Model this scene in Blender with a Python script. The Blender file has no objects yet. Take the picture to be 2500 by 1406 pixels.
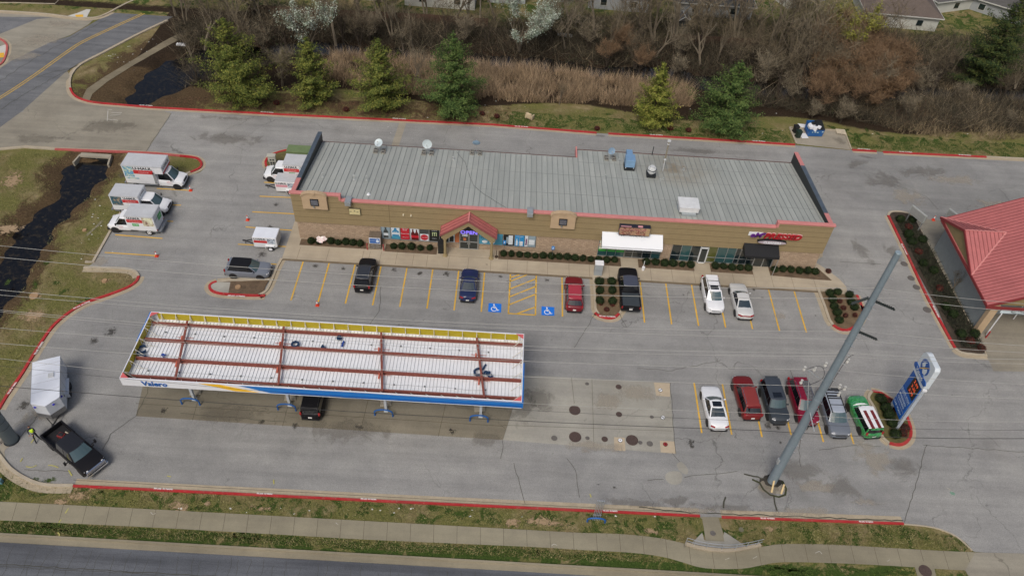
import bpy, bmesh, math, random
import numpy as np
from mathutils import Vector, Matrix, Euler
from math import sin, cos, pi, radians as R
from mathutils.geometry import tessellate_polygon
random.seed(7)
D=bpy.data
scene=bpy.context.scene
COL=scene.collection
# ---------------------------------------------------------------- camera
FPX,PIT,ROL,YAW,CH=1918.15,.8009,.0716,.0159,58.8335
fw=np.array([sin(YAW)*cos(PIT),cos(YAW)*cos(PIT),-sin(PIT)]); rt0=np.array([cos(YAW),-sin(YAW),0.]); up0=np.cross(rt0,fw)
rt=cos(ROL)*rt0+sin(ROL)*up0; up=-sin(ROL)*rt0+cos(ROL)*up0
CAM=np.array([0,0,CH])
def _ray(px,py): return fw*FPX+rt*(px-1250)+up*(703-py)
def G(px,py,z=0.):
    "point of the survey photo on the level z"
    d=_ray(px,py); t=(z-CH)/d[2]; p=CAM+d*t; return Vector((p[0],p[1],z))
def GY(px,py,Y):
    d=_ray(px,py); p=CAM+d*(Y/d[1]); return Vector(p)
def GX(px,py,X):
    d=_ray(px,py); p=CAM+d*(X/d[0]); return Vector(p)
def zat(x,y,py):
    lo,hi=-2,60
    for _ in range(50):
        m=(lo+hi)/2; d=np.array([x,y,m])-CAM; v=703-FPX*(d@up)/(d@fw)
        if v>py: lo=m
        else: hi=m
    return m
cd=D.cameras.new('camera'); cam=D.objects.new('camera',cd); COL.objects.link(cam)
M=Matrix(((rt[0],up[0],-fw[0],0),(rt[1],up[1],-fw[1],0),(rt[2],up[2],-fw[2],CH),(0,0,0,1)))
cam.matrix_world=M; cd.sensor_width=36; cd.lens=FPX/2500*36; cd.clip_start=.5; cd.clip_end=3000
scene.camera=cam
# ---------------------------------------------------------------- light
w=D.worlds.new('World'); scene.world=w; w.use_nodes=True
nt=w.node_tree; nt.nodes.clear()
sky=nt.nodes.new('ShaderNodeTexSky'); sky.sky_type='NISHITA'; sky.sun_disc=False
SE,SR=R(52),R(200)
sky.sun_elevation=SE; sky.sun_rotation=SR; sky.air_density=1.0; sky.dust_density=6.0; sky.ozone_density=1.0
bg=nt.nodes.new('ShaderNodeBackground'); bg.inputs[1].default_value=.095
out=nt.nodes.new('ShaderNodeOutputWorld'); nt.links.new(sky.outputs[0],bg.inputs[0]); nt.links.new(bg.outputs[0],out.inputs[0])
sl=D.lights.new('sun','SUN'); sl.energy=1.35; sl.angle=R(18); sl.color=(1,.965,.92)
so=D.objects.new('sun',sl); COL.objects.link(so)
sd=Vector((sin(SR)*cos(SE),cos(SR)*cos(SE),sin(SE)))
so.rotation_euler=sd.to_track_quat('Z','Y').to_euler()
scene.view_settings.view_transform='Standard'; scene.view_settings.look='None'; scene.view_settings.exposure=.10; scene.view_settings.gamma=1
# ---------------------------------------------------------------- materials
MATS={}
def N(nt,t,**k):
    n=nt.nodes.new(t)
    for a,b in k.items(): setattr(n,a,b)
    return n
def mat(name,col,rough=.8,metal=0.,var=.18,scale=2.,bump=0.,spec=.5,emit=None,coat=0.,fine=0.,island=0.,alpha=None):
    if name in MATS: return MATS[name]
    m=D.materials.new(name); m.use_nodes=True; nt=m.node_tree; L=nt.links
    b=nt.nodes['Principled BSDF']; b.inputs['Roughness'].default_value=rough; b.inputs['Metallic'].default_value=metal
    b.inputs['Specular IOR Level'].default_value=spec; b.inputs['Coat Weight'].default_value=coat
    geo=N(nt,'ShaderNodeNewGeometry')
    last=None
    rgb=N(nt,'ShaderNodeRGB'); rgb.outputs[0].default_value=(*col,1); last=rgb.outputs[0]
    def mul(last,fac,lo,hi):
        mr=N(nt,'ShaderNodeMapRange'); L.new(fac,mr.inputs[0]); mr.inputs[1].default_value=.25; mr.inputs[2].default_value=.75
        mr.inputs[3].default_value=lo; mr.inputs[4].default_value=hi
        vm=N(nt,'ShaderNodeVectorMath',operation='SCALE'); L.new(last,vm.inputs[0]); L.new(mr.outputs[0],vm.inputs[3]); return vm.outputs[0]
    if var:
        n=N(nt,'ShaderNodeTexNoise'); n.inputs['Scale'].default_value=scale; n.inputs['Detail'].default_value=5; n.inputs['Roughness'].default_value=.65
        L.new(geo.outputs['Position'],n.inputs['Vector']); last=mul(last,n.outputs[0],1-var,1+var)
    if fine:
        n=N(nt,'ShaderNodeTexNoise'); n.inputs['Scale'].default_value=scale*9; n.inputs['Detail'].default_value=3
        L.new(geo.outputs['Position'],n.inputs['Vector']); last=mul(last,n.outputs[0],1-fine,1+fine)
    if island:
        mr=N(nt,'ShaderNodeMapRange'); L.new(geo.outputs['Random Per Island'],mr.inputs[0]); mr.inputs[3].default_value=1-island; mr.inputs[4].default_value=1+island
        vm=N(nt,'ShaderNodeVectorMath',operation='SCALE'); L.new(last,vm.inputs[0]); L.new(mr.outputs[0],vm.inputs[3]); last=vm.outputs[0]
    L.new(last,b.inputs['Base Color'])
    if bump:
        n=N(nt,'ShaderNodeTexNoise'); n.inputs['Scale'].default_value=scale*6; n.inputs['Detail'].default_value=4
        L.new(geo.outputs['Position'],n.inputs['Vector']); bp=N(nt,'ShaderNodeBump'); bp.inputs['Strength'].default_value=bump; bp.inputs['Distance'].default_value=.05
        L.new(n.outputs[0],bp.inputs['Height']); L.new(bp.outputs[0],b.inputs['Normal'])
    if emit:
        b.inputs['Emission Color'].default_value=(*emit[0],1); b.inputs['Emission Strength'].default_value=emit[1]
    MATS[name]=m; return m
def ramp(nt,fac,stops,interp='LINEAR'):
    r=N(nt,'ShaderNodeValToRGB'); r.color_ramp.interpolation=interp; e=r.color_ramp.elements
    while len(e)<len(stops): e.new(.5)
    for i,(p,c) in enumerate(stops): e[i].position=p; e[i].color=(*c,1) if len(c)==3 else c
    nt.links.new(fac,r.inputs[0]); return r.outputs[0]
def mixc(nt,fac,a,b,mode='MIX'):
    m=N(nt,'ShaderNodeMix',data_type='RGBA',blend_type=mode)
    L=nt.links
    if isinstance(fac,float): m.inputs[0].default_value=fac
    else: L.new(fac,m.inputs[0])
    for i,x in ((6,a),(7,b)):
        if isinstance(x,tuple): m.inputs[i].default_value=(*x,1)
        else: L.new(x,m.inputs[i])
    return m.outputs[2]
def noise(nt,vec,scale,detail=4,rough=.6,dist=0.):
    n=N(nt,'ShaderNodeTexNoise'); n.inputs['Scale'].default_value=scale; n.inputs['Detail'].default_value=detail
    n.inputs['Roughness'].default_value=rough; n.inputs['Distortion'].default_value=dist; nt.links.new(vec,n.inputs['Vector']); return n.outputs[0]
def asphalt(name,c1,c2,c3,crack=.5,cscale=.11,stain=.5,streak=0.,speck=.35):
    m=D.materials.new(name); m.use_nodes=True; nt=m.node_tree; L=nt.links; b=nt.nodes['Principled BSDF']
    geo=N(nt,'ShaderNodeNewGeometry'); P=geo.outputs['Position']
    big=noise(nt,P,.045,6,.62,.6); base=ramp(nt,big,[(.3,c1),(.5,c2),(.72,c3)])
    med=noise(nt,P,.35,6,.7); base=mixc(nt,1.,base,ramp(nt,med,[(.3,(.86,.86,.87)),(.7,(1.1,1.1,1.09))]),'MULTIPLY')
    mp=N(nt,'ShaderNodeMapping'); mp.inputs['Scale'].default_value=(.05,.9,1); L.new(P,mp.inputs[0])
    st=noise(nt,mp.outputs[0],1.0,5,.65); base=mixc(nt,1.,base,ramp(nt,st,[(.35,(1-.10-streak,)*3),(.65,(1.06,1.06,1.05))]),'MULTIPLY')
    fine=noise(nt,P,14.,4,.8); base=mixc(nt,1.,base,ramp(nt,fine,[(.25,(1-speck,)*3),(.75,(1+speck,)*3)]),'MULTIPLY')
    sm=noise(nt,P,.16,3,.5,.3); base=mixc(nt,ramp(nt,sm,[(.60,(0,0,0)),(.78,(stain,)*3)]),base,(c1[0]*.62,c1[1]*.6,c1[2]*.57))
    dots=noise(nt,P,1.3,2,.5); base=mixc(nt,ramp(nt,dots,[(.73,(0,0,0)),(.80,(.35,)*3)]),base,(.05,.05,.048))
    if crack:
        vn=N(nt,'ShaderNodeTexNoise'); vn.inputs['Scale'].default_value=.35; vn.inputs['Detail'].default_value=6; L.new(P,vn.inputs['Vector'])
        va=N(nt,'ShaderNodeVectorMath',operation='MULTIPLY_ADD'); L.new(vn.outputs['Color'],va.inputs[0]); va.inputs[1].default_value=(5,5,0); L.new(P,va.inputs[2])
        vo=N(nt,'ShaderNodeTexVoronoi',feature='DISTANCE_TO_EDGE'); vo.inputs['Scale'].default_value=cscale; L.new(va.outputs[0],vo.inputs['Vector'])
        cr=ramp(nt,vo.outputs['Distance'],[(0,(1,1,1)),(.0010,(.8,.8,.8)),(.0026,(0,0,0))])
        msk=ramp(nt,noise(nt,P,.08,3),[(.45,(0,0,0)),(.56,(crack,)*3)])
        mm=N(nt,'ShaderNodeMath',operation='MULTIPLY'); L.new(cr,mm.inputs[0]); L.new(msk,mm.inputs[1])
        base=mixc(nt,mm.outputs[0],base,(c1[0]*.3,c1[1]*.3,c1[2]*.28))
    L.new(base,b.inputs['Base Color']); b.inputs['Roughness'].default_value=.9; b.inputs['Specular IOR Level'].default_value=.25
    MATS[name]=m; return m
def worn(name,col,under,amt=.5,sc=3.,rough=.7):
    m=D.materials.new(name); m.use_nodes=True; nt=m.node_tree; L=nt.links; b=nt.nodes['Principled BSDF']; b.inputs['Roughness'].default_value=rough; b.inputs['Specular IOR Level'].default_value=.25
    geo=N(nt,'ShaderNodeNewGeometry'); P=geo.outputs['Position']
    c=ramp(nt,noise(nt,P,.5,4,.6),[(.3,tuple(x*.78 for x in col)),(.7,tuple(min(1,x*1.1) for x in col))])
    a=ramp(nt,noise(nt,P,sc,7,.78),[(.60-.10*amt,(0,0,0)),(.72-.10*amt,(.85,)*3)]); e=ramp(nt,noise(nt,P,.35,3,.5),[(.35,(0,0,0)),(.75,(.5*amt,)*3)])
    c=mixc(nt,e,c,under); c=mixc(nt,a,c,under); L.new(c,b.inputs['Base Color']); MATS[name]=m; return m
def paint(name,col,rough=.32,metal=.0,coat=.22):
    dk=max(col)<.03
    return mat(name,col,.42 if dk else rough,metal,var=.05,scale=1.5,coat=.0 if dk else coat,spec=.18 if dk else .35)
# ---------------------------------------------------------------- mesh helpers
class MB:
    def __init__(s): s.v=[]; s.f=[]; s.m=[]; s.T=None
    def add(s,vs,fs,mi=0):
        n=len(s.v)
        if s.T is not None: vs=[s.T@Vector(v) for v in vs]
        s.v+= [tuple(v) for v in vs]
        for f in fs: s.f.append(tuple(i+n for i in f)); s.m.append(mi)
    def box(s,x0,x1,y0,y1,z0,z1,mi=0,R_=None,o=None):
        vs=[Vector(p) for p in ((x0,y0,z0),(x1,y0,z0),(x1,y1,z0),(x0,y1,z0),(x0,y0,z1),(x1,y0,z1),(x1,y1,z1),(x0,y1,z1))]
        if R_: vs=[R_@v for v in vs]
        if o is not None: vs=[v+Vector(o) for v in vs]
        s.add(vs,[(0,3,2,1),(4,5,6,7),(0,1,5,4),(1,2,6,5),(2,3,7,6),(3,0,4,7)],mi)
    def bar(s,a,b,w,h=None,mi=0):
        a=Vector(a); b=Vector(b); d=b-a; L=d.length
        if L<1e-6: return
        h=h or w; q=d.to_track_quat('X','Z').to_matrix()
        s.box(0,L,-w/2,w/2,-h/2,h/2,mi,q,a)
    def tube(s,pts,r,n=8,mi=0,cap=True):
        pts=[Vector(p) for p in pts]; rs=r if isinstance(r,(list,tuple)) else [r]*len(pts)
        vs=[];fs=[]
        for i,p in enumerate(pts):
            d=(pts[min(i+1,len(pts)-1)]-pts[max(i-1,0)])
            if d.length<1e-9: d=Vector((0,0,1))
            q=d.to_track_quat('Z','Y').to_matrix()
            for k in range(n):
                a=2*pi*k/n; vs.append(p+q@Vector((cos(a)*rs[i],sin(a)*rs[i],0)))
        for i in range(len(pts)-1):
            for k in range(n): fs.append((i*n+k,i*n+(k+1)%n,(i+1)*n+(k+1)%n,(i+1)*n+k))
        if cap: fs+= [tuple(range(n))[::-1],tuple(range((len(pts)-1)*n,len(pts)*n))]
        s.add(vs,fs,mi)
    def cyl(s,c,r,z0,z1,n=20,mi=0,r2=None):
        c=Vector(c); s.tube([c+Vector((0,0,z0)),c+Vector((0,0,z1))],[r,r if r2 is None else r2],n,mi)
    def sheet(s,pts,z=None,mi=0):
        p=[Vector(q) if z is None else Vector((q[0],q[1],z)) for q in pts]
        t=tessellate_polygon([p]); 
        fs=[]
        for a,b,c in t:
            nn=(p[b]-p[a]).cross(p[c]-p[a])
            fs.append((a,b,c) if nn.z>=0 else (a,c,b))
        s.add(p,fs,mi)
    def prism(s,pts,z0,z1,mi=0,mi2=None):
        "closed outline raised from z0 to z1 (xy plane)"
        p=[Vector((q[0],q[1],0)) for q in pts]
        A=sum(p[i].x*p[(i+1)%len(p)].y-p[(i+1)%len(p)].x*p[i].y for i in range(len(p)))
        if A<0: p=p[::-1]
        n=len(p); s.sheet(p,z1,mi if mi2 is None else mi2)
        vs=[Vector((q.x,q.y,z0)) for q in p]+[Vector((q.x,q.y,z1)) for q in p]
        s.add(vs,[(i,(i+1)%n,(i+1)%n+n,i+n) for i in range(n)],mi)
    def wallprism(s,pts,y0,y1,mi=0):
        "outline in xz extruded along y"
        p=[Vector((q[0],0,q[1])) for q in pts]; n=len(p)
        t=tessellate_polygon([p]); vs=[Vector((q.x,y0,q.z)) for q in p]+[Vector((q.x,y1,q.z)) for q in p]
        A=sum(p[i].x*p[(i+1)%n].z-p[(i+1)%n].x*p[i].z for i in range(n))
        fs=[]
        for a,b,c in t:
            A2=(p[b].x-p[a].x)*(p[c].z-p[a].z)-(p[c].x-p[a].x)*(p[b].z-p[a].z)
            if A2<0: b,c=c,b
            fs.append((a,b,c)); fs.append((a+n,c+n,b+n))
        for i in range(n):
            j=(i+1)%n
            fs.append((i,i+n,j+n,j) if A>0 else (j,j+n,i+n,i))
        s.add(vs,fs,mi)
    def build(s,name,mats,parent=None,smooth=False,loc=None,bevel=0,seg=2,subd=0,auto=None):
        me=D.meshes.new(name); me.from_pydata(s.v,[],s.f)
        if not isinstance(mats,(list,tuple)): mats=[mats]
        for m in mats: me.materials.append(m)
        me.polygons.foreach_set('material_index',s.m)
        if smooth: me.polygons.foreach_set('use_smooth',[True]*len(s.f))
        me.update(); o=D.objects.new(name,me); COL.objects.link(o)
        if parent: o.parent=parent
        if loc is not None: o.location=loc
        if bevel:
            b=o.modifiers.new('bevel','BEVEL'); b.width=bevel; b.segments=seg; b.limit_method='ANGLE'; b.angle_limit=R(35)
        if subd:
            b=o.modifiers.new('sub','SUBSURF'); b.levels=subd; b.render_levels=subd
        return o
def tag(o,label=None,cat=None,group=None,kind=None):
    if label: o['label']=label
    if cat: o['category']=cat
    if group: o['group']=group
    if kind: o['kind']=kind
    return o
def empty(name,loc=(0,0,0),rz=0,label=None,cat=None,group=None):
    o=D.objects.new(name,None); COL.objects.link(o); o.location=loc; o.rotation_euler=(0,0,rz); o.empty_display_size=.2
    return tag(o,label,cat,group)
def copy_tree(o,parent=None):
    c=o.copy(); COL.objects.link(c)
    if parent: c.parent=parent
    for ch in list(o.children): copy_tree(ch,c)
    return c
def struct(o): o['kind']='structure'; return o
_T={}
def textmesh(txt,size=1.,ext=0.,mats=None,name='lettering',parent=None,M_=None,align='CENTER',shear=0.,bold=0.,sx=1.):
    key=(txt,size,ext,align,shear,bold)
    if key not in _T:
        c=D.curves.new('t','FONT'); c.body=txt; c.size=size; c.extrude=ext; c.align_x=align; c.align_y='CENTER'; c.shear=shear; c.offset=bold; c.resolution_u=2
        o=D.objects.new('t',c); COL.objects.link(o); bpy.context.view_layer.update()
        me=D.meshes.new_from_object(o); D.objects.remove(o); D.curves.remove(c); _T[key]=me
    me=_T[key].copy(); me.name=name; me.materials.clear(); me.materials.append(mats)
    T=(M_ or Matrix())@Matrix.Diagonal((sx,1,1,1)); me.transform(T)
    o=D.objects.new(name,me); COL.objects.link(o)
    if parent: o.parent=parent
    return o
def frame(o,xdir,ydir):
    "matrix whose x,y axes lie along xdir,ydir with origin o"
    x=Vector(xdir).normalized(); z=x.cross(Vector(ydir)).normalized(); y=z.cross(x)
    return Matrix(((x.x,y.x,z.x,o[0]),(x.y,y.y,z.y,o[1]),(x.z,y.z,z.z,o[2]),(0,0,0,1)))
def FR(x,y,z): return frame((x,y,z),(1,0,0),(0,0,1))      # faces -Y
def spline(pts,k=6,closed=False):
    P=[Vector(p) for p in pts]; n=len(P); o=[]
    rng=range(n if closed else n-1)
    for i in rng:
        p0=P[(i-1)%n] if closed or i>0 else P[0]; p1=P[i]; p2=P[(i+1)%n]; p3=P[(i+2)%n] if closed or i+2<n else P[-1]
        for j in range(k):
            t=j/k; o.append(.5*((2*p1)+(p2-p0)*t+(2*p0-5*p1+4*p2-p3)*t*t+(3*p1-p0-3*p2+p3)*t**3))
    if not closed: o.append(P[-1])
    return o
def offs(pts,d,closed=False):
    n=len(pts); o=[]
    for i in range(n):
        a=pts[(i-1)%n] if closed or i>0 else pts[i]; b=pts[(i+1)%n] if closed or i<n-1 else pts[i]
        t=(b-a); t.z=0
        if t.length<1e-9: t=Vector((1,0,0))
        t.normalize(); o.append(pts[i]+Vector((-t.y,t.x,0))*d)
    return o
def ribbon(mb,pts,d0,d1,z,mi=0,closed=False,z2=None):
    A=offs(pts,d0,closed); B=offs(pts,d1,closed); n=len(pts)
    vs=[Vector((p.x,p.y,z)) for p in A]+[Vector((p.x,p.y,z if z2 is None else z2)) for p in B]
    fs=[]
    for i in range(n if closed else n-1):
        j=(i+1)%n; fs.append((i,i+n,j+n,j) if d0>d1 else (i,j,j+n,i+n))
    mb.add(vs,fs,mi)
def blob(c,rx,ry,n=26,jit=.22,seed=0,rot=0.):
    r=random.Random(seed); ph=[r.uniform(0,6.28) for _ in range(4)]; o=[]
    for i in range(n):
        a=2*pi*i/n; k=1+jit*(.5*sin(2*a+ph[0])+.4*sin(3*a+ph[1])+.3*sin(5*a+ph[2])+.25*sin(9*a+ph[3]))
        x,y=cos(a)*rx*k,sin(a)*ry*k; o.append(Vector((c[0]+x*cos(rot)-y*sin(rot),c[1]+x*sin(rot)+y*cos(rot),0)))
    return o
# ================================================================ TERRAIN
def gp(lst,z=0.): return [G(a,b,z) for a,b in lst]
def poly(lst,k=0,z=0.):
    p=gp(lst,z); return spline(p,k,True) if k else p
def pip(X,Y,pl):
    ins=np.zeros(X.shape,bool); n=len(pl)
    for i in range(n):
        x1,y1=pl[i][0],pl[i][1]; x2,y2=pl[(i+1)%n][0],pl[(i+1)%n][1]
        if y1==y2: continue
        c=((y1>Y)!=(y2>Y))&(X<(x2-x1)*(Y-y1)/(y2-y1)+x1); ins^=c
    return ins
def pdist(X,Y,pl,closed=True):
    d=np.full(X.shape,1e9); n=len(pl)
    for i in range(n if closed else n-1):
        a=np.array(pl[i][:2]); b=np.array(pl[(i+1)%n][:2]); ab=b-a; l=(ab@ab)+1e-9
        t=np.clip(((X-a[0])*ab[0]+(Y-a[1])*ab[1])/l,0,1); d=np.minimum(d,np.hypot(X-a[0]-t*ab[0],Y-a[1]-t*ab[1]))
    return d
WZ=-.55
CHAN=poly([(190,396),(264,396),(266,409),(260,430),(233,450.5),(221,468.5),(191,498),(167,531),(128.5,549),(110.5,585),(98.6,621),(68.7,656.7),(56.8,692.6),(18,740),(-60,840),(-160,940),(-330,1000),(-260,800),(-120,720),(-40,665),(0,642),(18,618),(33,585),(60,549),(87,522),(128,498),(152,471.5),(146,438.6),(149,418),(176,402)],0,WZ)
POND=poly([(307,237),(330,225),(343,202),(366,182),(399,159),(435,143),(461,133),(500,122),(560,118),(640,125),(660,150),(600,168),(540,180),(500,200),(468.5,200),(435,222),(399,234),(379,251),(353,256),(320,251)],0,WZ)
CRK=gp([(560,130),(650,132),(740,118),(800,122),(880,130),(960,136),(1080,150),(1180,152),(1260,156),(1350,163),(1440,180),(1530,182),(1640,184),(1700,200),(1800,215),(1950,228),(2100,232),(2300,230),(2600,240)],WZ)
CRK=spline(CRK,3)
CREEK=offs(CRK,1.9)+offs(CRK,-1.7)[::-1]
def axis(lo,hi,step,far):
    a=list(np.arange(lo,hi+.01,step)); s=step; x=a[-1]; 
    while x<far: s*=1.5; x+=s; a.append(x)
    s=step; x=a[0]; 
    while x>-far: s*=1.5; x-=s; a.insert(0,x)
    return np.array(a)
ax=axis(-92,100,.5,900); ay=axis(14,150,.5,900)
XX,YY=np.meshgrid(ax,ay)
rs=np.random.RandomState(3)
def sdist(pl): 
    d=pdist(XX,YY,pl); return np.where(pip(XX,YY,pl),-d,d)
near=(XX>-110)&(XX<110)&(YY<160)
sd=np.minimum(np.minimum(sdist(CHAN),sdist(POND)),sdist(CREEK))
wob=.35*np.sin(XX*1.3+1.1*np.sin(YY*.9))+.3*np.sin(YY*1.7+XX*.6)+.2*np.sin(XX*3.1-YY*2.3)
s2=sd+wob*.8
ZZ=np.where(s2<0,np.maximum(-1.2,-.62+s2*.5),-.62*np.clip(1-s2/1.9,0,1)**1.3)
ZZ=np.where(near,ZZ,0.)
ZZ=np.where(YY>108,ZZ+np.clip((YY-108)*.03,0,1.5),ZZ)
ny,nx=XX.shape
me=D.meshes.new('ground'); V=np.stack([XX,YY,ZZ],-1).reshape(-1,3)
idx=np.arange(ny*nx).reshape(ny,nx); F=np.stack([idx[:-1,:-1],idx[:-1,1:],idx[1:,1:],idx[1:,:-1]],-1).reshape(-1,4)
me.vertices.add(len(V)); me.vertices.foreach_set('co',V.ravel()); me.loops.add(F.size); me.loops.foreach_set('vertex_index',F.ravel())
me.polygons.add(len(F)); me.polygons.foreach_set('loop_start',np.arange(0,F.size,4)); me.polygons.foreach_set('use_smooth',[True]*len(F)); me.update()
# ground cover kind: r = leaf litter / mud, g = lush green, b = wood floor
lit=np.clip(1-(sd-.5)/3.2,0,1)*.9
wood=np.clip((YY-(90.3+1.2*np.sin(XX*.21)))/2.0,0,1)*(YY>88)
wood=np.where(XX<-45,np.clip((YY-93)/4,0,1)*np.clip(-(XX+45)<8,0,1),wood)
wood=np.where((YY>110)&(XX>-200),np.clip(1-(YY-110)/4,0,1),wood)
leafy=np.where((YY>86)&(YY<91)&(XX<-3),.52*np.clip((-XX-1)/5,0,1),0)
lit=np.maximum(lit,leafy)
lit=np.maximum(lit,np.where((XX<-30)&(YY>85)&(YY<112),np.clip(1-(sdist(POND)-3.5)/6.5,0,1)*.85,0))
gr=np.where((YY<32.5),.42,.10); gr=np.where((YY<28.4),.62,gr); gr=np.where((YY>86)&(YY<90)&(XX>-3),.50,gr); gr=np.where(YY>109,.45,gr)
ca=me.color_attributes.new('cover','FLOAT_COLOR','POINT')
ca.data.foreach_set('color',np.stack([lit,gr,wood,np.ones_like(lit)],-1).ravel())
ground=D.objects.new('ground',me); COL.objects.link(ground); struct(ground)
m=D.materials.new('ground_cover'); m.use_nodes=True; nt=m.node_tree; L=nt.links; b=nt.nodes['Principled BSDF']; b.inputs['Roughness'].default_value=.97; b.inputs['Specular IOR Level'].default_value=.1
geo=N(nt,'ShaderNodeNewGeometry'); P=geo.outputs['Position']
at=N(nt,'ShaderNodeAttribute',attribute_name='cover'); sp=N(nt,'ShaderNodeSeparateColor'); L.new(at.outputs['Color'],sp.inputs[0])
def thr(fac,nz,amp=.5,w_=.12):
    a=N(nt,'ShaderNodeMath',operation='MULTIPLY_ADD'); L.new(nz,a.inputs[0]); a.inputs[1].default_value=amp*2; a.inputs[2].default_value=-amp
    c=N(nt,'ShaderNodeMath',operation='ADD'); L.new(a.outputs[0],c.inputs[0]); L.new(fac,c.inputs[1])
    return ramp(nt,c.outputs[0],[(.5-w_,(0,0,0)),(.5+w_,(1,1,1))])
n1=noise(nt,P,.9,6,.7); n2=noise(nt,P,.22,5,.65); n3=noise(nt,P,5.,4,.75); n4=noise(nt,P,.55,6,.72,1.)
dry=ramp(nt,n1,[(.3,(.145,.112,.055)),(.5,(.22,.175,.09)),(.7,(.32,.26,.155))])
green=ramp(nt,n3,[(.3,(.028,.05,.010)),(.6,(.06,.095,.022)),(.8,(.11,.13,.04))])
olive=ramp(nt,n3,[(.3,(.10,.105,.032)),(.7,(.20,.19,.068))])
base=mixc(nt,ramp(nt,n2,[(.38,(0,0,0)),(.56,(1,1,1))]),dry,olive)
base=mixc(nt,thr(sp.outputs[1],n4,.9,.07),base,green)
litc=ramp(nt,n3,[(.25,(.035,.024,.013)),(.5,(.085,.058,.032)),(.75,(.16,.115,.065))])
base=mixc(nt,thr(sp.outputs[0],n4,.75,.12),base,litc)
woodc=ramp(nt,n3,[(.25,(.014,.010,.007)),(.5,(.033,.023,.015)),(.8,(.075,.052,.032))])
base=mixc(nt,thr(sp.outputs[2],n4,.3,.1),base,woodc)
base=mixc(nt,1.,base,ramp(nt,noise(nt,P,16,3,.8),[(.25,(.6,.6,.6)),(.75,(1.4,1.4,1.4))]),'MULTIPLY')
L.new(base,b.inputs['Base Color'])
bp=N(nt,'ShaderNodeBump'); bp.inputs['Strength'].default_value=.9; bp.inputs['Distance'].default_value=.12; L.new(n3,bp.inputs['Height']); L.new(bp.outputs[0],b.inputs['Normal'])
me.materials.append(m)
# water
wm=D.materials.new('ditch_water'); wm.use_nodes=True; nt=wm.node_tree; b=nt.nodes['Principled BSDF']; L=nt.links
b.inputs['Roughness'].default_value=.08; b.inputs['Specular IOR Level'].default_value=.35
geo=N(nt,'ShaderNodeNewGeometry'); P=geo.outputs['Position']
L.new(ramp(nt,noise(nt,P,2.2,5,.7),[(.3,(.004,.004,.005)),(.52,(.008,.008,.009)),(.60,(.022,.018,.012)),(.72,(.045,.034,.022))]),b.inputs['Base Color'])
bp=N(nt,'ShaderNodeBump'); bp.inputs['Strength'].default_value=.06; bp.inputs['Distance'].default_value=.03; L.new(noise(nt,P,3,3,.6),bp.inputs['Height']); L.new(bp.outputs[0],b.inputs['Normal'])
for nm,pl,zz in (('ditch_water',CHAN,WZ),('pond_water',POND,WZ),('creek_water',CREEK,WZ)):
    mb=MB(); 
    if nm=='creek_water': wm=wm.copy(); wm.name='creek_water'; wm.node_tree.nodes['Principled BSDF'].inputs['IOR'].default_value=3.2
    if nm=='creek_water': ribbon(mb,CRK,3.2,-3.2,WZ)
    else:
        c=Vector((sum(p[0] for p in pl)/len(pl),sum(p[1] for p in pl)/len(pl),0)); A_=sum(pl[i][0]*pl[(i+1)%len(pl)][1]-pl[(i+1)%len(pl)][0]*pl[i][1] for i in range(len(pl)))
        mb.sheet(offs([Vector((p[0],p[1],0)) for p in pl],-1.3 if A_>0 else 1.3,True),zz)
    struct(mb.build(nm,wm))
# ================================================================ PAVEMENTS
lotm=asphalt('lot_asphalt',(.230,.231,.224),(.279,.279,.271),(.332,.328,.31),.6,.085,.35,.03)
roadm=asphalt('road_asphalt',(.125,.132,.142),(.165,.172,.182),(.21,.215,.222),.8,.2,.3,.14)
mroadm=asphalt('main_road_asphalt',(.10,.11,.128),(.128,.138,.156),(.155,.165,.182),.45,.33,.2,.3)
concm=asphalt('old_concrete',(.27,.245,.195),(.335,.305,.245),(.40,.365,.295),.4,.06,.35,0.,.18)
tankm=asphalt('tank_concrete',(.27,.26,.22),(.34,.33,.29),(.42,.41,.37),.3,.06,.5,0.,.15)
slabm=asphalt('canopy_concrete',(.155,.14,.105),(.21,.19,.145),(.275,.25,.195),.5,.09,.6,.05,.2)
walkm=asphalt('walk_concrete',(.32,.275,.205),(.40,.345,.26),(.47,.41,.315),.0,.06,.25,0.,.14)
apronm=asphalt('apron_concrete',(.225,.205,.165),(.285,.265,.215),(.345,.325,.27),.5,.06,.4,.05,.2)
LOTPX_BACK=[(172,190),(172,215),(181,232),(205,247),(250,256),(320,261),(370,265)]
LOT=poly([(-90,330),(172,188)]) + spline(gp(LOTPX_BACK),3) + gp([(700,283),(1200,307),(1460,326),(1700,340),(1940,355),(2080,368),(2480,389),(2760,405),(2900,900),(2800,1440),(2600,1365),(2380,1346)]) \
  + spline(gp([(2376,1345),(2345,1314),(2280,1287),(2207,1279)]),3)+gp([(1710,1261),(1000,1226),(180,1186)]) + spline(gp([(178,1184),(107,1182),(55,1162),(20,1135),(2,1100),(-20,1060),(-30,1030),(0,1003),(21,967),(53,921),(76,882),(107,834),(131,800.5),(163,772),(199,749),(227,736),(269,722),(314,704.5),(334,690),(340,677),(334,668),(314,661),(269,658)]),3) \
  + gp([(209,657),(228,642),(266,573),(296,520),(330,455)]) + spline(gp([(400,449),(465,428),(490,420),(500,405),(482,391),(440,383),(380,377),(320,374)]),3)+gp([(135,367),(60,362),(-90,372)])
mb=MB(); mb.sheet(LOT,.02); struct(mb.build('parking_lot',lotm))
def slab(name,px,m_,z,k=0,st=True):
    mb=MB(); mb.sheet(poly(px,k),z); return struct(mb.build(name,m_))
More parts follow.
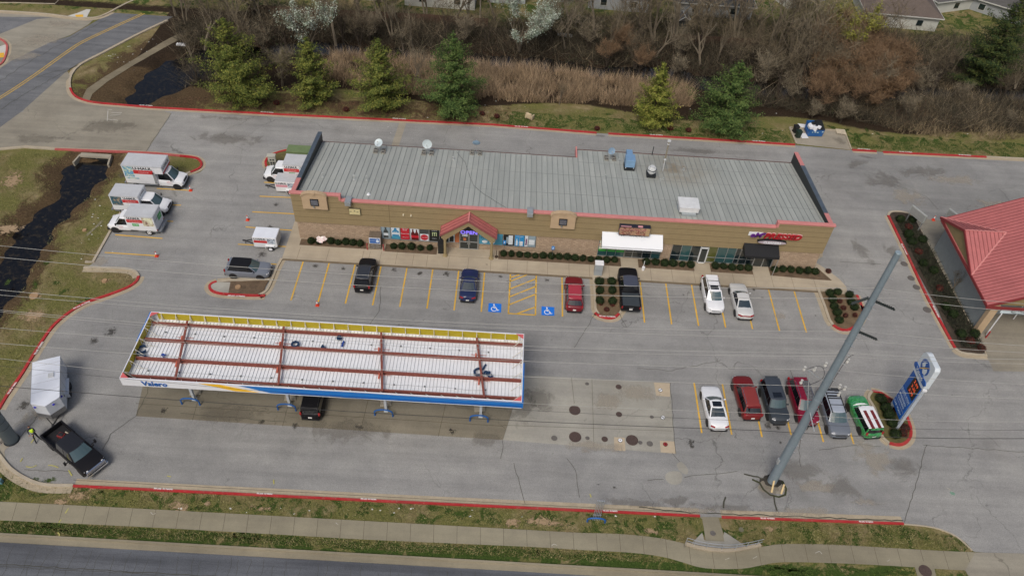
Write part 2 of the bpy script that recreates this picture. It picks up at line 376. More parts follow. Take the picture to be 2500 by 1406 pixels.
# left driveway apron (tan concrete)
slab('driveway_apron',[(-90,330),(60,272),(160,196),(172,215),(181,232),(205,247),(250,256),(320,261),(370,265),(418,277),(356,374),(320,374),(135,367),(60,362),(-90,372)],apronm,.028)
# right apron of the car wash and lower right driveway
slab('wash_apron',[(2231,531),(2330,543),(2500,560),(2700,600),(2800,1000),(2530,908),(2425,906),(2410,870),(2350,760),(2290,640)],apronm,.028)
slab('dumpster_pad',[(1943,352),(1927,314),(2061,321),(2080,367)],concm,.03)
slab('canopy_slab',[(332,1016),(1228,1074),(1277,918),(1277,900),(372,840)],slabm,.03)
slab('tank_slab',[(1228,1074),(1648,1108),(1635,935),(1280,916)],tankm,.034)
for i,px in enumerate([[(1596,934),(1635,936),(1636,969),(1602,966)],[(1499,1067),(1525,1069),(1527,1101),(1500,1099)],[(1611,1076),(1647,1078),(1649,1107),(1613,1104)]]):
    slab('concrete_patch',px,mat('patch_concrete',(.44,.365,.26),.9,var=.1,scale=3),.04)
slab('concrete_patch',[(1625,1158),(1640,1150),(1660,1152),(1666,1165),(1660,1180),(1640,1182),(1626,1172)],tankm,.028,3)
slab('concrete_patch',[(1652,1134),(1664,1128),(1680,1146),(1676,1158),(1660,1150)],tankm,.028,3)
mb=MB(); mb.sheet(poly([(975,300),(992,301),(972,362),(954,361)]),.028); struct(mb.build('concrete_patch',concm))
# roads
ROADT=gp([(-400,470),(-90,362),(0,312),(56,271),(164,174),(195,154),(256,125),(338,82),(410,49),(480,10),(560,-60),(700,-170),(520,-190),(430,-60),(340,0),(251,43.5),(170,90),(128,102),(26,151),(0,169),(-90,215),(-400,330)])
mb=MB(); mb.sheet(ROADT,.034); struct(mb.build('side_road',roadm))
slab('side_street',[(26,151),(128,102),(170,88),(215,62),(235,43),(120,38),(0,31),(-120,26),(-160,200),(0,169)],apronm,.030)
slab('side_street_asphalt',[(-120,33),(0,42),(130,44),(90,48),(0,84),(-120,130)],roadm,.038)
y0=27.1
mb=MB(); mb.sheet([Vector((-300,-5,0)),Vector((300,-5,0)),Vector((300,26.62,0)),Vector((60,26.62,0)),Vector((-60,26.62,0)),Vector((-300,26.62,0))],.012); struct(mb.build('main_road',mroadm))
mb=MB()
for s in (0,1): pass
mb.box(-300,300,26.62,27.12,-.05,.05); mb.box(-300,300,27.12,27.30,-.05,.16); struct(mb.build('road_kerb',asphalt('road_kerb_concrete',(.20,.175,.125),(.27,.24,.17),(.335,.30,.22),0,.06,.4,.1,.15)))
# yellow centre lines of the side road
yel=worn('yellow_paint',(.74,.44,.04),(.34,.30,.2),.45,7.); yel2=mat('worn_yellow_paint',(.50,.33,.06),.8,var=.3,scale=4,fine=.2)
CL=spline(gp([(-200,342),(-90,290),(0,240),(80,188),(164,128),(205,102),(290,62),(358,30),(440,-20)]),6)
mb=MB(); ribbon(mb,CL,.26,.12,.045); ribbon(mb,CL,-.12,-.26,.045); struct(mb.build('centre_line_markings',yel2))
# sidewalks
def walk(name,up_,lo_,z=.05,n=None,m_=None):
    mb=MB(); mb.sheet(gp(up_)+gp(lo_[::-1]),z); return struct(mb.build(name,m_ or walkm2))
walkm2=asphalt('sidewalk_concrete',(.21,.19,.135),(.265,.242,.175),(.32,.295,.215),.0,.06,.3,0.,.14)
SWU=[(-250,1214),(0,1224.5),(407,1245),(900,1272),(1300,1294),(1410,1300),(1516,1303.6),(1607,1313),(1674,1327.6),(1722,1342),(1780,1344),(1857,1335),(1900,1328.6),(1972,1327.6),(2068,1331),(2236,1341),(2380,1348),(2600,1356)]
SWL=[(-250,1258),(0,1270),(324,1285),(684,1305),(900,1317.4),(1300,1335),(1410,1342),(1540,1349),(1617,1359),(1665,1372),(1722,1387),(1809,1388),(1857,1380),(1914,1372),(2068,1375.6),(2226.5,1384),(2279,1388),(2356,1392),(2600,1402)]
mb=MB(); mb.sheet(spline(gp(SWU),3)+spline(gp(SWL),3)[::-1],.05); struct(mb.build('sidewalk',walkm2))
joint=mat('joint_dirt',(.085,.07,.045),.95,var=.3,scale=4)
def at_px(lst,x):
    for (a,b),(c,d) in zip(lst,lst[1:]):
        if a<=x<=c: return b+(d-b)*(x-a)/(c-a)
    return lst[-1][1]
mb=MB(); x=-240.; 
while x<2560:
    xl=x-14+ (x/2500)*30
    if -250<xl<2590: ribbon(mb,[G(x,at_px(SWU,x)),G(xl,at_px(SWL,xl))],.013,-.013,.055)
    x+=56.5
struct(mb.build('sidewalk_joints',joint))
# storm inlet paving, driveway throat at the lower right
slab('inlet_paving',[(1708,1262),(1753,1262),(1757,1275),(1764,1297),(1768,1322),(1722,1320),(1718,1290),(1714,1268)],walkm2,.06)
slab('inlet_wing_paving',[(1768,1298),(1822,1334),(1775,1341),(1706,1336),(1684,1330),(1714,1300),(1719,1318),(1762,1321)],tankm,.045)
slab('driveway_throat',[(2356,1392),(2366,1410),(2366,1480),(2700,1480),(2700,1356),(2380,1348)],apronm,.058)
slab('utility_paving',[(2228,1368),(2276,1371),(2286,1410),(2292,1440),(2250,1440),(2240,1410)],walkm2,.062)
slab('pole_footing_paving',[(-40,1050),(20,1052),(48,1062),(46,1075),(30,1086),(12,1100),(12,1120),(-10,1110),(-60,1090)],concm,.045,3)
# kerbs with gutters
redm=worn('red_kerb_paint',(.42,.022,.028),(.30,.17,.13),.45,4.)
fadem=mat('faded_kerb_paint',(.42,.10,.09),.8,var=.25,scale=2,fine=.15)
kerbm=mat('kerb_concrete',(.40,.35,.265),.9,var=.14,scale=1.2,fine=.1)
gutm=mat('gutter_concrete',(.37,.315,.225),.9,var=.15,scale=.8,fine=.1)
white=mat('white_paint',(.78,.78,.76),.6,var=.1,scale=5)
KERBS=[]
def kerb(pts,m_=None,side=1,w=.26,h=.17,gut=.4,closed=False,name='kerb'):
    mb=MB(); d=side
    ribbon(mb,pts,w/2,-w/2,h,0,closed)
    for s_ in (1,-1):
        A=offs(pts,s_*w/2,closed); n=len(A); vs=[Vector((p.x,p.y,-.05)) for p in A]+[Vector((p.x,p.y,h)) for p in A]; fs=[]
        for i in range(n if closed else n-1):
            j=(i+1)%n; fs.append((i,j,j+n,i+n) if s_<0 else (j,i,i+n,j+n))
        mb.add(vs,fs)
    o=struct(mb.build(name,m_ or redm))
    if gut:
        mb=MB(); a,b_=(d*w/2,d*(w/2+gut)); 
        ribbon(mb,pts,max(a,b_),min(a,b_),.036,0,closed); struct(mb.build('gutter',gutm))
    KERBS.append(o); return o
def firelane(pts_px,side_up=True,parent=None):
    "stencil along the kerb top between two photo points"
    for a,b_ in pts_px:
        A=G(*a); B=G(*b_); d=(B-A); c=(A+B)/2; L_=d.length
        Mx=frame((c.x,c.y,.178),d,(-d.y,d.x,0)); 
        o=textmesh('FIRE LANE - NO PARKING',.25 if A.y>34 else .17,0,white,'kerb_lettering',None,Mx,bold=.006,sx=L_/(3.0 if A.y>34 else 2.05)*(1 if A.y>34 else .8)); o['kind']='structure'
BACK=spline(gp([(172,217),(178,230),(192,241),(220,250),(250,254)]),3)+gp([(310,259),(370,264),(700,282),(1200,306),(1456,326)])
kerb(spline(gp([(410,52),(338,86),(256,129),(200,158),(178,180),(171,200),(172,217)]),3),kerbm,-1,gut=.35)
kerb(BACK,redm,-1); kerb(gp([(1485,328),(1700,340),(1940,355)]),redm,-1)
kerb(gp([(2080,368),(2139,371)]),redm,-1); kerb(gp([(2155,373),(2407,385)]),redm,-1); kerb(gp([(2407,385),(2700,399)]),kerbm,-1)
firelane([((340,259.5),(374,261.5)),((636,276),(669,278.3)),((958,292),(992,294)),((1256,311),(1290,313)),((1585,331.5),(1618,333.5)),((1836,346.5),(1868,348.5)),((2092,366),(2124,368)),((2193,373),(2226,375)),((2338,380.5),(2370,382.5))])
for a in ((1944,353,1927,313),(2078,367,2061,321)): kerb([G(a[0],a[1]),G(a[2],a[3])],kerbm,1,gut=0,w=.14)
kerb(gp([(1927,313),(2062,321)]),kerbm,1,gut=0,w=.14)
# left grass top kerb and island nose
kerb(gp([(-60,372),(60,361),(135,366)]),kerbm,1,gut=.3); kerb(gp([(135,366),(320,373)])+spline(gp([(380,376),(440,382)]),3),fadem,1,gut=.3)
NOSE=spline(gp([(440,382),(478,387),(490,396),(492,406),(484,414),(465,422)]),4); kerb(NOSE,redm,1,gut=.35); kerb(spline(gp([(465,422),(448,428),(430,433)]),3),kerbm,1,gut=.35)
kerb(gp([(330,455),(296,520),(266,573),(228,641),(209,641)]),kerbm,-1,gut=0)
LC=gp([(205,655),(269,657),(314,660)])+spline(gp([(334,667),(342,677)]),3)
kerb(spline(gp([(205,655),(269,656),(314,659),(332,666),(339,676)]),4),kerbm,-1,gut=.45)
RC=spline(gp([(339,676),(333,689),(312,703),(269,720),(227,734),(199,746),(163,769),(130,798),(105,832),(75,880),(51,919),(19,965),(-2,1000)]),4)
kerb(RC,redm,1,gut=.45)
firelane([((53,918),(78,880)),((107,831),(131,798)),((181,760),(222,737))] and [((21,965),(42,935)),((86,869),(107,836)),((180,757),(222,738))])
kerb(spline(gp([(180,1186),(107,1184),(58,1166),(24,1142),(0,1112),(-12,1095)]),4),kerbm,1,gut=.55)
kerb(gp([(180,1187),(1000,1227),(1708,1260)]),redm,1,gut=.6,w=.17); kerb(gp([(1761,1263),(2205,1279)]),redm,1,gut=.6,w=.17)
firelane([((370,1194),(430,1197)),((622,1206),(672,1208.5)),((875,1219),(925,1221.5)),((1466,1248),(1512,1250)),((1850,1266.5),(1895,1268)),((2090,1274.5),(2135,1276.5))])
kerb(spline(gp([(2205,1279),(2280,1288),(2335,1310),(2373,1344)]),4),kerbm,1,gut=0,w=.1,h=.08)
# ---- building walk (raised .15)
BW=gp([(688,631),(900,643),(1200,660),(1450,675)],.15)
BWP=[Vector(p) for p in ((-23.55,59.2,0),(34.0,59.2,0),(35.0,59.25,0),(36.3,60.1,0),(37.0,61.3,0),(36.2,62.4,0),(34.6,63.9,0),(33.9,64.5,0),(33.9,63.2,0),(-22.4,63.2,0),(-22.4,66.2,0),(-22.2,66.2,0),(-23.55,66.2,0))]
mb=MB(); mb.prism([(-23.55,59.2),(34,59.2),(35.2,58.9),(36.6,59.0),(36.75,60.1),(36.3,61.2),(35.4,62.4),(34.5,63.4),(33.9,64.2),(33.9,63.2),(-22.4,63.2),(-22.4,67.5),(-23.55,67.5)],-.05,.15)
struct(mb.build('shop_walk',walkm))
mb=MB(); x=-22.
jx=[-22.,-18.9,-15.2,-14.5,-13.3,-11.6,-9.8,-8.3,-6.0,-3.9,-1.5,.3,2.4,4.6,6.9,9.1,11.2,13.4,15.7,18.,20.4,22.3,24.6,26.9,28.8,31,33.4]
for x in jx: mb.box(x-.012,x+.012,59.21,61.1,.1,.153)
mb.box(-6.2,-1.2,61.09,61.11,.1,.153)
struct(mb.build('shop_walk_joints',joint))
mb=MB(); mb.box(-23.6,34.,59.02,59.195,-.02,.155); struct(mb.build('shop_kerb',mat('stained_kerb',(.17,.135,.09),.95,var=.2,scale=2)))
# west flank kerb of the front row + island
kerb(gp([(688,632),(668,672),(655,706),(640,722),(618,728)]) and spline(gp([(688,633),(676,655),(662,690),(650,712),(632,722)]),4),kerbm,1,gut=.35)
# planted islands
soil=mat('island_soil',(.12,.082,.05),.97,var=.35,scale=1.5,fine=.3)
turf=mat('island_turf',(.115,.10,.035),.97,var=.4,scale=1.8,fine=.35)
mulch2=mat('bed_mulch_dark',(.055,.04,.028),.97,var=.5,scale=1.2,fine=.4)
mulch=mat('island_mulch',(.15,.105,.06),.97,var=.35,scale=1.2,fine=.35)
def island(name,px,m_,k=4,z=.12,w=.17):
    pl=poly(px,k); mb=MB(); mb.sheet(pl,z); struct(mb.build(name,m_)); return pl
def isl_kerb(pl,i0,i1,m_):
    n=len(pl); q=[pl[i%n] for i in range(i0,i1+1)]; return q
# small left island: kerb ring = partly red
ring=[(655,680),(648,702),(640,716),(600,722),(545,719),(522,713),(513,703),(517,693),(535,689),(600,688)]
pl=island('island_turf',ring,soil)
mb=MB(); mb.sheet(poly([(512,704),(520,694),(536,690),(563,691),(558,718),(540,718),(522,713)]),.13); struct(mb.build('island_paving',tankm))
kerb(spline(gp([(530,689),(517,694),(512,703),(521,713),(545,719),(600,722.5),(648,723)]),4),redm,-1,gut=.4,name='kerb')
kerb(gp([(530,689),(560,686.5),(660,684)]),kerbm,1,gut=.35); firelane([((556,724.5),(600,726.5))])
# upper-left island by the shop (behind the vans)
pl=island('island_turf',[(650,412),(652,392),(668,378),(700,368),(740,365),(790,368),(790,395),(700,400)],turf,3)
kerb(spline(gp([(652,410),(649,396),(664,380),(698,369),(740,364)]),4),redm,1,gut=.3); kerb(gp([(740,364),(765,366)]),fadem,1,gut=.3)
# mid island
pl=island('island_mulch',[(1450,668),(1526,673),(1524,700),(1519,755),(1512,770),(1490,777),(1466,772),(1455,756),(1452,700)],mulch,3)
kerb(gp([(1448,668),(1451,712),(1453,754)])+spline(gp([(1455,760),(1461,768)]),3),kerbm,-1,gut=.3); kerb(gp([(1528,673),(1525,712),(1519,756)])+spline(gp([(1517,761),(1511,768)]),3),kerbm,1,gut=.3)
kerb(spline(gp([(1453,765),(1464,773),(1484,778),(1500,776),(1511,767)]),4),redm,-1,gut=.4); firelane([((1461,774),(1503,776.5))])
# right island
pl=island('island_mulch',[(1999,708),(2030,707),(2090,722),(2102,745),(2105,768),(2098,785),(2085,800),(2062,808),(2040,802),(2028,790),(2012,750)],mulch,3)
kerb(gp([(1996,706),(2013,750)])+spline(gp([(2024,782),(2033,795)]),3),kerbm,-1,gut=.4); kerb(spline(gp([(2033,795),(2050,805),(2068,807),(2086,799)]),4),redm,-1,gut=.4)
kerb(spline(gp([(2086,799),(2100,786),(2107,765),(2100,748)]),3),kerbm,-1,gut=.3); kerb(gp([(2106,762),(2100,742),(2091,722)]),redm,-1,gut=.3)
# sign island
pl=island('island_turf',[(2118,968),(2130,957),(2155,962),(2185,985),(2210,1015),(2221,1045),(2220,1070),(2205,1087),(2180,1087),(2160,1075),(2150,1040),(2140,1000)],turf,3)
kerb(spline(gp([(2128,956),(2150,961),(2183,983)]),4),redm,1,gut=.35); kerb(spline(gp([(2183,983),(2200,998),(2213,1018)]),4),kerbm,1,gut=.35)
kerb(spline(gp([(2213,1018),(2221,1042),(2222,1064),(2212,1080),(2194,1087),(2170,1083)]),4),redm,1,gut=.35)
kerb(spline(gp([(2170,1083),(2152,1066),(2143,1030),(2132,995),(2119,972),(2128,956)]),3),kerbm,1,gut=.3)
# long island by the car wash
pl=island('island_mulch',[(2170,524),(2200,519),(2228,530),(2262,590),(2300,660),(2340,735),(2375,800),(2405,862),(2370,862),(2330,850),(2290,760),(2230,650),(2190,565)],mulch2,2)
LI=gp([(2168,528),(2215,625),(2262,725),(2305,805),(2331,852)])
kerb(spline(gp([(2231,531),(2215,522),(2190,518),(2173,520),(2167,528)]),4),kerbm,1,gut=.4)
kerb(spline(LI,4),redm,1,gut=.35) if False else kerb(spline(LI,4),redm,-1,gut=.35)
firelane([((2199,597),(2213,625)),((2276,748),(2291,778))])
kerb(spline(gp([(2331,852),(2345,862),(2375,867),(2408,869)]),4),kerbm,-1,gut=.4); kerb(gp([(2408,869),(2262,590),(2231,531)]),kerbm,-1,gut=0,w=.1,h=.14)
# side planter by shop's east wall
mb=MB(); mb.prism([(33.95,64.6),(34.9,65.3),(35.2,68),(35.2,71.2),(33.95,71.6)],0,.15); struct(mb.build('island_mulch',mulch))
kerb([Vector(p) for p in ((34.2,64.4,0),(35.0,65.0,0),(35.3,66.5,0),(35.3,71.3,0))],kerbm,-1,gut=.3)
# ---- stall markings
mb=MB()
def line(a,b_,w=.14): ribbon(mb,[G(*a) if not isinstance(a,Vector) else a,G(*b_) if not isinstance(b_,Vector) else b_],w/2,-w/2,.045)
def wl(x0,y0_,x1,y1_,w=.145): ribbon(mb,[Vector((x0,y0_,0)),Vector((x1,y1_,0))],w/2,-w/2,.045)
for k in range(11): wl(-21.28+2.743*k,59.0,-21.28+2.743*k,53.39)
for k in range(7): wl(14.47+2.743*k,59.0,14.47+2.743*k,53.25)
xa,xb=-21.28+2.743*8,-21.28+2.743*9
wl(xa-.05,53.39,xb+.05,53.39)
for a in range(5):
    y=53.45+a*1.12+.0; wl(xa+.9 if a==0 else xa,y if a==0 else y-.0+.0,xb,y+(1.05 if a==0 else 1.75))
wl(xa,58.5,xa+.95,59.0)
for a,b_ in (((1695,935),(1713,1057)),((1766,937),(1786,1061)),((1842,975),(1860,1067)),((1912,975),(1931,1062)),((1988,985),(2010,1079)),((2062,985),(2084,1084))): 
    A=G(*a);B=G(*b_); wl(B.x+.02,46.0,B.x,B.y)
for a,b_ in (((383,461),(465,466)),((400,500),(442,502)),((395,540),(423,541.5)),((282,574),(397,583)),((256,617),(380,625))): line(a,b_)
for a,b_ in (((645,446),(680,448)),((634,480),(730,484)),((616,518),(740,524)),((600,555),(712,563)),((581,597),(700,603)),((620,642),(675,646))): line(a,b_)
struct(mb.build('stall_markings',yel))
# accessible stall symbols
bluem=mat('blue_pavement_paint',(.008,.17,.68),.6,var=.08,scale=4)
def wheelchair(cx,cy,s,rz):
    mb=MB(); mb.T=Matrix.Translation((cx,cy,0))@Matrix.Rotation(rz,4,'Z'); mb.sheet([Vector((-.62*s,-.57*s,0)),Vector((.62*s,-.57*s,0)),Vector((.62*s,.57*s,0)),Vector((-.62*s,.57*s,0))],.046)
    struct(mb.build('accessible_stall_square',bluem)); mb2=MB(); mb2.T=mb.T; z=.052
    def st(pts,w_): ribbon(mb2,[Vector((x*s,y*s,0)) for x,y in pts],w_*s/2,-w_*s/2,z)
    mb2.sheet([Vector((-.10*s+.085*s*cos(a*.524),.40*s+.085*s*sin(a*.524),0)) for a in range(12)],z)
    st([(-.09,.30),(-.07,-.02),(.14,-.04),(.28,-.33),(.42,-.28)],.10); st([(-.08,.14),(.12,.13)],.075)
    st([(-.12+.0,.08)]+[(-.06+.27*cos(t),-.16+.27*sin(t)) for t in [R(d) for d in range(125,345,15)]],.075)
    struct(mb2.build('accessible_symbol',white))
p=G(1208,752); wheelchair(p.x,p.y,1.05,0); p=G(1337.5,760); wheelchair(p.x,p.y,1.05,0)
# ---- stains, seams and tar lines
def softmat(name,col,op=.7,thr_=.5,sc=2.5):
    m=D.materials.new(name); m.use_nodes=True; nt=m.node_tree; L=nt.links; b=nt.nodes['Principled BSDF']; b.inputs['Base Color'].default_value=(*col,1); b.inputs['Roughness'].default_value=.8; b.inputs['Specular IOR Level'].default_value=.2
    uv=N(nt,'ShaderNodeUVMap'); vm=N(nt,'ShaderNodeVectorMath',operation='DISTANCE'); L.new(uv.outputs[0],vm.inputs[0]); vm.inputs[1].default_value=(.5,.5,0)
    geo=N(nt,'ShaderNodeNewGeometry'); nz0=noise(nt,geo.outputs['Position'],sc,7,.72,.8); nz_=N(nt,'ShaderNodeMapRange'); L.new(nz0,nz_.inputs[0]); nz_.inputs[1].default_value=.3; nz_.inputs[2].default_value=.7; nz=nz_.outputs[0]
    a=N(nt,'ShaderNodeMath',operation='MULTIPLY_ADD'); L.new(vm.outputs['Value'],a.inputs[0]); a.inputs[1].default_value=-2.2; a.inputs[2].default_value=.52
    c=N(nt,'ShaderNodeMath',operation='ADD'); L.new(a.outputs[0],c.inputs[0]); L.new(nz,c.inputs[1])
    al=ramp(nt,c.outputs[0],[(thr_,(0,0,0)),(min(.99,thr_+.32),(op,)*3)])
    e=N(nt,'ShaderNodeMapRange'); L.new(vm.outputs['Value'],e.inputs[0]); e.inputs[1].default_value=.36; e.inputs[2].default_value=.5; e.inputs[3].default_value=1; e.inputs[4].default_value=0
    mm=N(nt,'ShaderNodeMath',operation='MULTIPLY'); L.new(al,mm.inputs[0]); L.new(e.outputs[0],mm.inputs[1]); L.new(mm.outputs[0],b.inputs['Alpha'])
    MATS[name]=m; return m
def softpatches(name,lst,m_,z=.05):
    "lst of (centre,rx,ry,rot)"
    v=[];f=[];uv=[]
    for i,(c,rx,ry,ro) in enumerate(lst):
        n=len(v)
        for a,b_ in ((-1,-1),(1,-1),(1,1),(-1,1)):
            x,y=a*rx,b_*ry; v.append((c.x+x*cos(ro)-y*sin(ro),c.y+x*sin(ro)+y*cos(ro),z+.0015*(i%7))); uv.append(((a+1)/2,(b_+1)/2))
        f.append((n,n+1,n+2,n+3))
    me=D.meshes.new(name); me.from_pydata(v,[],f); me.materials.append(m_); l=me.uv_layers.new(name='UVMap')
    l.data.foreach_set('uv',[q for u in uv for q in u]); o=D.objects.new(name,me); COL.objects.link(o); return struct(o)
oil=softmat('oil_stain',(.055,.05,.042),.62,.55,4.)
damp=softmat('damp_stain',(.15,.135,.11),.27,.38,.55)
ol=[]
for k,(px,py,s_) in enumerate([(770,650,1.1),(838,656,1.0),(962,660,1.1),(1025,668,1.2),(1090,670,1.2),(1222,676,.8),(1335,684,.9),(1668,720,.5),(1840,708,.8),(1862,728,.55),(1908,702,.5),(1990,771,.4),(640,622,1.8),(1876,1040,1.2),(1905,1080,.6),(660,555,1.2),(675,500,1.),(765,980,.8),(400,1003,1.1),(880,1045,1.),(640,1030,1.),(1105,1055,1.1),(1100,1050,.5),(870,1040,.6),(1686,1080,1.3),(1690,1090,.8),(1460,1183,.5),(1340,1280,.3),(230,832,1.6),(270,810,2.),(60,990,2.),(1500,1190,.5),(720,1040,1.2),(1900,1045,.8)]):
    g=G(px,py); ol.append((g,.62*s_,.62*s_,k))
softpatches('oil_stains',ol,oil)
dl=[(G(1870,1190),2.2,1.7,0),(G(1950,1150),4,1.6,.1),(G(2050,1190),3.5,2.,.2),(G(1560,1230),5,.7,0),(G(1780,1240),5,.8,0),(G(1650,1225),3,.8,0),(G(850,1050),7,2.2,.0),(G(560,1010),6,1.6,.1),(G(1280,1000),2.5,3,.1),(G(1320,970),2,3,.3),(G(1180,1070),3,1.2,.1),(G(2200,1140),3,2,.4),(G(2160,440),3.5,3.5,.2),(G(2100,400),3,1.2,.4),(G(2250,420),5,2,.2),(G(300,430),1,1,0),(G(260,310),6,2.5,.1),(G(90,340),6,1.5,.1),(G(1500,325),1.8,.5,0),(G(1465,333),1.4,.45,0),(G(2120,300+85),2.2,.5,-.2),(G(2050,345),1.2,2,.6),(G(2180,620),1.5,3.,.3),(G(2110,620),1.3,4,.35),(G(560,290),6,.8,0),(G(560,340),8,2,.0),(G(1700,370),6,1,.0)]
softpatches('damp_stains',dl,damp,.052)
pale=softmat('pale_wear',(.40,.36,.29),.42,.42,.6)
softpatches('pale_wear_marks',[(G(1985,1190),3.8,1.1,.15),(G(1700,1245),3.5,.5,0),(G(1970,1250),5,.9,.1),(G(2130,1120),2.5,3,.3),(G(2120,1225),2.5,.8,0),(G(1900,770),1.2,1.,0),(G(230,560),.4,3,-.3),(G(245,640),1.5,1.5,0),(G(90,1010),1.5,3,-.5),(G(1560,960),3,1.5,0),(G(1450,1090),5,1.,0),(G(2210,480),3.5,3,.2),(G(2330,440),6,1.8,0),(G(2420,500),5,1.4,0),(G(100,100),5,3,.4),(G(150,60),4,1.5,0),(G(60,140),4,2,.4),(G(1480,980),2.5,2,0)],pale,.056)
bare=softmat('bare_earth',(.36,.26,.16),.95,.42,2.2); lush=softmat('lush_turf',(.045,.075,.014),.9,.5,2.6)
softpatches('bare_earth_patches',[(G(195,1208),1.6,.9,.1),(G(215,1190),.9,.6,.3),(G(440,1236),1.5,.75,-.05),(G(505,1228),.6,.4,0),(G(1325,1272),2.6,.75,-.05),(G(1250,1275),1.2,.8,0),(G(150,1225),1,.5,0),(G(640,1240),1.5,.4,0),(G(1590,1295),1.2,.5,0),(G(1880,1290),.9,.5,0),(G(80,840-70),2.2,1.5,.2),(G(90,720),.9,.9,0),(G(255,686),1.,.6,.3),(G(20,560),2.5,1.4,.2),(G(30,440),2,3,.2),(G(1600,360-68),2,.6,0)],bare,.012)
rr=random.Random(5); lp=[]
for i in range(80):
    t=rr.random(); px=rr.uniform(150,2330); py=at_px([(0,1178),(180,1186),(1000,1227),(1700,1260),(2205,1279),(2600,1330)],px)+rr.uniform(8,40); lp.append((G(px,py),rr.uniform(.3,1.0),rr.uniform(.2,.45),rr.uniform(0,3)))
for i in range(46):
    px=rr.uniform(-50,1600); py=at_px(SWL,px)+rr.uniform(4,22); lp.append((G(px,py),rr.uniform(.8,2.2),rr.uniform(.25,.45),-.04))
for i in range(46):
    px=rr.uniform(1180,2450); py=at_px([(1100,305),(1940,352),(2500,388)],px)-rr.uniform(10,48); lp.append((G(px,py),rr.uniform(.8,2.),rr.uniform(.4,.9),rr.uniform(0,3)))
for i in range(14): lp.append((G(rr.uniform(1840,2220),rr.uniform(1383,1402)),1.6,.4,0))
for i in range(14): lp.append((G(rr.uniform(0,330),rr.uniform(1125,1215) if i%2 else rr.uniform(640,740)),1.2,.6,i))
softpatches('lush_turf_patches',lp,lush,.016)
# dark crack / seam lines
mb=MB(); rr=random.Random(11)
def crack(px,w=.035,jit=1.2):
    pts=gp(px); o=[]
    for a,b_ in zip(pts,pts[1:]):
        n=max(2,int((b_-a).length/.5)); d=(b_-a); q=Vector((-d.y,d.x,0)).normalized()
        for i in range(n): o.append(a+d*i/n+q*rr.uniform(-1,1)*.06*jit)
    o.append(pts[-1]); ribbon(mb,o,w/2,-w/2,.047)
for c in [[(418,278),(405,298),(370,350),(356,372)],[(1228,1075),(1225,1100),(1222,1120)],[(1254,1130),(1270,1180),(1282,1230)],[(1385,1118),(1405,1148),(1410,1190),(1415,1215)],[(1640,1106),(1660,1128)],[(1670,1165),(1720,1160),(1800,1150)],[(1580,1172),(1620,1170)],[(1555,900),(1640,905),(1760,880)],[(1930,905),(1936,935)],[(2262,1085),(2240,1170),(2208,1275)],[(2254,1088),(2330,1092),(2500,1103)],[(332,1016),(270,1060),(250,1100)],[(96,1147),(60,1146)],[(95,1148),(170,1151)],[(40,1075),(75,1040),(130,960)],[(332,1016),(360,960),(372,900)],[(1636,935),(1650,1108)],[(930,700),(925,760),(900,800)],[(600,910),(500,880)],[(2180,450),(2260,480),(2290,512)],[(2000,1100),(2100,1085),(2150,1090)],[(1960,1020),(1950,1100),(1955,1140)],[(1450,770),(1440,790),(1400,850)],[(1515,770),(1530,800)],[(1700,400-60),(1690,345)],[(2050,640),(2150,645)],[(440,1010),(700,1030)]]: crack(c)
for c in [[(1816,1158),(1840,1162),(1860,1170)],[(1768,1212),(1766,1240)],[(1892,1212),(1897,1248)]]: crack(c,.14,2)
crack([(180,1172),(1000,1216),(1700,1252)],.03,.2); crack([(1560,1239),(1700,1252),(2205,1271)],.09,1.2)
rr=random.Random(31)
for i in range(58):
    x=-36+i*.95+rr.uniform(-.3,.3); y1=26.5-rr.uniform(0,.6); o=[Vector((x,y1,0))]
    while o[-1].y>y1-rr.uniform(2,5) and len(o)<16: o.append(o[-1]+Vector((rr.uniform(-.10,.13),-rr.uniform(.2,.45),0)))
    ribbon(mb,o,.012,-.012,.018)
for y_,w_ in ((24.9,.05),(24.75,.03)):
    o=[Vector((-60+k*.5,y_+rr.uniform(-.06,.06),0)) for k in range(150)]; ribbon(mb,o,w_/2,-w_/2,.018)
for a,b_ in ((95,72),(150,120)):
    pass
for px in ([(0,268),(90,214),(150,180),(215,150),(290,110),(350,80)],[(-10,206),(60,160),(110,130),(180,90),(260,50)],[(90,190),(130,175),(160,172),(190,160)]): crack(px,.06,3)
struct(mb.build('pavement_cracks',mat('crack_dirt',(.055,.055,.04),.95,var=.3,scale=5)))
mb=MB()
for x in (480,700,890,1080): ribbon(mb,[G(x-10,at_px([(332,1016),(1228,1075)],x)),G(x+35,870)],.02,-.02,.036)
for x in (1000,): ribbon(mb,[G(332,985),G(1228,1040)],.02,-.02,.036)
for a,b_ in (((1228,1038),(1640,1052)),((1445,925),(1450,1092)),((1395,922),(1402,985))): ribbon(mb,[G(*a),G(*b_)],.015,-.015,.038)
struct(mb.build('slab_joints',joint))
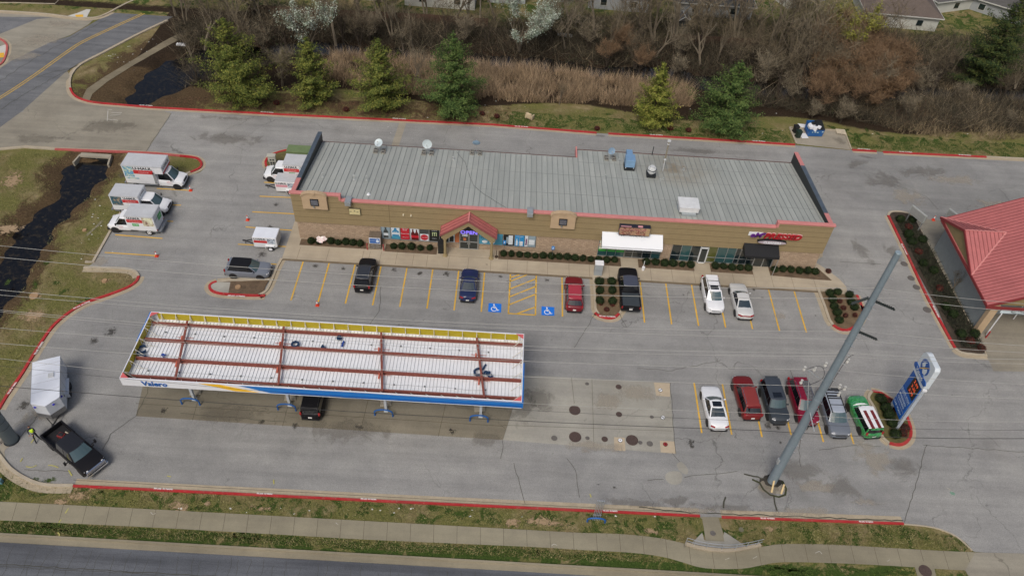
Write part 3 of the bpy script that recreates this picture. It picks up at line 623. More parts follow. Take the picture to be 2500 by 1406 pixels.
# ---- upper left street corner
slab('verge_path',[(200,243),(212,218),(256,188),(320,150),(400,102),(450,76),(500,55),(520,40),(530,52),(497,62),(452,90),(397,120),(325,161),(263,200),(226,230),(218,249)],asphalt('dirt_path',(.17,.145,.095),(.22,.19,.13),(.28,.245,.17),0,.06,.5,.1,.25),.036)
slab('kerb_ramp',[(160,42),(190,33),(250,8),(300,-6),(345,-10),(262,14),(222,24),(212,44)],mat('ramp_concrete',(.52,.51,.47),.9,var=.08,scale=2),.05)
slab('tactile_pad',[(183,38),(203,37),(204,43),(186,43)],mat('tactile_yellow',(.72,.42,.03),.7,var=.1),.056)
slab('kerb_ramp',[(-30,125),(14,110),(17,135),(-30,150)],MATS['ramp_concrete'],.05); slab('tactile_pad',[(-20,132),(10,130),(12,141),(-20,144)],MATS['tactile_yellow'],.056)
kerb(spline(gp([(-40,86),(0,97),(15,108),(18,122),(12,145),(0,160),(-40,175)]),3),fadem,1,gut=.4)
kerb(spline(gp([(-120,24),(0,29),(110,36),(180,45),(225,46),(256,38),(300,15),(345,-5),(420,-35)]),4),kerbm,-1,gut=.5)
kerb(gp([(150,-3),(135,12),(34,9),(-50,10)]),kerbm,1,gut=0,w=.12)
struct((lambda m_:(m_.sheet(poly([(56,271),(164,174),(172,188),(160,200),(120,236),(75,280)]),.040),m_.build('gutter_concrete',apronm))[1])(MB()))
mb=MB()
for a,b_,sx_ in (((262,268),(274,269),0),((272,276),(298,276),0),((268,283),(296,280),0),((262,292),(275,294),0),((276,293),(288,295),0),((264,271),(262,296),0)): ribbon(mb,[G(*a),G(*b_)],.05,-.05,.042)
struct(mb.build('faded_stencil',mat('faded_white_paint',(.42,.41,.37),.8,var=.2,scale=5)))

# utility locate marks sprayed on the ground
mb=MB()
def spray(pts,w=.09): 
    q=spline(gp(pts),3); ribbon(mb,q,w/2,-w/2,.062)
for c in ([(76,1082),(82,1074),(86,1068)],[(50,1128),(56,1118)],[(118,1136),(130,1137),(143,1142)],[(64,1139),(78,1141),(90,1136)],[(168,1148),(176,1162)],[(160,1253),(168,1241)],[(144,1276),(150,1268)],[(133,1314),(146,1307),(142,1300)],[(668,1171),(669,1182)],[(408,1162),(418,1164)],[(1440,1206),(1443,1214)]): spray(c)
struct(mb.build('spray_marks',worn('spray_yellow',(.48,.46,.10),(.3,.28,.2),.9,5.)))
mb=MB()
for c in ([(368,1250),(374,1256),(380,1253)],[(1347,1332),(1352,1328),(1360,1331)],[(1990,1350),(2000,1346),(2006,1352)],[(1838,1363),(1848,1358)],[(2310,1190),(2322,1197)],[(820,1276),(826,1281)],[(1770,1366),(1780,1362)],[(2165,1370),(2172,1366)]): spray(c,.05)
struct(mb.build('chalk_marks',worn('chalk_white',(.48,.47,.42),(.3,.28,.2),.9,5.)))
softpatches('pale_wear_marks',[(G(2325,1205),.5,.35,.2)],softmat('green_spray',(.10,.42,.24),.4,.5,2.),.058)
# ================================================================ VEHICLES
def glassm(name,col,rough=.06): return mat(name,col,rough,0,var=0,spec=.9,coat=.5)
gl_w=glassm('windshield_glass',(.06,.10,.108)); gl_d=glassm('tinted_glass',(.006,.007,.009),.1); gl_b=glassm('rear_glass',(.02,.035,.045),.08)
rub=mat('tyre_rubber',(.012,.012,.013),.85,var=.2,scale=5); rimm=mat('alloy_rim',(.55,.56,.57),.35,.6,var=.05); rimd=mat('dark_rim',(.03,.03,.032),.4,.3,var=.05)
blkp=mat('black_trim',(.014,.014,.016),.55,var=.15,scale=6); chrome=mat('chrome',(.75,.76,.78),.15,1.,var=.05); hl=mat('headlamp_lens',(.62,.64,.66),.12,0,var=.1,scale=20,coat=1.)
tlm=mat('taillamp_lens',(.30,.008,.010),.18,0,var=.1,coat=1.); plate=mat('licence_plate',(.72,.72,.70),.4,var=.1,scale=30); whitep=paint('white_body',(.74,.76,.78))
def loft(mb,st,mi=0,capf=True,capb=True,n=7):
    "st: (y, halfwidth, zlow, zshoulder, ztop) front to back"
    vs=[];N_=14
    for y,hw,zl,zs,zt in st:
        zm=zl+(zs-zl)*.45
        h=[(0,zl),(hw*.84,zl),(hw*.975,zl+.10),(hw,zm),(hw*.985,zs-.12*(zs-zl)),(hw*.93,zs),(hw*.55,zt-.25*(zt-zs)),(0,zt)]
        ring=[(x,y,z) for x,z in h]+[(-x,y,z) for x,z in h[-2:0:-1]]
        vs+=ring
    fs=[]
    for i in range(len(st)-1):
        for k in range(N_):
            fs.append((i*N_+k,i*N_+(k+1)%N_,(i+1)*N_+(k+1)%N_,(i+1)*N_+k))
    if capf: fs.append(tuple(range(N_))[::-1])
    if capb: fs.append(tuple(range((len(st)-1)*N_,len(st)*N_)))
    mb.add(vs,fs,mi)
def ghring(yf,yb,hw,z,bf,bb,cf,cb):
    p=[]
    for x in (-1,-.5,0,.5,1): p.append((x*(hw-.10),yf-bf*x*x,z))
    ym=(yf+yb)/2
    p+=[(hw,yf-bf-cf,z),(hw+.015,ym,z),(hw,yb+bb+cb,z)]
    for x in (1,.5,0,-.5,-1): p.append((x*(hw-.10),yb+bb*x*x,z))
    p+=[(-hw,yb+bb+cb,z),(-hw-.015,ym,z),(-hw,yf-bf-cf,z)]
    return p
def greenhouse(root,bodym,g,roofm=None,hw=.8,sideglass=None,solidback=False):
    """g: yw0,yw1 windshield base/top; yr1,yr0 rear glass top/base; zb belt; zr roof; hwb,hwt half widths"""
    lo=ghring(g['w0'],g['r0'],g['hb'],g['zb'],.16,.10,.06,.06); hi=ghring(g['w1'],g['r1'],g['ht'],g['zr']-.06,.10,.06,.04,.04)
    sg=sideglass or gl_d
    def part(nm,segs,m_):
        mb=MB()
        for k in segs:
            a,b_=k,(k+1)%16; mb.add([lo[a],lo[b_],hi[b_],hi[a]],[(0,3,2,1)])
        return mb.build(nm,m_,root)
    part('windshield',range(0,4),gl_w); part('side_window',(5,6),sg); part('side_window',(13,14),sg); part('rear_window',range(8,12),bodym if solidback else g.get('rg',gl_b))
    # roof with pillars
    mb=MB()
    for k in (4,7,12,15): a,b_=k,(k+1)%16; mb.add([lo[a],lo[b_],hi[b_],hi[a]],[(0,3,2,1)])
    c1=[(x*.93,(y-(g['w1']+g['r1'])/2)*.95+(g['w1']+g['r1'])/2,g['zr']-.015) for x,y,z in hi]; c2=[(x*.55,(y-(g['w1']+g['r1'])/2)*.7+(g['w1']+g['r1'])/2,g['zr']+.01) for x,y,z in hi]
    n=16; mb.add(hi+c1,[(k,(k+1)%n+0,(k+1)%n+n,k+n)[::-1] for k in range(n)],1); mb.add(c1+c2,[(k,(k+1)%n,(k+1)%n+n,k+n)[::-1] for k in range(n)],1); mb.add(c2,[tuple(range(n))[::-1]],1)
    for k in g.get('bp',()):   # door pillars
        for s in (-1,1):
            y=k; t=.5; a=Vector((s*(g['hb']+.018),y,g['zb'])); b_=Vector((s*(g['ht']+.018),y-.06,g['zr']-.07)); mb.bar(a,b_,.07,.02,2)
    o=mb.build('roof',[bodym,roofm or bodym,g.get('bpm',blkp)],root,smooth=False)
    return o
def wheel(root,x,y,r=.34,wd=.24,rim=None):
    s=1 if x>0 else -1
    mb=MB(); T=Matrix.Translation((x,y,r))@Matrix.Rotation(s*pi/2,4,'Y'); mb.T=T
    pr=[(-wd/2,r*.72),(-wd/2,r*.95),(-wd/2+.03,r),(wd/2-.03,r),(wd/2,r*.95),(wd/2,r*.66)]
    n=20
    vs=[];fs=[]
    for z,q in pr:
        for k in range(n): a=2*pi*k/n; vs.append((q*cos(a),q*sin(a),z))
    for i in range(len(pr)-1):
        for k in range(n): fs.append((i*n+k,i*n+(k+1)%n,(i+1)*n+(k+1)%n,(i+1)*n+k))
    fs.append(tuple(range(n))[::-1]); mb.add(vs,fs); wh=mb.build('wheel',rub,root,smooth=False)
    mb=MB(); mb.T=T; z=wd/2-.03; mb.cyl((0,0,0),r*.64,z-.02,z,n,1)
    mb.cyl((0,0,0),r*.14,z,z+.03,8,0)
    for k in range(5):
        a=2*pi*k/5; mb.bar((0,0,z+.012),(cos(a)*r*.62,sin(a)*r*.62,z+.012),.075,.022,0)
    mb.tube([(cos(2*pi*k/20)*r*.63,sin(2*pi*k/20)*r*.63,z+.005) for k in range(21)],.022,5,0,False)
    mb.build('rim',[rim or rimm,blkp],wh)
def arches(mb,W,ys,r,mi=1):
    for s in (-1,1):
        for y in ys:
            T=Matrix.Translation((s*(W/2-.05),y,r))@Matrix.Rotation(s*pi/2,4,'Y'); old=mb.T; mb.T=T; mb.cyl((0,0,0),r*1.2,-.05,.058,20,mi); mb.T=old
def lampbox(root,name,x,y,z,sx,sy,sz,m_,rz=0.):
    mb=MB(); mb.box(-sx/2,sx/2,-sy/2,sy/2,-sz/2,sz/2); o=mb.build(name,m_,root,bevel=min(sx,sy,sz)*.35); o.location=(x,y,z); o.rotation_euler=(0,0,rz); return o
def car(name,label,cat,pos,rz,col,L=4.7,W=1.84,H=1.68,kind='suv',roofc=None,rails=None,sun=False,rim=None,group='parked cars',grille=blkp,lowb=None,plates=True,zb=None,hood=None,rg=None,tail='v',coat=None):
    """front is +Y locally"""
    root=empty(name,(pos[0],pos[1],.02),rz,label,cat,group)
    bm=col if not isinstance(col,tuple) else paint(name+'_'+'_'.join('%02d'%int(c*99) for c in col),col)
    h=L/2; hw=W/2; r=.35 if kind!='sedan' else .325
    if kind=='sedan':
        zh,zc,zb_,zd=.72,.93,.93,1.02
        st=[(h,hw*.42,.36,.50,.54),(h-.05,hw*.62,.30,.58,.62),(h-.14,hw*.80,.24,.64,.69),(h-.34,hw*.93,.20,.69,.77),(h-.6,hw*.98,.19,.73,.82),(h-.85,hw*.995,.19,.78,.87),(h-1.45,hw,.19,.86,.96),(h-2.2,hw,.19,.90,.98),(-h+1.9,hw,.19,.94,1.0),(-h+1.1,hw*.99,.20,.96,1.05),(-h+.5,hw*.95,.23,.96,1.07),(-h+.22,hw*.88,.26,.93,1.05),(-h+.08,hw*.74,.30,.86,.99),(-h,hw*.52,.40,.70,.76)]
        g=dict(w0=h-1.42,w1=h-2.12,r1=-h+1.75,r0=-h+.86,zb=.94,zr=H,hb=hw*.88,ht=hw*.66,bp=(-.12,))
    elif kind in('suv','boxy','hatch'):
        zb_=.62*H
        hd=.56*H if kind!='boxy' else .60*H
        st=[(h,hw*.46,.40,hd-.20,hd-.16),(h-.05,hw*.66,.34,hd-.12,hd-.08),(h-.13,hw*.82,.28,hd-.06,hd-.01),(h-.32,hw*.94,.24,hd-.01,hd+.06),(h-.55,hw*.98,.24,hd+.02,hd+.09),(h-.75,hw*.995,.23,hd+.04,hd+.12),(h-1.2,hw,.23,zb_-.06,zb_+.02),(h-2.,hw,.23,zb_,zb_+.05),(-h+1.4,hw,.23,zb_+.03,zb_+.07),(-h+.6,hw*.985,.25,zb_+.03,zb_+.06),(-h+.22,hw*.93,.30,zb_+.01,zb_+.04),(-h+.09,hw*.84,.34,zb_-.06,zb_-.02),(-h+.03,hw*.72,.36,zb_-.16,zb_-.12),(-h,hw*.58,.42,zb_-.35,zb_-.3)]
        k=dict(suv=(1.12,1.85,.62,.22),boxy=(1.22,1.68,.22,.10),hatch=(.95,1.75,.9,.3))[kind]
        g=dict(w0=h-k[0],w1=h-k[1],r1=-h+k[2],r0=-h+k[3],zb=zb_,zr=H,hb=hw*.90,ht=hw*.72 if kind!='boxy' else hw*.80,bp=(.15,-.85),rg=rg or gl_d)
    elif kind=='pickup':
        zb_=1.12; bl=hood or 1.75      # bed length
        st=[(h,hw*.55,.50,.93,.98),(h-.05,hw*.74,.44,1.0,1.05),(h-.13,hw*.88,.38,1.05,1.09),(h-.3,hw*.97,.34,1.08,1.15),(h-.8,hw,.33,1.11,1.20),(h-1.35,hw,.33,1.12,1.20),(-h+bl+.1,hw,.33,1.14,1.18),(-h+bl,hw*.99,.33,1.14,1.17)]
        g=dict(w0=h-1.32,w1=h-1.95,r1=-h+bl+.28,r0=-h+bl+.10,zb=1.13,zr=H,hb=hw*.90,ht=hw*.74,bp=((-h+bl+h-1.3)/2-.0,),rg=gl_d)
    mb=MB(); loft(mb,st); arches(mb,W,(h-.92,-h+.92 if kind!='pickup' else -h+1.05),r)
    if kind=='pickup':
        y0,y1=-h+.03,-h+bl-.02
        for s in (-1,1):
            mb.box(min(s*(hw-.14),s*(hw-.01)),max(s*(hw-.14),s*(hw-.01)),y0+.05,y1,.42,1.13,0)
        mb.box(-hw+.03,hw-.03,y0,y0+.09,.48,1.11,0); mb.box(-hw+.1,hw-.1,y0+.05,y1,.42,.62,1); mb.box(-hw+.05,hw-.05,y0-.08,y0,.44,.62,2)
    else: mb.box(-hw*.8,hw*.8,-h-.01,-h+.16,.30,.50,2)
    mb.box(-hw*.62,hw*.62,h-.16,h+.015,.27,.46,2)
    body=mb.build('body',[bm,blkp,lowb or blkp],root,smooth=True)
    m_=body.modifiers.new('edge','EDGE_SPLIT'); m_.split_angle=R(38)
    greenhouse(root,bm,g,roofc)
    for s in (-1,1):
        for y in (h-.92,-h+.92 if kind!='pickup' else -h+1.05): wheel(root,s*(hw-.13),y,r,.23,rim)
    zn=st[1][3]
    for s in (-1,1):
        lampbox(root,'headlight',s*(hw-.30),h-.20,zn-.02,.36,.24,.15,hl,s*-.55)
        if kind=='sedan': lampbox(root,'taillight',s*(hw-.30),-h+.14,.86,.42,.18,.14,tlm,s*.45)
        elif kind=='pickup': lampbox(root,'taillight',s*(hw-.09),-h+.06,.92,.14,.12,.36,tlm)
        else: lampbox(root,'taillight',s*(hw-.16),-h+.11,zb_-.02,.20,.16,.34,tlm,s*.2)
        mb=MB(); mb.box(0,s*.2,-.05,.05,-.07,.07) if s>0 else mb.box(-.2,0,-.05,.05,-.07,.07); o=mb.build('wing_mirror',bm if kind!='pickup' else blkp,root,bevel=.03); o.location=(s*(hw*.93),g['w0']-.42,g['zb']+.06)
    mb=MB(); mb.box(-hw*.5,hw*.5,h-.10,h+.012,zn-.22,zn-.07); mb.build('grille',grille,root,bevel=.02)
    if plates: mb=MB(); mb.box(-.16,.16,-h-.035,-h-.015,.62,.78) if kind!='sedan' else mb.box(-.16,.16,-h-.03,-h-.012,.55,.70); mb.build('licence_plate',plate,root)
    if kind in('suv','boxy','hatch'):
        mb=MB(); mb.box(-hw*.66,hw*.66,g['r1']-.16,g['r1']+.05,H-.07,H-.025); mb.build('spoiler',bm,root,bevel=.02)
    if rails:
        mb=MB()
        for s in (-1,1):
            x=s*(g['ht']-.08); mb.tube([(x,g['w1']-.25,H-.02),(x,g['w1']-.40,H+.05),(x,g['r1']+.45,H+.05),(x,g['r1']+.28,H-.02)],.022,6)
        if rails=='bars': 
            for y in (g['w1']-.8,g['r1']+.8): mb.bar((-g['ht']+.08,y,H+.06),(g['ht']-.08,y,H+.06),.05,.03)
        mb.build('roof_rails',chrome if rails=='chrome' else blkp,root)
    if sun:
        mb=MB(); y=g['w1']-.55; mb.box(-.42,.42,y-.3,y+.28,H-.0,H+.018); mb.build('sunroof',gl_d,root,bevel=.01)
    return root,g
S=-1
blackp=paint('black_body',(.010,.010,.012)); 
car('parked_suv','black crossover parked nose to the shops with tall red rear lamps','suv',(-14.32,57.05),0,blackp,4.55,1.82,1.68,rails='chrome',roofc=paint('dark_grey_roof',(.035,.04,.05)))
car('parked_sedan','dark navy sedan parked nose to the shops left of the blue wheelchair square','sedan',(-3.55,56.6),0,paint('navy_body',(.018,.028,.085)),4.6,1.8,1.45,'sedan')
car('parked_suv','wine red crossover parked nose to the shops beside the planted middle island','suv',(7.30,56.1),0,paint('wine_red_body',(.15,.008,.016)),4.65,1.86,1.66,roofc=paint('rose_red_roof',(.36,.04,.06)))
r_,g=car('parked_pickup','black crew cab pickup with flat bed cover parked right of the middle island','pickup',(13.05,57.2),0,blackp,5.75,2.0,1.9,'pickup',roofc=paint('slate_roof',(.06,.07,.10)),rails=None,hood=1.85,grille=chrome)
mb=MB(); mb.box(-.86,.86,-2.78,-.98,1.11,1.16); mb.build('bed_cover',mat('bed_cover_vinyl',(.035,.045,.052),.6,var=.1),r_,bevel=.02)
mb=MB(); mb.box(-.22,.22,-2.905,-2.885,.92,.98); mb.build('badge',chrome,r_)
car('parked_suv','white crossover backed into its stall with roof rails and sunroof','suv',(21.75,57.15),pi+.02,whitep,4.75,1.88,1.70,rails='bars',sun=True,grille=chrome)
car('parked_sedan','silver older sedan beside the white crossover with full width red tail lamp','sedan',(24.70,56.65),.02,paint('silver_body',(.56,.57,.56)),5.0,1.84,1.42,'sedan')
r_=D.objects['parked_sedan.001']; mb=MB(); mb.box(-.62,.62,-2.515,-2.44,.80,.90); mb.build('tail_lamp_strip',tlm,r_)
car('parked_suv','blue grey crossover with black roof parked sideways near the left island','suv',(-26.35,56.85),-pi/2,paint('blue_grey_body',(.17,.19,.225)),4.6,1.86,1.62,'suv',roofc=paint('black_roof',(.012,.012,.014)),rim=rimd,grille=blkp)
car('parked_suv','black suv half hidden under the fuel canopy','suv',(-16.2,41.55),0,blackp,4.9,1.95,1.78,'boxy',rails='rail')
# bottom row
car('parked_sedan','white sedan with dark sunroof at the left end of the lower parking row','sedan',(19.92,42.85),.05,whitep,4.85,1.86,1.45,'sedan',sun=True)
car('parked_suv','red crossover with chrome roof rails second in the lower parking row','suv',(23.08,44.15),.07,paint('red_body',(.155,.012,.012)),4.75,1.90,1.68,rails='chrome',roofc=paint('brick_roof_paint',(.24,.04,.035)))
car('parked_suv','dark slate boxy suv with flat roof third in the lower parking row','suv',(25.55,43.75),pi+.07,paint('slate_body',(.045,.055,.065)),4.5,1.84,1.82,'boxy',roofc=paint('slate_top',(.05,.06,.075)),sun=True)
r_,g=car('parked_suv','crimson suv with twin chrome bar grille partly behind the steel pole','suv',(28.25,44.0),pi+.06,paint('crimson_body',(.20,.010,.03)),4.95,1.92,1.80,'suv',rails='chrome',grille=chrome)
mb=MB(); mb.box(-.72,.05,-1.6,.6,1.785,1.83,0); mb.build('panoramic_roof_glass',mat('speckled_roof_glass',(.12,.12,.12),.2,var=.9,scale=6),r_,bevel=.01)
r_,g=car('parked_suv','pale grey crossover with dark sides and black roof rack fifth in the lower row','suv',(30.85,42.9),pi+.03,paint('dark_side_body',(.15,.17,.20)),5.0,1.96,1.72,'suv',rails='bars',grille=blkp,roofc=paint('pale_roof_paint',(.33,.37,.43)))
mb=MB()
for y in (-1.75,-1.45,-1.15,-.85): mb.box(-.60,.60,y-.08,y+.02,1.74,1.79)
for x in (-.62,.62): mb.box(x-.03,x+.03,-2.,.7,1.73,1.80)
mb.box(-.62,.62,-2.05,-1.95,1.7,1.78); mb.build('roof_rack',blkp,r_)
green=D.materials.new('wrapped_green_body'); green.use_nodes=True; nt=green.node_tree; L=nt.links; b=nt.nodes['Principled BSDF']; b.inputs['Roughness'].default_value=.3; b.inputs['Coat Weight'].default_value=.5
tc=N(nt,'ShaderNodeTexCoord'); nz=noise(nt,tc.outputs['Object'],2.6,6,.7,1.5)
c_=ramp(nt,nz,[(.3,(.01,.08,.025)),(.45,(.02,.22,.06)),(.53,(.10,.38,.12)),(.60,(.03,.12,.13)),(.68,(.25,.42,.38)),(.78,(.02,.2,.05))]); L.new(c_,b.inputs['Base Color'])
r_,g=car('parked_van','green and white wrapped retro van with two maroon roof stripes by the price sign','van',(33.62,42.75),.14,green,4.4,1.80,1.68,'boxy',roofc=whitep,group='parked cars',lowb=blkp)
mb=MB(); maroon=mat('maroon_stripe',(.16,.02,.02),.4,var=.3,scale=8)
for x in (-.34,.30): mb.box(x-.15,x+.15,-2.0,-.05,1.688,1.70)
mb.build('roof_stripe',maroon,r_,bevel=.01)
mb=MB(); loft(mb,[(2.12,.60,.78,.84,.90),(1.85,.72,.82,.93,1.0),(1.3,.76,.86,1.0,1.08),(1.02,.74,.9,1.02,1.10)]); mb.build('bonnet',whitep,r_,smooth=True)


# work pickup and enclosed trailer at the lower left
cx,cy=-34.9,34.65; hd=math.atan2(33.2-36.2,-32.6+37.2)-pi/2
r_,g=car('work_pickup','black pickup hitched to the white trailer with tools in its open bed','pickup',(cx,cy),hd,blackp,6.1,2.03,1.92,'pickup',hood=2.0,grille=chrome,group='vehicles',roofc=paint('black_cab_roof',(.020,.022,.028)))
mb=MB()
for z in (.72,.84,.96): mb.box(-.84,.84,3.0,3.15,z,z+.07)
mb.box(-.95,.95,2.95,3.18,.45,.62); mb.build('chrome_front_bars',chrome,r_,bevel=.015)
mb=MB(); 
for s in (-1,1): mb.box(min(s*1.0,s*1.42),max(s*1.0,s*1.42),1.15,1.22,1.22,1.30); mb.box(min(s*1.28,s*1.46),max(s*1.28,s*1.46),1.12,1.24,1.12,1.52)
mb.build('tow_mirrors',blkp,r_,bevel=.02)
Tm=Matrix.Translation((cx,cy,0.02))@Matrix.Rotation(hd,4,'Z')
def wloc(x,y,z): return Tm@Vector((x,y,z))
p=wloc(-.15,-1.9,.62); mb=MB(); mb.box(-.22,.22,-.28,.28,0,.30); mb.box(-.16,.16,-.22,.22,.30,.36,1); o=mb.build('generator',[mat('generator_red',(.20,.02,.02),.5),blkp],None,bevel=.03); o.location=p; o.rotation_euler=(0,0,hd+.3); tag(o,'small red generator standing in the open pickup bed','generator')
mb=MB()
for k in range(5): mb.tube([(.33*cos(t)*(.7+.08*k),.33*sin(t)*(.8+.06*k),.03+.03*k) for t in np.linspace(0,2*pi,18)],.014,5)
o=mb.build('coiled_hose',mat('grey_hose',(.10,.10,.10),.7)); o.location=wloc(.15,-1.25,.62); tag(o,'dark coiled hose lying behind the cab in the pickup bed','hose')
mb=MB(); mb.box(-.06,.06,-.5,.5,0,.08); o=mb.build('wood_plank',mat('pale_board',(.55,.48,.36),.8)); o.location=wloc(-.62,-1.55,.63); o.rotation_euler=(0,0,hd+.1); tag(o,'short pale board lying along the side of the pickup bed','plank')
# enclosed v-nose trailer
tc_=Vector((-39.15,40.3,0)); td=math.atan2(-4.3,1.81)+pi/2   # local -Y towards the nose
r_=empty('enclosed_trailer',(tc_.x,tc_.y,.02),td,'white enclosed trailer with pointed nose hitched behind the black pickup','trailer')
wt=mat('white_trailer_skin',(.66,.69,.73),.4,.1,var=.06,scale=2,coat=.2); wt2=mat('trailer_roof_skin',(.78,.82,.88),.35,.1,var=.07,scale=1.2)
out_=[(-1.12,2.42),(1.12,2.42),(1.12,-2.3),(.0,-2.95),(-1.12,-2.3)]
mb=MB(); mb.prism(out_,.5,2.28); b_=mb.build('trailer_box',wt,r_,bevel=.04)
mb=MB(); mb.prism([(x*1.0,y) for x,y in out_],2.285,2.34); mb.build('roof',wt2,r_,bevel=.03)
mb=MB(); mb.box(-1.06,-.02,-1.9,-1.8,.52,1.0) 
mb=MB()
for s in (-1,1):
    a=Vector((s*1.14,-2.32,.52)); c=Vector((0,-2.985,.52)); mb.add([a,c,c+Vector((0,0,.55)),a+Vector((0,0,.55))],[(0,1,2,3)])
mb.build('stone_guard',mat('checker_plate',(.22,.22,.22),.4,.5,var=.3,scale=12),r_)
for s in (-1,1):
    mb=MB(); mb.box(min(s*1.12,s*1.36),max(s*1.12,s*1.36),-.85,.95,.78,.86); mb.box(min(s*1.12,s*1.36),max(s*1.12,s*1.36),-.9,-.82,.4,.86); mb.build('fender',wt,r_)
    for y in (-.38,.48): wheel(r_,s*1.24,y,.34,.2,rimd)
mb=MB(); mb.bar((-.7,-2.3,.45),(0,-3.6,.45),.08); mb.bar((.7,-2.3,.45),(0,-3.6,.45),.08); mb.box(-.08,.08,-3.8,-3.5,.40,.55); mb.build('drawbar',blkp,r_)
bl=mat('blue_marker',(.02,.02,.35),.4)
for x,y,z in ((1.14,-2.0,2.0),(.55,-2.68,2.0),(-.9,-2.46,1.95)):
    mb=MB(); mb.box(-.10,.10,-.10,.10,-.05,.05); o=mb.build('blue_reflector',bl,r_,bevel=.04); o.location=(x,y,z); o.rotation_euler=(.2,0,.5)
seam=mat('trailer_seam',(.28,.29,.30),.5,.3,var=.1)
mb=MB()
for y in (-1.2,-.2,.8,1.8): mb.box(-1.11,1.11,y-.008,y+.008,2.34,2.345)
for s in (-1,1):
    for y in (-1.2,-.2,.8,1.8): mb.box(min(s*1.12,s*1.128),max(s*1.12,s*1.128),y-.012,y+.012,.52,2.26)
    mb.box(min(s*1.09,s*1.15),max(s*1.09,s*1.15),-2.3,2.42,2.24,2.33); mb.box(min(s*1.09,s*1.14),max(s*1.09,s*1.14),-2.3,2.42,.48,.58)
mb.build('panel_seams',seam,r_)
mb=MB(); mb.box(.2,.65,.1,.6,2.35,2.44); mb.build('roof_vent',mat('vent_plastic',(.6,.62,.62),.5),r_,bevel=.02)
mb=MB(); mb.box(1.122,1.14,-2.0,-1.3,.62,2.1); q=mb.build('side_door',wt,r_); mb=MB(); mb.box(1.14,1.17,-1.4,-1.35,1.2,1.45); mb.build('handle',blkp,q)
mb=MB(); mb.box(-1.0,1.0,2.425,2.45,.55,2.2); q=mb.build('rear_door',wt,r_)
for s in (-1,1): lampbox(r_,'taillight',s*.95,2.46,.62,.14,.04,.1,tlm)
# ---------------- rental trucks
redp=mat('rental_red',(.52,.03,.03),.5,var=.05); ink=mat('rental_black',(.015,.016,.02),.5,var=0); boxw=mat('box_panel_white',(.72,.74,.76),.45,.05,var=.06,scale=1.3,fine=.05); boxr=mat('box_roof_grey',(.52,.54,.56),.55,.1,var=.08,scale=.9,fine=.06)
def artm(name,stops,sc=2.2,dist=2.):
    m=D.materials.new(name); m.use_nodes=True; nt=m.node_tree; b=nt.nodes['Principled BSDF']; b.inputs['Roughness'].default_value=.5
    tc=N(nt,'ShaderNodeTexCoord'); nt.links.new(ramp(nt,noise(nt,tc.outputs['Object'],sc,4,.6,dist),stops,'EASE'),b.inputs['Base Color']); MATS[name]=m; return m
art_sea=artm('sea_picture',[(.3,(.02,.10,.22)),(.45,(.12,.35,.55)),(.55,(.45,.55,.42)),(.65,(.75,.78,.70)),(.75,(.1,.25,.15))],1.6)
art_dark=artm('night_picture',[(.3,(.01,.03,.05)),(.5,(.04,.12,.16)),(.6,(.25,.18,.12)),(.7,(.5,.45,.35))],1.4)
art_tan=artm('photo_picture',[(.3,(.08,.05,.04)),(.42,(.35,.25,.18)),(.55,(.62,.62,.45)),(.7,(.75,.78,.6))],1.2)
art_grey=artm('collage_picture',[(.35,(.02,.03,.06)),(.5,(.30,.38,.48)),(.6,(.75,.78,.8)),(.7,(.12,.14,.2))],3.)
grn=mat('green_sticker',(.06,.38,.10),.5,var=.1)
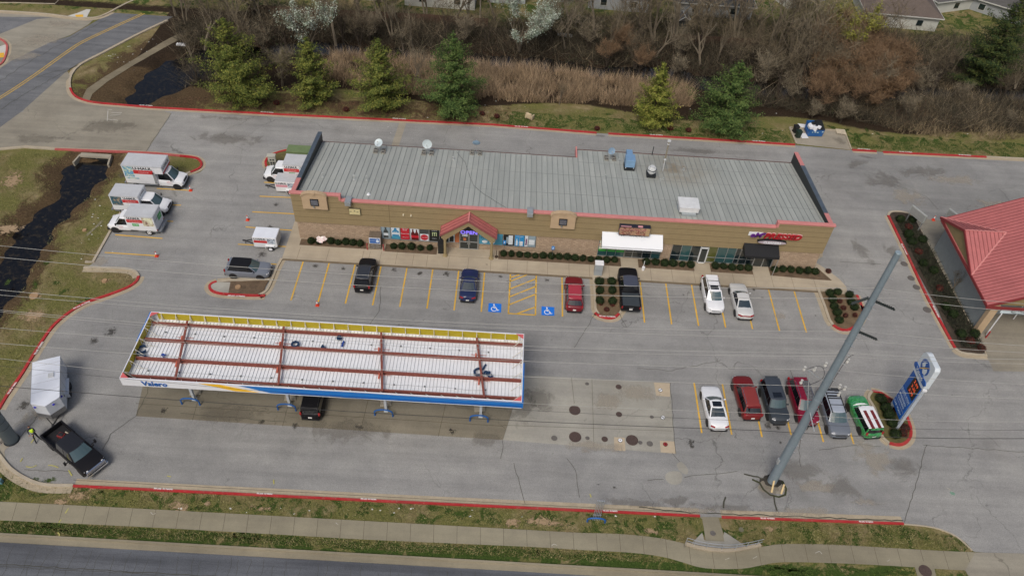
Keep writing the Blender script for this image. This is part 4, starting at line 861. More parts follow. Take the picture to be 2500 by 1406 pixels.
def rental(name,label,x0,x1,y0,y1,zt,zb,face,noseX,big=False,art=None,sticker=False,cat='box truck'):
    """box spans x0..x1,y0..y1; face +1: cab towards +X"""
    cxx=(x0+x1)/2; cyy=(y0+y1)/2; root=empty(name,(cxx,cyy,.02),-pi/2 if face>0 else pi/2,label,cat,'rental moving trucks')
    Lb=x1-x0; Wd=y1-y0; h=Lb/2; hw=Wd/2; ln=abs((noseX)-(x1 if face>0 else x0))   # cab length ahead of box
    # local: front +Y
    mb=MB(); mb.box(-hw,hw,-h,h-(.95 if big else 0),zb,zt-.04)
    if big: mb.box(-hw,hw,h-.95,h,zt-1.02,zt-.04)
    bx=mb.build('cargo_box',boxw,root,bevel=.05)
    mb=MB(); mb.box(-hw+.05,hw-.05,-h+.05,h-.05,zt-.045,zt-.0); mb.build('roof_panel',boxr,bx)
    mb=MB()
    for s in (-1,1): mb.box(min(s*(hw-.02),s*(hw+.025)),max(s*(hw-.02),s*(hw+.025)),-h,h,zt-.12,zt-.02)
    mb.box(-hw,hw,-h-.02,-h+.03,zt-.12,zt-.02); mb.build('top_rail',boxr,bx)
    # cab
    cb=h-(.95 if big else .1); yn=h+ln; cw=.97; zc=2.15 if big else 1.98; zh=1.22 if big else 1.12
    st=[(yn,cw*.74,.45,.82,.86),(yn-.1,cw*.9,.38,zh-.22,zh-.16),(yn-.4,cw*.98,.36,zh-.12,zh-.03),(yn-.85,cw,.36,zh-.04,zh+.07),(yn-1.1,cw,.36,zh+.02,zh+.1),(cb,cw,.36,zh+.05,zh+.1)]
    mb=MB(); loft(mb,st); arches(mb,cw*2,(yn-.78,),.38); mb.box(-cw*.95,cw*.95,yn-.18,yn+.06,.36,.60,1); mb.build('cab',[whitep,blkp],root,smooth=True).modifiers.new('e','EDGE_SPLIT').split_angle=R(38)
    g=dict(w0=yn-.78,w1=yn-1.42,r1=cb+.02,r0=cb-.02,zb=zh+.03,zr=zc,hb=cw*.92,ht=cw*.78)
    greenhouse(root,whitep,g,whitep,solidback=True)
    for s in (-1,1):
        lampbox(root,'headlight',s*(cw-.22),yn-.10,zh-.28,.30,.2,.2,hl,s*-.3)
        mb=MB(); mb.box(-.05,.05,-.05,.05,-.14,.14); mb.bar((0,0,0),(-s*.25,0,0),.03); o=mb.build('wing_mirror',blkp,root); o.location=(s*(cw+.18),yn-1.15,zh+.25)
        wheel(root,s*(cw-.12),yn-.78,.38,.24,whitep); wheel(root,s*(hw-.16),-h+.95,.38,.3,whitep)
        lampbox(root,'taillight',s*(hw-.1),-h-.01,zb+.12,.16,.06,.18,tlm)
    mb=MB(); mb.box(-.45,.45,yn-.06,yn+.015,zh-.42,zh-.2); mb.build('grille',blkp,root)
    mb=MB(); mb.box(-hw+.1,hw-.1,-h-.35,-h,zb-.1,zb-.02); mb.box(-hw+.06,hw-.06,-h+.05,h-1.,zb-.22,zb-.0); mb.box(-hw+.1,hw-.1,-h-.33,-h-.25,zb-.25,zb-.05); mb.build('rear_bumper',mat('bumper_grey',(.28,.30,.32),.5,.4),root)
    # graphics on the side that faces the road (world -Y): local +X if face>0 else -X
    s=1 if face>0 else -1; X=s*(hw+.006)
    def dec(y0_,y1_,z0,z1,m_,nm,off=0.): 
        mb=MB(); x=X+s*off; mb.box(min(x,x+s*.006),max(x,x+s*.006),min(y0_,y1_),max(y0_,y1_),z0,z1); return mb.build(nm,m_,bx)
    H_=zt-zb; fr=h-(.0 if not big else .0)
    ya,yb_=(h-.12,h-.12-Lb*.55); 
    if big: ya,yb_=(h-.95-.15,h-.95-.15-(Lb-.95)*.62)
    zt1=zt-.15; z1=zt1-.42*H_/2.4; z2=z1-.50*H_/2.4
    dec(ya,yb_,z2,z1,redp,'red_stripe')
    wd=abs(ya-yb_); ydir=(0,1,0) if s>0 else (0,-1,0)
    tx=textmesh('U-HAUL',.46*H_/2.4,0,ink,'lettering',bx,frame((X+s*.008,(ya+yb_)/2,(zt1+z1)/2),ydir,(0,0,1)),bold=.018,sx=1.0 if not big else 1.25)
    textmesh('moving made easy' if not big else 'moving and storage',.15,0,white,'slogan',bx,frame((X+s*.02,(ya+yb_)/2,(z1+z2)/2),ydir,(0,0,1)))
    # picture panel to the rear
    dec(yb_-.02,-h+.12,z2-.35*H_/2.4-.1,zt1,art or art_sea,'picture_panel')
    if big: dec(h-.95-.02,h-.95-.28,zb+.1,z2+.3,mat('vent_grey',(.30,.31,.31),.6,.2),'corner_panel'); dec(-h+.15,-h+1.6,z2-.75,z2-.58,art_sea,'caption_strip')
    if sticker: 
        dec((ya+yb_)/2+.35,(ya+yb_)/2-.35,z2-.48,z2-.12,grn,'green_sticker'); textmesh('19.95',.26,0,white,'sticker_lettering',bx,frame((X+s*.02,(ya+yb_)/2,z2-.3),ydir,(0,0,1)))
    if big:
        textmesh('U-HAUL',.5,0,ink,'attic_lettering',bx,frame((0,h+.006,zt-.42),(-1,0,0),(0,0,1)),bold=.015); mb=MB(); mb.box(-hw+.05,hw-.05,h+.0,h+.01,zt-1.0,zt-.80); mb.build('attic_stripe',redp,bx)
    else: textmesh('U-HAUL',.3,0,ink,'front_lettering',bx,frame((0,h+.01,zt-.24),(-1,0,0),(0,0,1)),bold=.01)
    # red swooshes on the door
    mb=MB()
    for k in range(3):
        z=zh-.12-.11*k; x=s*(cw+.004); mb.add([(x,yn-1.05,z-.12),(x,yn-1.5-.2*k,z+.02),(x,yn-1.9+.1*k,z),(x,yn-1.4,z-.04)],[(0,1,2,3)])
    mb.build('door_stripes',redp,root)
    # roll door at the rear
    mb=MB(); mb.box(-hw+.1,hw-.1,-h-.012,-h-.002,zb+.1,zt-.15,0); 
    for k in range(7): z=zb+.2+k*(H_-.4)/7; mb.box(-hw+.12,hw-.12,-h-.018,-h-.008,z,z+.012,1)
    rd=mb.build('roll_door',[boxw,boxr],bx); 
    if sticker: 
        mb=MB(); mb.box(-.1,.75,-h-.03,-h-.02,zb+.75,zt-.55); mb.build('door_sticker',grn,bx); textmesh('19.95',.28,0,white,'door_lettering',bx,frame((.32,-h-.034,(zb+zt)/2+.1),(1,0,0),(0,0,1)))
        textmesh('U-HAUL',.30,0,ink,'door_name',bx,frame((-.35,-h-.034,(zb+zt)/2+.3),(1,0,0),(0,0,1)))
    return root
rental('rental_truck','large box truck with attic over its cab parked by the upper left island',-43.45,-38.95,69.25,71.55,3.25,.75,1,-37.15,True,art_sea)
rental('rental_truck','small box truck facing right behind the green stickered one',-43.22,-40.05,64.72,66.8,2.64,.62,1,-37.45,False,art_dark)
rental('rental_truck','small box truck facing left with green price sticker and folded roll door',-40.45,-37.38,61.62,63.7,2.62,.62,-1,-42.75,False,art_tan,True)
rental('rental_truck','small box truck facing left partly hidden by the shop roof',-26.15,-22.95,71.75,73.85,2.75,.62,-1,-28.65,False,art_grey,True)
pink=mat('faded_rental_red',(.60,.28,.33),.6,var=.12)
def cargo(label,x0,x1,y0,y1,zt,faded,art):
    cxx=(x0+x1)/2;cyy=(y0+y1)/2; r_=empty('cargo_trailer',(cxx,cyy,.02),0,label,'trailer','rental cargo trailers')
    hx=(x1-x0)/2; hy=(y1-y0)/2
    mb=MB(); mb.wallprism([(-hx,.42),(-hx+.1,.36),(hx-.3,.36),(hx,.55),(hx+.02,zt-.04),(-hx-.02,zt-.04)],-hy,hy); bx=mb.build('cargo_box',boxw,r_,bevel=.04)
    mb=MB(); mb.box(-hx+.02,hx-.02,-hy+.03,hy-.03,zt-.042,zt); mb.build('roof_panel',boxr if faded else wt2,bx)
    y=-hy-.012
    mb=MB(); mb.box(-hx+.08,.25,y,y+.006,zt-.78,zt-.45); mb.build('red_stripe',pink if faded else redp,bx)
    textmesh('U-HAUL',.34,0,ink,'lettering',bx,frame((-hx/2+.12,y-.004,zt-.27),(1,0,0),(0,0,1)),bold=.012,sx=1.05)
    mb=MB(); mb.box(.3,hx-.12,y,y+.006,zt-.85,zt-.14); mb.build('picture_panel',art,bx)
    mb=MB(); mb.box(hx+.015,hx+.03,-hy+.1,hy-.1,.6,zt-.15); mb.build('rear_door',mat('door_grey',(.45,.47,.5),.4,.3),bx)
    for s in (-1,1):
        mb=MB(); mb.box(.1,.95,min(s*hy,s*(hy+.22)),max(s*hy,s*(hy+.22)),.68,.74); mb.box(.02,.1,min(s*hy,s*(hy+.22)),max(s*hy,s*(hy+.22)),.45,.74); mb.build('fender',boxw,r_)
        o=MB(); wh=None
        mbw=r_; 
        # wheel axis along Y: build via rotated empty-free transform
        T=Matrix.Translation((.52,s*(hy+.1),.31))@Matrix.Rotation(-s*pi/2,4,'X'); q=MB(); q.T=T; q.cyl((0,0,0),.31,-.1,.09,20); wo=q.build('wheel',rub,r_); q=MB(); q.T=T; q.cyl((0,0,0),.19,.09,.105,16); q.cyl((0,0,0),.06,.105,.13,8); q.build('rim',whitep,wo)
    mb=MB(); mb.bar((-hx,-.45,.42),(-hx-1.15,0,.42),.07); mb.bar((-hx,.45,.42),(-hx-1.15,0,.42),.07); mb.box(-hx-1.45,-hx-1.1,-.05,.05,.38,.50); mb.tube([(-hx-1.2,0,.0),(-hx-1.2,0,.5)],.03,6); mb.build('drawbar',blkp,r_)
    return r_
cargo('small cargo trailer with faded pink stripe beside the shop wall',-26.7,-24.4,69.85,71.5,1.78,True,art_grey)
cargo('small cargo trailer with bright red stripe parked alone above the blue grey crossover',-26.75,-24.25,60.45,62.1,1.78,False,art_grey)
# ================================================================ SHOP BUILDING
tanw=mat('tan_stucco',(.275,.212,.112),.9,var=.07,scale=1.2,fine=.06); tang=mat('stucco_groove',(.13,.095,.045),.95,var=.1)
tanl=mat('light_stucco',(.46,.34,.215),.9,var=.08,scale=1.5,fine=.06); pinkc=mat('pink_metal_cap',(.56,.22,.205),.55,.0,var=.08,scale=1.)
drk=mat('dark_metal_panel',(.018,.022,.026),.45,.2,var=.2,scale=3); bluec=mat('blue_grey_metal',(.12,.15,.18),.4,.4,var=.2,scale=1.5); frm=mat('aluminium_frame',(.42,.44,.44),.4,.6,var=.08); 
gls=glassm('shop_glass',(.012,.022,.026),.07); glt=glassm('shop_glass_teal',(.03,.085,.09),.1); gly=glassm('shop_glass_olive',(.09,.10,.03),.12)
# split face block
sm=D.materials.new('split_face_block'); sm.use_nodes=True; nt=sm.node_tree; L=nt.links; b=nt.nodes['Principled BSDF']; b.inputs['Roughness'].default_value=.95; b.inputs['Specular IOR Level'].default_value=.15
geo=N(nt,'ShaderNodeNewGeometry'); mp=N(nt,'ShaderNodeMapping'); mp.inputs['Rotation'].default_value=(pi/2,0,0); L.new(geo.outputs['Position'],mp.inputs[0])
br=N(nt,'ShaderNodeTexBrick'); br.inputs['Scale'].default_value=1.; br.inputs['Brick Width'].default_value=.40; br.inputs['Row Height'].default_value=.20; br.inputs['Mortar Size'].default_value=.012
br.inputs['Color1'].default_value=(.36,.27,.19,1); br.inputs['Color2'].default_value=(.44,.335,.24,1); br.inputs['Mortar'].default_value=(.27,.205,.14,1); L.new(mp.outputs[0],br.inputs['Vector'])
c_=mixc(nt,1.,br.outputs['Color'],ramp(nt,noise(nt,geo.outputs['Position'],7,5,.8),[(.3,(.72,.72,.72)),(.7,(1.25,1.25,1.25))]),'MULTIPLY'); L.new(c_,b.inputs['Base Color'])
bp=N(nt,'ShaderNodeBump'); bp.inputs['Strength'].default_value=.8; bp.inputs['Distance'].default_value=.04; L.new(noise(nt,geo.outputs['Position'],9,4,.8),bp.inputs['Height']); L.new(bp.outputs[0],b.inputs['Normal'])
XL,XR,YF=-22.4,33.8,62.5
shop=empty('shop_building',(0,YF,0),0,'long tan strip shop with ribbed grey metal roof and pink parapet cap','shop')
def sb(mb,name,m_,**k):
    o=mb.build(name,m_,shop,**k); 
    if o.data.vertices: o.data.transform(Matrix.Translation((0,-YF,0)))
    return o
YB1,YB2,XS=75.3,77.3,7.7
mb=MB(); mb.box(XL+.05,XR-.05,YF,YB1-.1,0,3.5); mb.box(XS,XR-.05,YB1-.1,YB2-.1,0,3.3); sb(mb,'block_wall',sm)
mb=MB()
prof=[(XL-.08,2.6),(XR+.08,2.6),(XR+.08,6.45),(28.0,6.45),(28.0,5.8),(-17.35,5.8),(-17.35,6.45),(XL-.08,6.45)]
mb.wallprism(prof,YF-.12,YF+.28,0)
for z in (3.35,4.1,4.85,5.5): mb.box(XL-.09,XR+.09,YF-.126,YF-.11,z,z+.03,1)
mb.box(28.0,XR+.09,YF-.126,YF-.11,6.1,6.13,1); mb.box(XL-.09,-17.35,YF-.126,YF-.11,6.1,6.13,1)
mb.box(-12.4,-12.36,YF-.126,YF-.11,3.0,5.8,1)
mb.box(XL-.08,XL+.06,YF+.28,YB1-.1,2.6,4.85,0); mb.box(XR-.06,XR+.08,YF+.28,YB2-.1,2.6,4.8,0)
sb(mb,'parapet_wall',[tanw,tang])
# roof: slopes down to the back
zf,sl_=5.85,(5.85-3.7)/(YB1-62.75); zr=lambda y: zf-(y-62.75)*sl_
rm=D.materials.new('ribbed_roof_metal'); rm.use_nodes=True; nt=rm.node_tree; L=nt.links; b=nt.nodes['Principled BSDF']; b.inputs['Roughness'].default_value=.55; b.inputs['Metallic'].default_value=.15
geo=N(nt,'ShaderNodeNewGeometry'); P=geo.outputs['Position']; sx=N(nt,'ShaderNodeSeparateXYZ'); L.new(P,sx.inputs[0])
pn=N(nt,'ShaderNodeMath',operation='DIVIDE'); L.new(sx.outputs[0],pn.inputs[0]); pn.inputs[1].default_value=.605; fl=N(nt,'ShaderNodeMath',operation='FLOOR'); L.new(pn.outputs[0],fl.inputs[0])
wn=N(nt,'ShaderNodeTexWhiteNoise',noise_dimensions='1D'); L.new(fl.outputs[0],wn.inputs['W'])
base=ramp(nt,noise(nt,P,.22,6,.6,.5),[(.3,(.39,.41,.38)),(.5,(.42,.44,.405)),(.7,(.455,.47,.43))])
base=mixc(nt,1.,base,ramp(nt,wn.outputs[0],[(0,(.93,.93,.93)),(1,(1.07,1.07,1.07))]),'MULTIPLY')
mp=N(nt,'ShaderNodeMapping'); mp.inputs['Scale'].default_value=(2.4,.12,1); L.new(P,mp.inputs[0])
base=mixc(nt,1.,base,ramp(nt,noise(nt,mp.outputs[0],1,5,.7),[(.3,(.90,.90,.90)),(.7,(1.07,1.07,1.06))]),'MULTIPLY')
base=mixc(nt,1.,base,ramp(nt,noise(nt,P,11,3,.8),[(.25,(.9,.9,.9)),(.75,(1.1,1.1,1.1))]),'MULTIPLY')
ds=N(nt,'ShaderNodeVectorMath',operation='DISTANCE'); mp2=N(nt,'ShaderNodeMapping'); mp2.inputs['Scale'].default_value=(1,1,0); L.new(P,mp2.inputs[0]); L.new(mp2.outputs[0],ds.inputs[0]); ds.inputs[1].default_value=(19.2,74.2,0)
rf=ramp(nt,N(nt,'ShaderNodeMath').outputs[0],[(0,(0,0,0)),(1,(0,0,0))])
mr=N(nt,'ShaderNodeMapRange'); L.new(ds.outputs['Value'],mr.inputs[0]); mr.inputs[1].default_value=.3; mr.inputs[2].default_value=5.5; mr.inputs[3].default_value=.75; mr.inputs[4].default_value=0
mm=N(nt,'ShaderNodeMath',operation='MULTIPLY'); L.new(mr.outputs[0],mm.inputs[0]); L.new(ramp(nt,noise(nt,P,.5,5,.6),[(.35,(.2,.2,.2)),(.6,(1,1,1))]),mm.inputs[1])
base=mixc(nt,mm.outputs[0],base,(.25,.185,.10)); L.new(base,b.inputs['Base Color'])
mb=MB()
def rq(x0,x1,y0,y1,mi=0,dz=0.): mb.add([(x0,y0,zr(y0)+dz),(x1,y0,zr(y0)+dz),(x1,y1,zr(y1)+dz),(x0,y1,zr(y1)+dz)],[(0,1,2,3)],mi)
rq(XL+.3,XS,62.75,YB1); rq(XS,XR-.3,62.75,YB2)
x=XL+.55; k=0
while x<XR-.35:
    yb=YB1 if x<XS else YB2
    x0,x1=x-.022,x+.022; h=.045
    for a,b_ in ((62.76,yb),):
        v=[(x0,a,zr(a)),(x0,a,zr(a)+h),(x1,a,zr(a)+h),(x1,a,zr(a)),(x0,b_,zr(b_)),(x0,b_,zr(b_)+h),(x1,b_,zr(b_)+h),(x1,b_,zr(b_))]
        mb.add(v,[(0,1,5,4),(1,2,6,5),(2,3,7,6),(0,3,2,1),(4,5,6,7)],1)
    x+=.605
for (yy,xa0,xb0) in ((66.6,XL+.32,XR-.32),(70.9,XL+.32,XR-.32),(74.2,XS,XR-.32)): mb.box(xa0,xb0,yy-.012,yy+.012,zr(yy)+.001,zr(yy)+.012,1)
sb(mb,'roof',[rm,mat('roof_rib',(.27,.29,.28),.6,.3,var=.15)])
mb=MB()  # back edge trims and step
mb.box(XL,XS,YB1,YB1+.12,3.40,3.72); mb.box(XS,XR,YB2,YB2+.12,3.1,3.40); sb(mb,'gutter',mat('gutter_brown',(.12,.07,.06),.6,var=.2))
mb=MB(); mb.box(XS-.12,XS+.04,YB1,YB2+.1,2.9,3.78); sb(mb,'step_cap',pinkc)
# side parapets
for s,x0,x1,yb,zb_ in ((-1,XL-.06,XL+.30,YB1+.25,4.85),(1,XR-.30,XR+.06,YB2+.25,4.75)):
    mb=MB(); pr=[(62.4,2.7),(yb,2.7),(yb,zb_),(62.4,6.42)]
    v=[(x0,y,z) for y,z in pr]+[(x1,y,z) for y,z in pr]; mb.add(v,[(0,1,2,3),(7,6,5,4),(0,4,5,1),(1,5,6,2),(2,6,7,3),(3,7,4,0)]); sb(mb,'side_parapet',drk)
    mb=MB(); 
    def zz(y): return 6.42+(zb_-6.42)*(y-62.4)/(yb-62.4)
    def capseg(ya,yb_,m_):
        q=MB(); a,b_=zz(ya),zz(yb_); w0,w1=x0-.05,x1+.05
        v=[(w0,ya,a),(w1,ya,a),(w1,yb_,b_),(w0,yb_,b_)]+[(w0,ya,a+.07),(w1,ya,a+.07),(w1,yb_,b_+.07),(w0,yb_,b_+.07)]
        q.add(v,[(0,3,2,1),(4,5,6,7),(0,1,5,4),(1,2,6,5),(2,3,7,6),(3,0,4,7)]); sb(q,'parapet_cap',m_)
    if s<0: capseg(62.6,65.4,pinkc); capseg(65.4,yb,bluec)
    else: capseg(62.6,64.8,pinkc); capseg(64.8,74.5,bluec); capseg(74.5,yb,pinkc)
mb=MB(); y0,y1=YF-.20,YF+.22
for a,b_,z in ((XL-.2,-17.3,6.42),(-17.3,27.95,5.77),(27.95,XR+.2,6.42)): mb.box(a,b_,y0,y1,z,z+.22)
mb.box(-17.52,-17.28,y0-.01,y1+.01,5.9,6.65); mb.box(27.93,28.17,y0-.01,y1+.01,5.9,6.65)
sb(mb,'parapet_cap',pinkc,bevel=.03)
# arched medallions
for cx_ in (-20.0,5.8):
    z0=4.75 if cx_<0 else 4.15; zt=6.45 if cx_<0 else 5.85; w_=1.28
    pr=[(cx_-w_,z0),(cx_+w_,z0),(cx_+w_,zt)]+[(cx_+w_*cos(R(a)),zt+.45*sin(R(a))) for a in range(15,180,15)]+[(cx_-w_,zt)]
    mb=MB(); mb.wallprism(pr,YF-.42,YF-.15); o=sb(mb,'arched_panel',tanl)
    q=MB(); pts=[Vector((cx_+(w_+.03)*cos(R(a)),-.30,zt+.48*sin(R(a)))) for a in range(0,181,12)]
    for a,b_ in zip(pts,pts[1:]): q.bar(a,b_,.42,.14)
    q.box(cx_-.16,cx_+.16,-.56,-.12,zt+.30,zt+.56); q.build('arch_trim',tanl,o)
    q=MB(); zc=(z0+zt)/2+.1
    for a,b_,c,d in ((-.42,.42,.36,.42),(-.42,.42,-.42,-.36),(-.42,-.36,-.42,.42),(.36,.42,-.42,.42)): q.box(cx_+a,cx_+b_,-.52,-.42,zc+c,zc+d,0)
    q.box(cx_-.36,cx_+.36,-.47,-.43,zc-.36,zc+.36,1); q.build('framed_vent',[drk,mat('vent_glass',(.16,.17,.2),.3,.3,var=.4,scale=8)],o)
    q=MB(); q.cyl((cx_-.1,-.55,zc-.6),.09,0,.12,10); q.build('spot_lamp',frm,o)
# storefronts
def window(x0,x1,z0,z1,cols,rows=(),gm=gls,name='window',y=YF-.05,gms=None):
    mb=MB(); f=.05
    mb.box(x0,x1,y-.05,y+.02,z0,z0+f); mb.box(x0,x1,y-.05,y+.02,z1-f,z1); n=len(cols)-1
    for c in cols: mb.box(max(x0,c-f/2),min(x1,c+f/2),y-.055,y+.02,z0+.002,z1-.002)
    for r_ in rows: mb.box(x0,x1,y-.045,y+.02,r_-.025,r_+.025)
    w_=sb(mb,name,frm)
    for i in range(n):
        q=MB(); q.box(cols[i]+f/2,cols[i+1]-f/2,-.04-.005,-.035,z0+f,z1-f); q.build('pane',(gms[i%len(gms)] if gms else gm),w_)
    return w_
LW=[-13.45,-12.4,-11.38,-10.35,-9.32,-8.28,-7.15]
wl_=window(-13.5,-6.2,.85,2.86,LW+[-6.2],gm=gls)
wr_=window(-6.2,-5.0,.95,2.6,[-6.2,-5.0]); wd_=window(-2.95,-.35,.95,2.7,[-2.95,-1.6,-.35],gm=glt); we_=window(-.3,3.2,.92,2.95,[-.3,.9,1.45,2.35,3.2],gm=gls)
# posters
def poster(win,x0,x1,z0,z1,fn):
    fn(win,x0+.06,x1-.06,z0,z1)
def rect(win,x0,x1,z0,z1,m_,dy=0.,name='poster'):
    q=MB(); q.box(x0,x1,-.075-dy,-.068-dy,z0,z1); return q.build(name,m_,win)
def disc(win,cx_,cz,rx,rz,m_,dy=.01):
    q=MB(); q.wallprism([(cx_+rx*cos(2*pi*k/20),cz+rz*sin(2*pi*k/20)) for k in range(20)],-.075-dy,-.068-dy); return q.build('poster_mark',m_,win)
def bottle(win,cx_,z0,h,w_,m_,dy=.01,m2=None):
    q=MB(); q.wallprism([(cx_-w_/2,z0),(cx_+w_/2,z0),(cx_+w_/2,z0+h*.6),(cx_+w_*.18,z0+h*.82),(cx_+w_*.18,z0+h),(cx_-w_*.18,z0+h),(cx_-w_*.18,z0+h*.82),(cx_-w_/2,z0+h*.6)],-.075-dy,-.068-dy); q.build('poster_bottle',m_,win)
    if m2: q=MB(); q.box(cx_-w_/2,cx_+w_/2,-.08-dy,-.076-dy,z0+h*.22,z0+h*.45); q.build('poster_label',m2,win)
def ptext(win,t,x,z,s_,m_,dy=.02,sx=1.): textmesh(t,s_,0,m_,'poster_lettering',win,FR(x,-.075-dy,z),sx=sx)
fl_=lambda n,c: mat(n,c,.5,var=.1,scale=6)
pg=fl_('poster_grey',(.25,.33,.38)); pw=fl_('poster_white',(.62,.68,.72)); pb=fl_('poster_blue',(.03,.22,.42)); pr_=fl_('poster_red',(.48,.015,.03)); pk=fl_('poster_black',(.012,.014,.014)); pc=fl_('poster_cola',(.10,.008,.008)); pt=fl_('poster_teal',(.06,.28,.42)); pdg=fl_('poster_dark_grey',(.05,.06,.06)); po=fl_('poster_orange',(.50,.16,.06)); pln=fl_('poster_line_green',(.45,.55,.30))
poster(wl_,-13.45,-12.4,.95,2.8,lambda w,a,b,c,d:(rect(w,a,b,c,d,pg),bottle(w,(a+b)/2,c+.1,1.5,.5,pdg,m2=pw),rect(w,a,b,d-.25,d,pw,.012)))
poster(wl_,-12.4,-11.38,.95,2.8,lambda w,a,b,c,d:(rect(w,a,b,c,d,pw),bottle(w,(a+b)/2,c+.4,1.15,.72,pb,m2=pw),rect(w,a,b,c,c+.42,pt,.012),ptext(w,'ICE',(a+b)/2,c+1.0,.28,pw,.03)))
poster(wl_,-11.38,-10.35,.95,2.8,lambda w,a,b,c,d:(rect(w,a,b,c,d,pr_),ptext(w,'Quick',(a+b)/2,d-.22,.26,pw),ptext(w,'Stop',(a+b)/2,d-.46,.26,pw),ptext(w,'Coca-Cola',(a+b)/2,c+.85,.22,pw),ptext(w,'refresh here',(a+b)/2,c+.35,.13,pw)))
poster(wl_,-10.35,-9.32,.95,2.8,lambda w,a,b,c,d:(rect(w,a,b,c,d,pw),bottle(w,a+.27,c,1.55,.42,pc,m2=pr_),bottle(w,b-.24,c,1.5,.42,pc,m2=pr_),ptext(w,'open happy',(a+b)/2,d-.14,.14,pr_)))
poster(wl_,-9.32,-8.28,.95,2.8,lambda w,a,b,c,d:(rect(w,a,b,c,c+.95,pw),rect(w,a,b,c+.97,d,pdg),disc(w,(a+b)/2,c+.47,.42,.4,pr_),ptext(w,'Coca-Cola',(a+b)/2,c+.47,.17,pw)))
poster(wl_,-8.28,-7.15,.95,2.8,lambda w,a,b,c,d:(rect(w,a,b,c,d,pk),[rect(w,(a+b)/2+k-.04,(a+b)/2+k+.04,c+.75,c+1.2,pln,.012,'poster_mark') for k in (-.2,0,.2)],rect(w,(a+b)/2-.26,(a+b)/2+.26,c+1.2,c+1.27,pln,.012),ptext(w,'MONSTER',(a+b)/2,c+1.5,.13,pw),ptext(w,'ENERGY',(a+b)/2,c+.4,.13,pw)))
rect(wr_,-6.15,-5.55,1.0,2.5,pw); rect(wr_,-6.1,-5.65,1.05,1.9,pk,.012); rect(wr_,-5.5,-5.05,1.0,2.5,po)
rect(wd_,-2.9,-.4,1.0,2.65,pt); textmesh('PRIME',.42,0,fl_('ink_blue',(.02,.08,.16)),'poster_lettering',wd_,FR(-2.15,-.10,1.95)); disc(wd_,-2.3,1.35,.3,.22,pw); disc(wd_,-1.5,1.3,.28,.22,pw)
rect(we_,-.25,.86,1.0,2.88,pk); q_=rect(we_,.25,.72,1.15,2.45,pw,.012); rect(we_,.0,.25,1.3,2.2,pg,.014)
rect(we_,-.24,.0,1.0,1.5,pb,.015) ; rect(we_,.95,1.41,1.0,2.9,pg); rect(we_,.95+.0,2.3,1.0,2.9,pt,.0) if False else None
rect(we_,.93,1.93,1.0,2.88,fl_('poster_sky',(.02,.25,.55)),.006); bottle(we_,1.15,1.1,1.0,.2,pw,.02); rect(we_,1.4,1.8,1.05,1.7,pw,.02); ptext(we_,'cold here',1.42,2.4,.2,pw,.03)
rect(we_,2.0,2.32,1.0,2.88,pw); rect(we_,2.38,3.14,1.0,2.88,pg); rect(we_,2.45,3.05,1.3,2.0,pw,.012); rect(we_,2.08,2.24,1.2,2.1,fl_('poster_plum',(.15,.05,.14)),.012)
# entrance doors
dr=MB(); dr.box(-5.0,-3.0,YF-.14,YF-.02,.15,.2); 
for x in (-4.98,-4.0,-3.02): dr.box(x-.05,x+.05,YF-.16,YF-.02,.16,2.35)
dr.box(-5.03,-2.97,YF-.16,YF-.02,2.3,2.4); dr.box(-5,-3,YF-.15,YF-.03,1.15,1.22); do=sb(dr,'entrance_door',frm)
for a,b_ in ((-4.93,-4.05),(-3.95,-3.07)): q=MB(); q.box(a,b_,-.10,-.09,.22,2.3); q.build('pane',gls,do)
rect(do,-4.75,-4.15,1.95,2.25,pw,.04,'notice'); rect(do,-4.6,-4.3,1.35,1.75,po,.04,'notice'); q=MB(); q.box(-4.14,-4.09,-.24,-.2,.9,1.4); q.box(-3.91,-3.86,-.24,-.2,.9,1.4); q.build('handle',frm,do)
mb=MB(); mb.box(-5.0,-3.0,YF-.2,YF-.12,2.45,3.3); ob=sb(mb,'sign_board',pk)
textmesh('OPEN',.62,.02,mat('purple_neon',(.2,.15,.9),.4,var=0,emit=((.30,.22,1.),.8)),'open_lettering',ob,FR(-4.0,-.23,2.62),bold=.012,sx=1.15)
# portico
pv=MB(); yA,yB=60.95,YF-.12; zpk,ze=5.38,3.22
for s in (-1,1):
    xe=-3.98+s*2.98
    for a in range(1):
        v=[(-3.98,yA,zpk),(-3.98,yB,zpk),(xe,yB,ze),(xe,yA,ze)]; v2=[(x,y,z-.10) for x,y,z in v]; pv.add(v+v2,[(0,1,2,3),(7,6,5,4),(0,3,7,4),(1,5,6,2),(2,6,7,3)] if s<0 else [(3,2,1,0),(4,5,6,7),(4,7,3,0),(2,6,5,1),(3,7,6,2)],0)
    for k in range(4):
        t0=yA+.02+(yB-yA-.04)*k/3.; pv.bar((-3.98,t0,zpk+.02),(xe,t0,ze+.02),.05,.07,1)
    pv.bar((xe,yA-.03,ze-.05),(xe,yB,ze-.05),.06,.2,1); pv.bar((-3.98,yA-.04,zpk-.04),(xe,yA-.04,ze-.04),.05,.14,1)
pv.bar((-3.98,yA-.03,zpk+.04),(-3.98,yB,zpk+.04),.16,.06,2)
prt=sb(pv,'portico_roof',[mat('pink_roof_metal',(.43,.14,.135),.5,.0,var=.16,scale=.5,fine=.08),mat('red_roof_seam',(.27,.08,.078),.5,var=.1),pinkc])
pv=MB()
x0,x1=-3.98-2.85,-3.98+2.85
pr=[(x0,2.72),(x0+.62,2.72),(-3.98,4.62),(x1-.62,2.72),(x1,2.72),(x1,3.22),(-3.98,5.22),(x0,3.22)]
pv.wallprism(pr,yA+.05,yA+.28); pv.box(x0+.02,x0+.3,yA+.28,yB,2.74,3.15); pv.box(x1-.3,x1-.02,yA+.28,yB,2.74,3.15); sb(pv,'portico_gable',tanw)
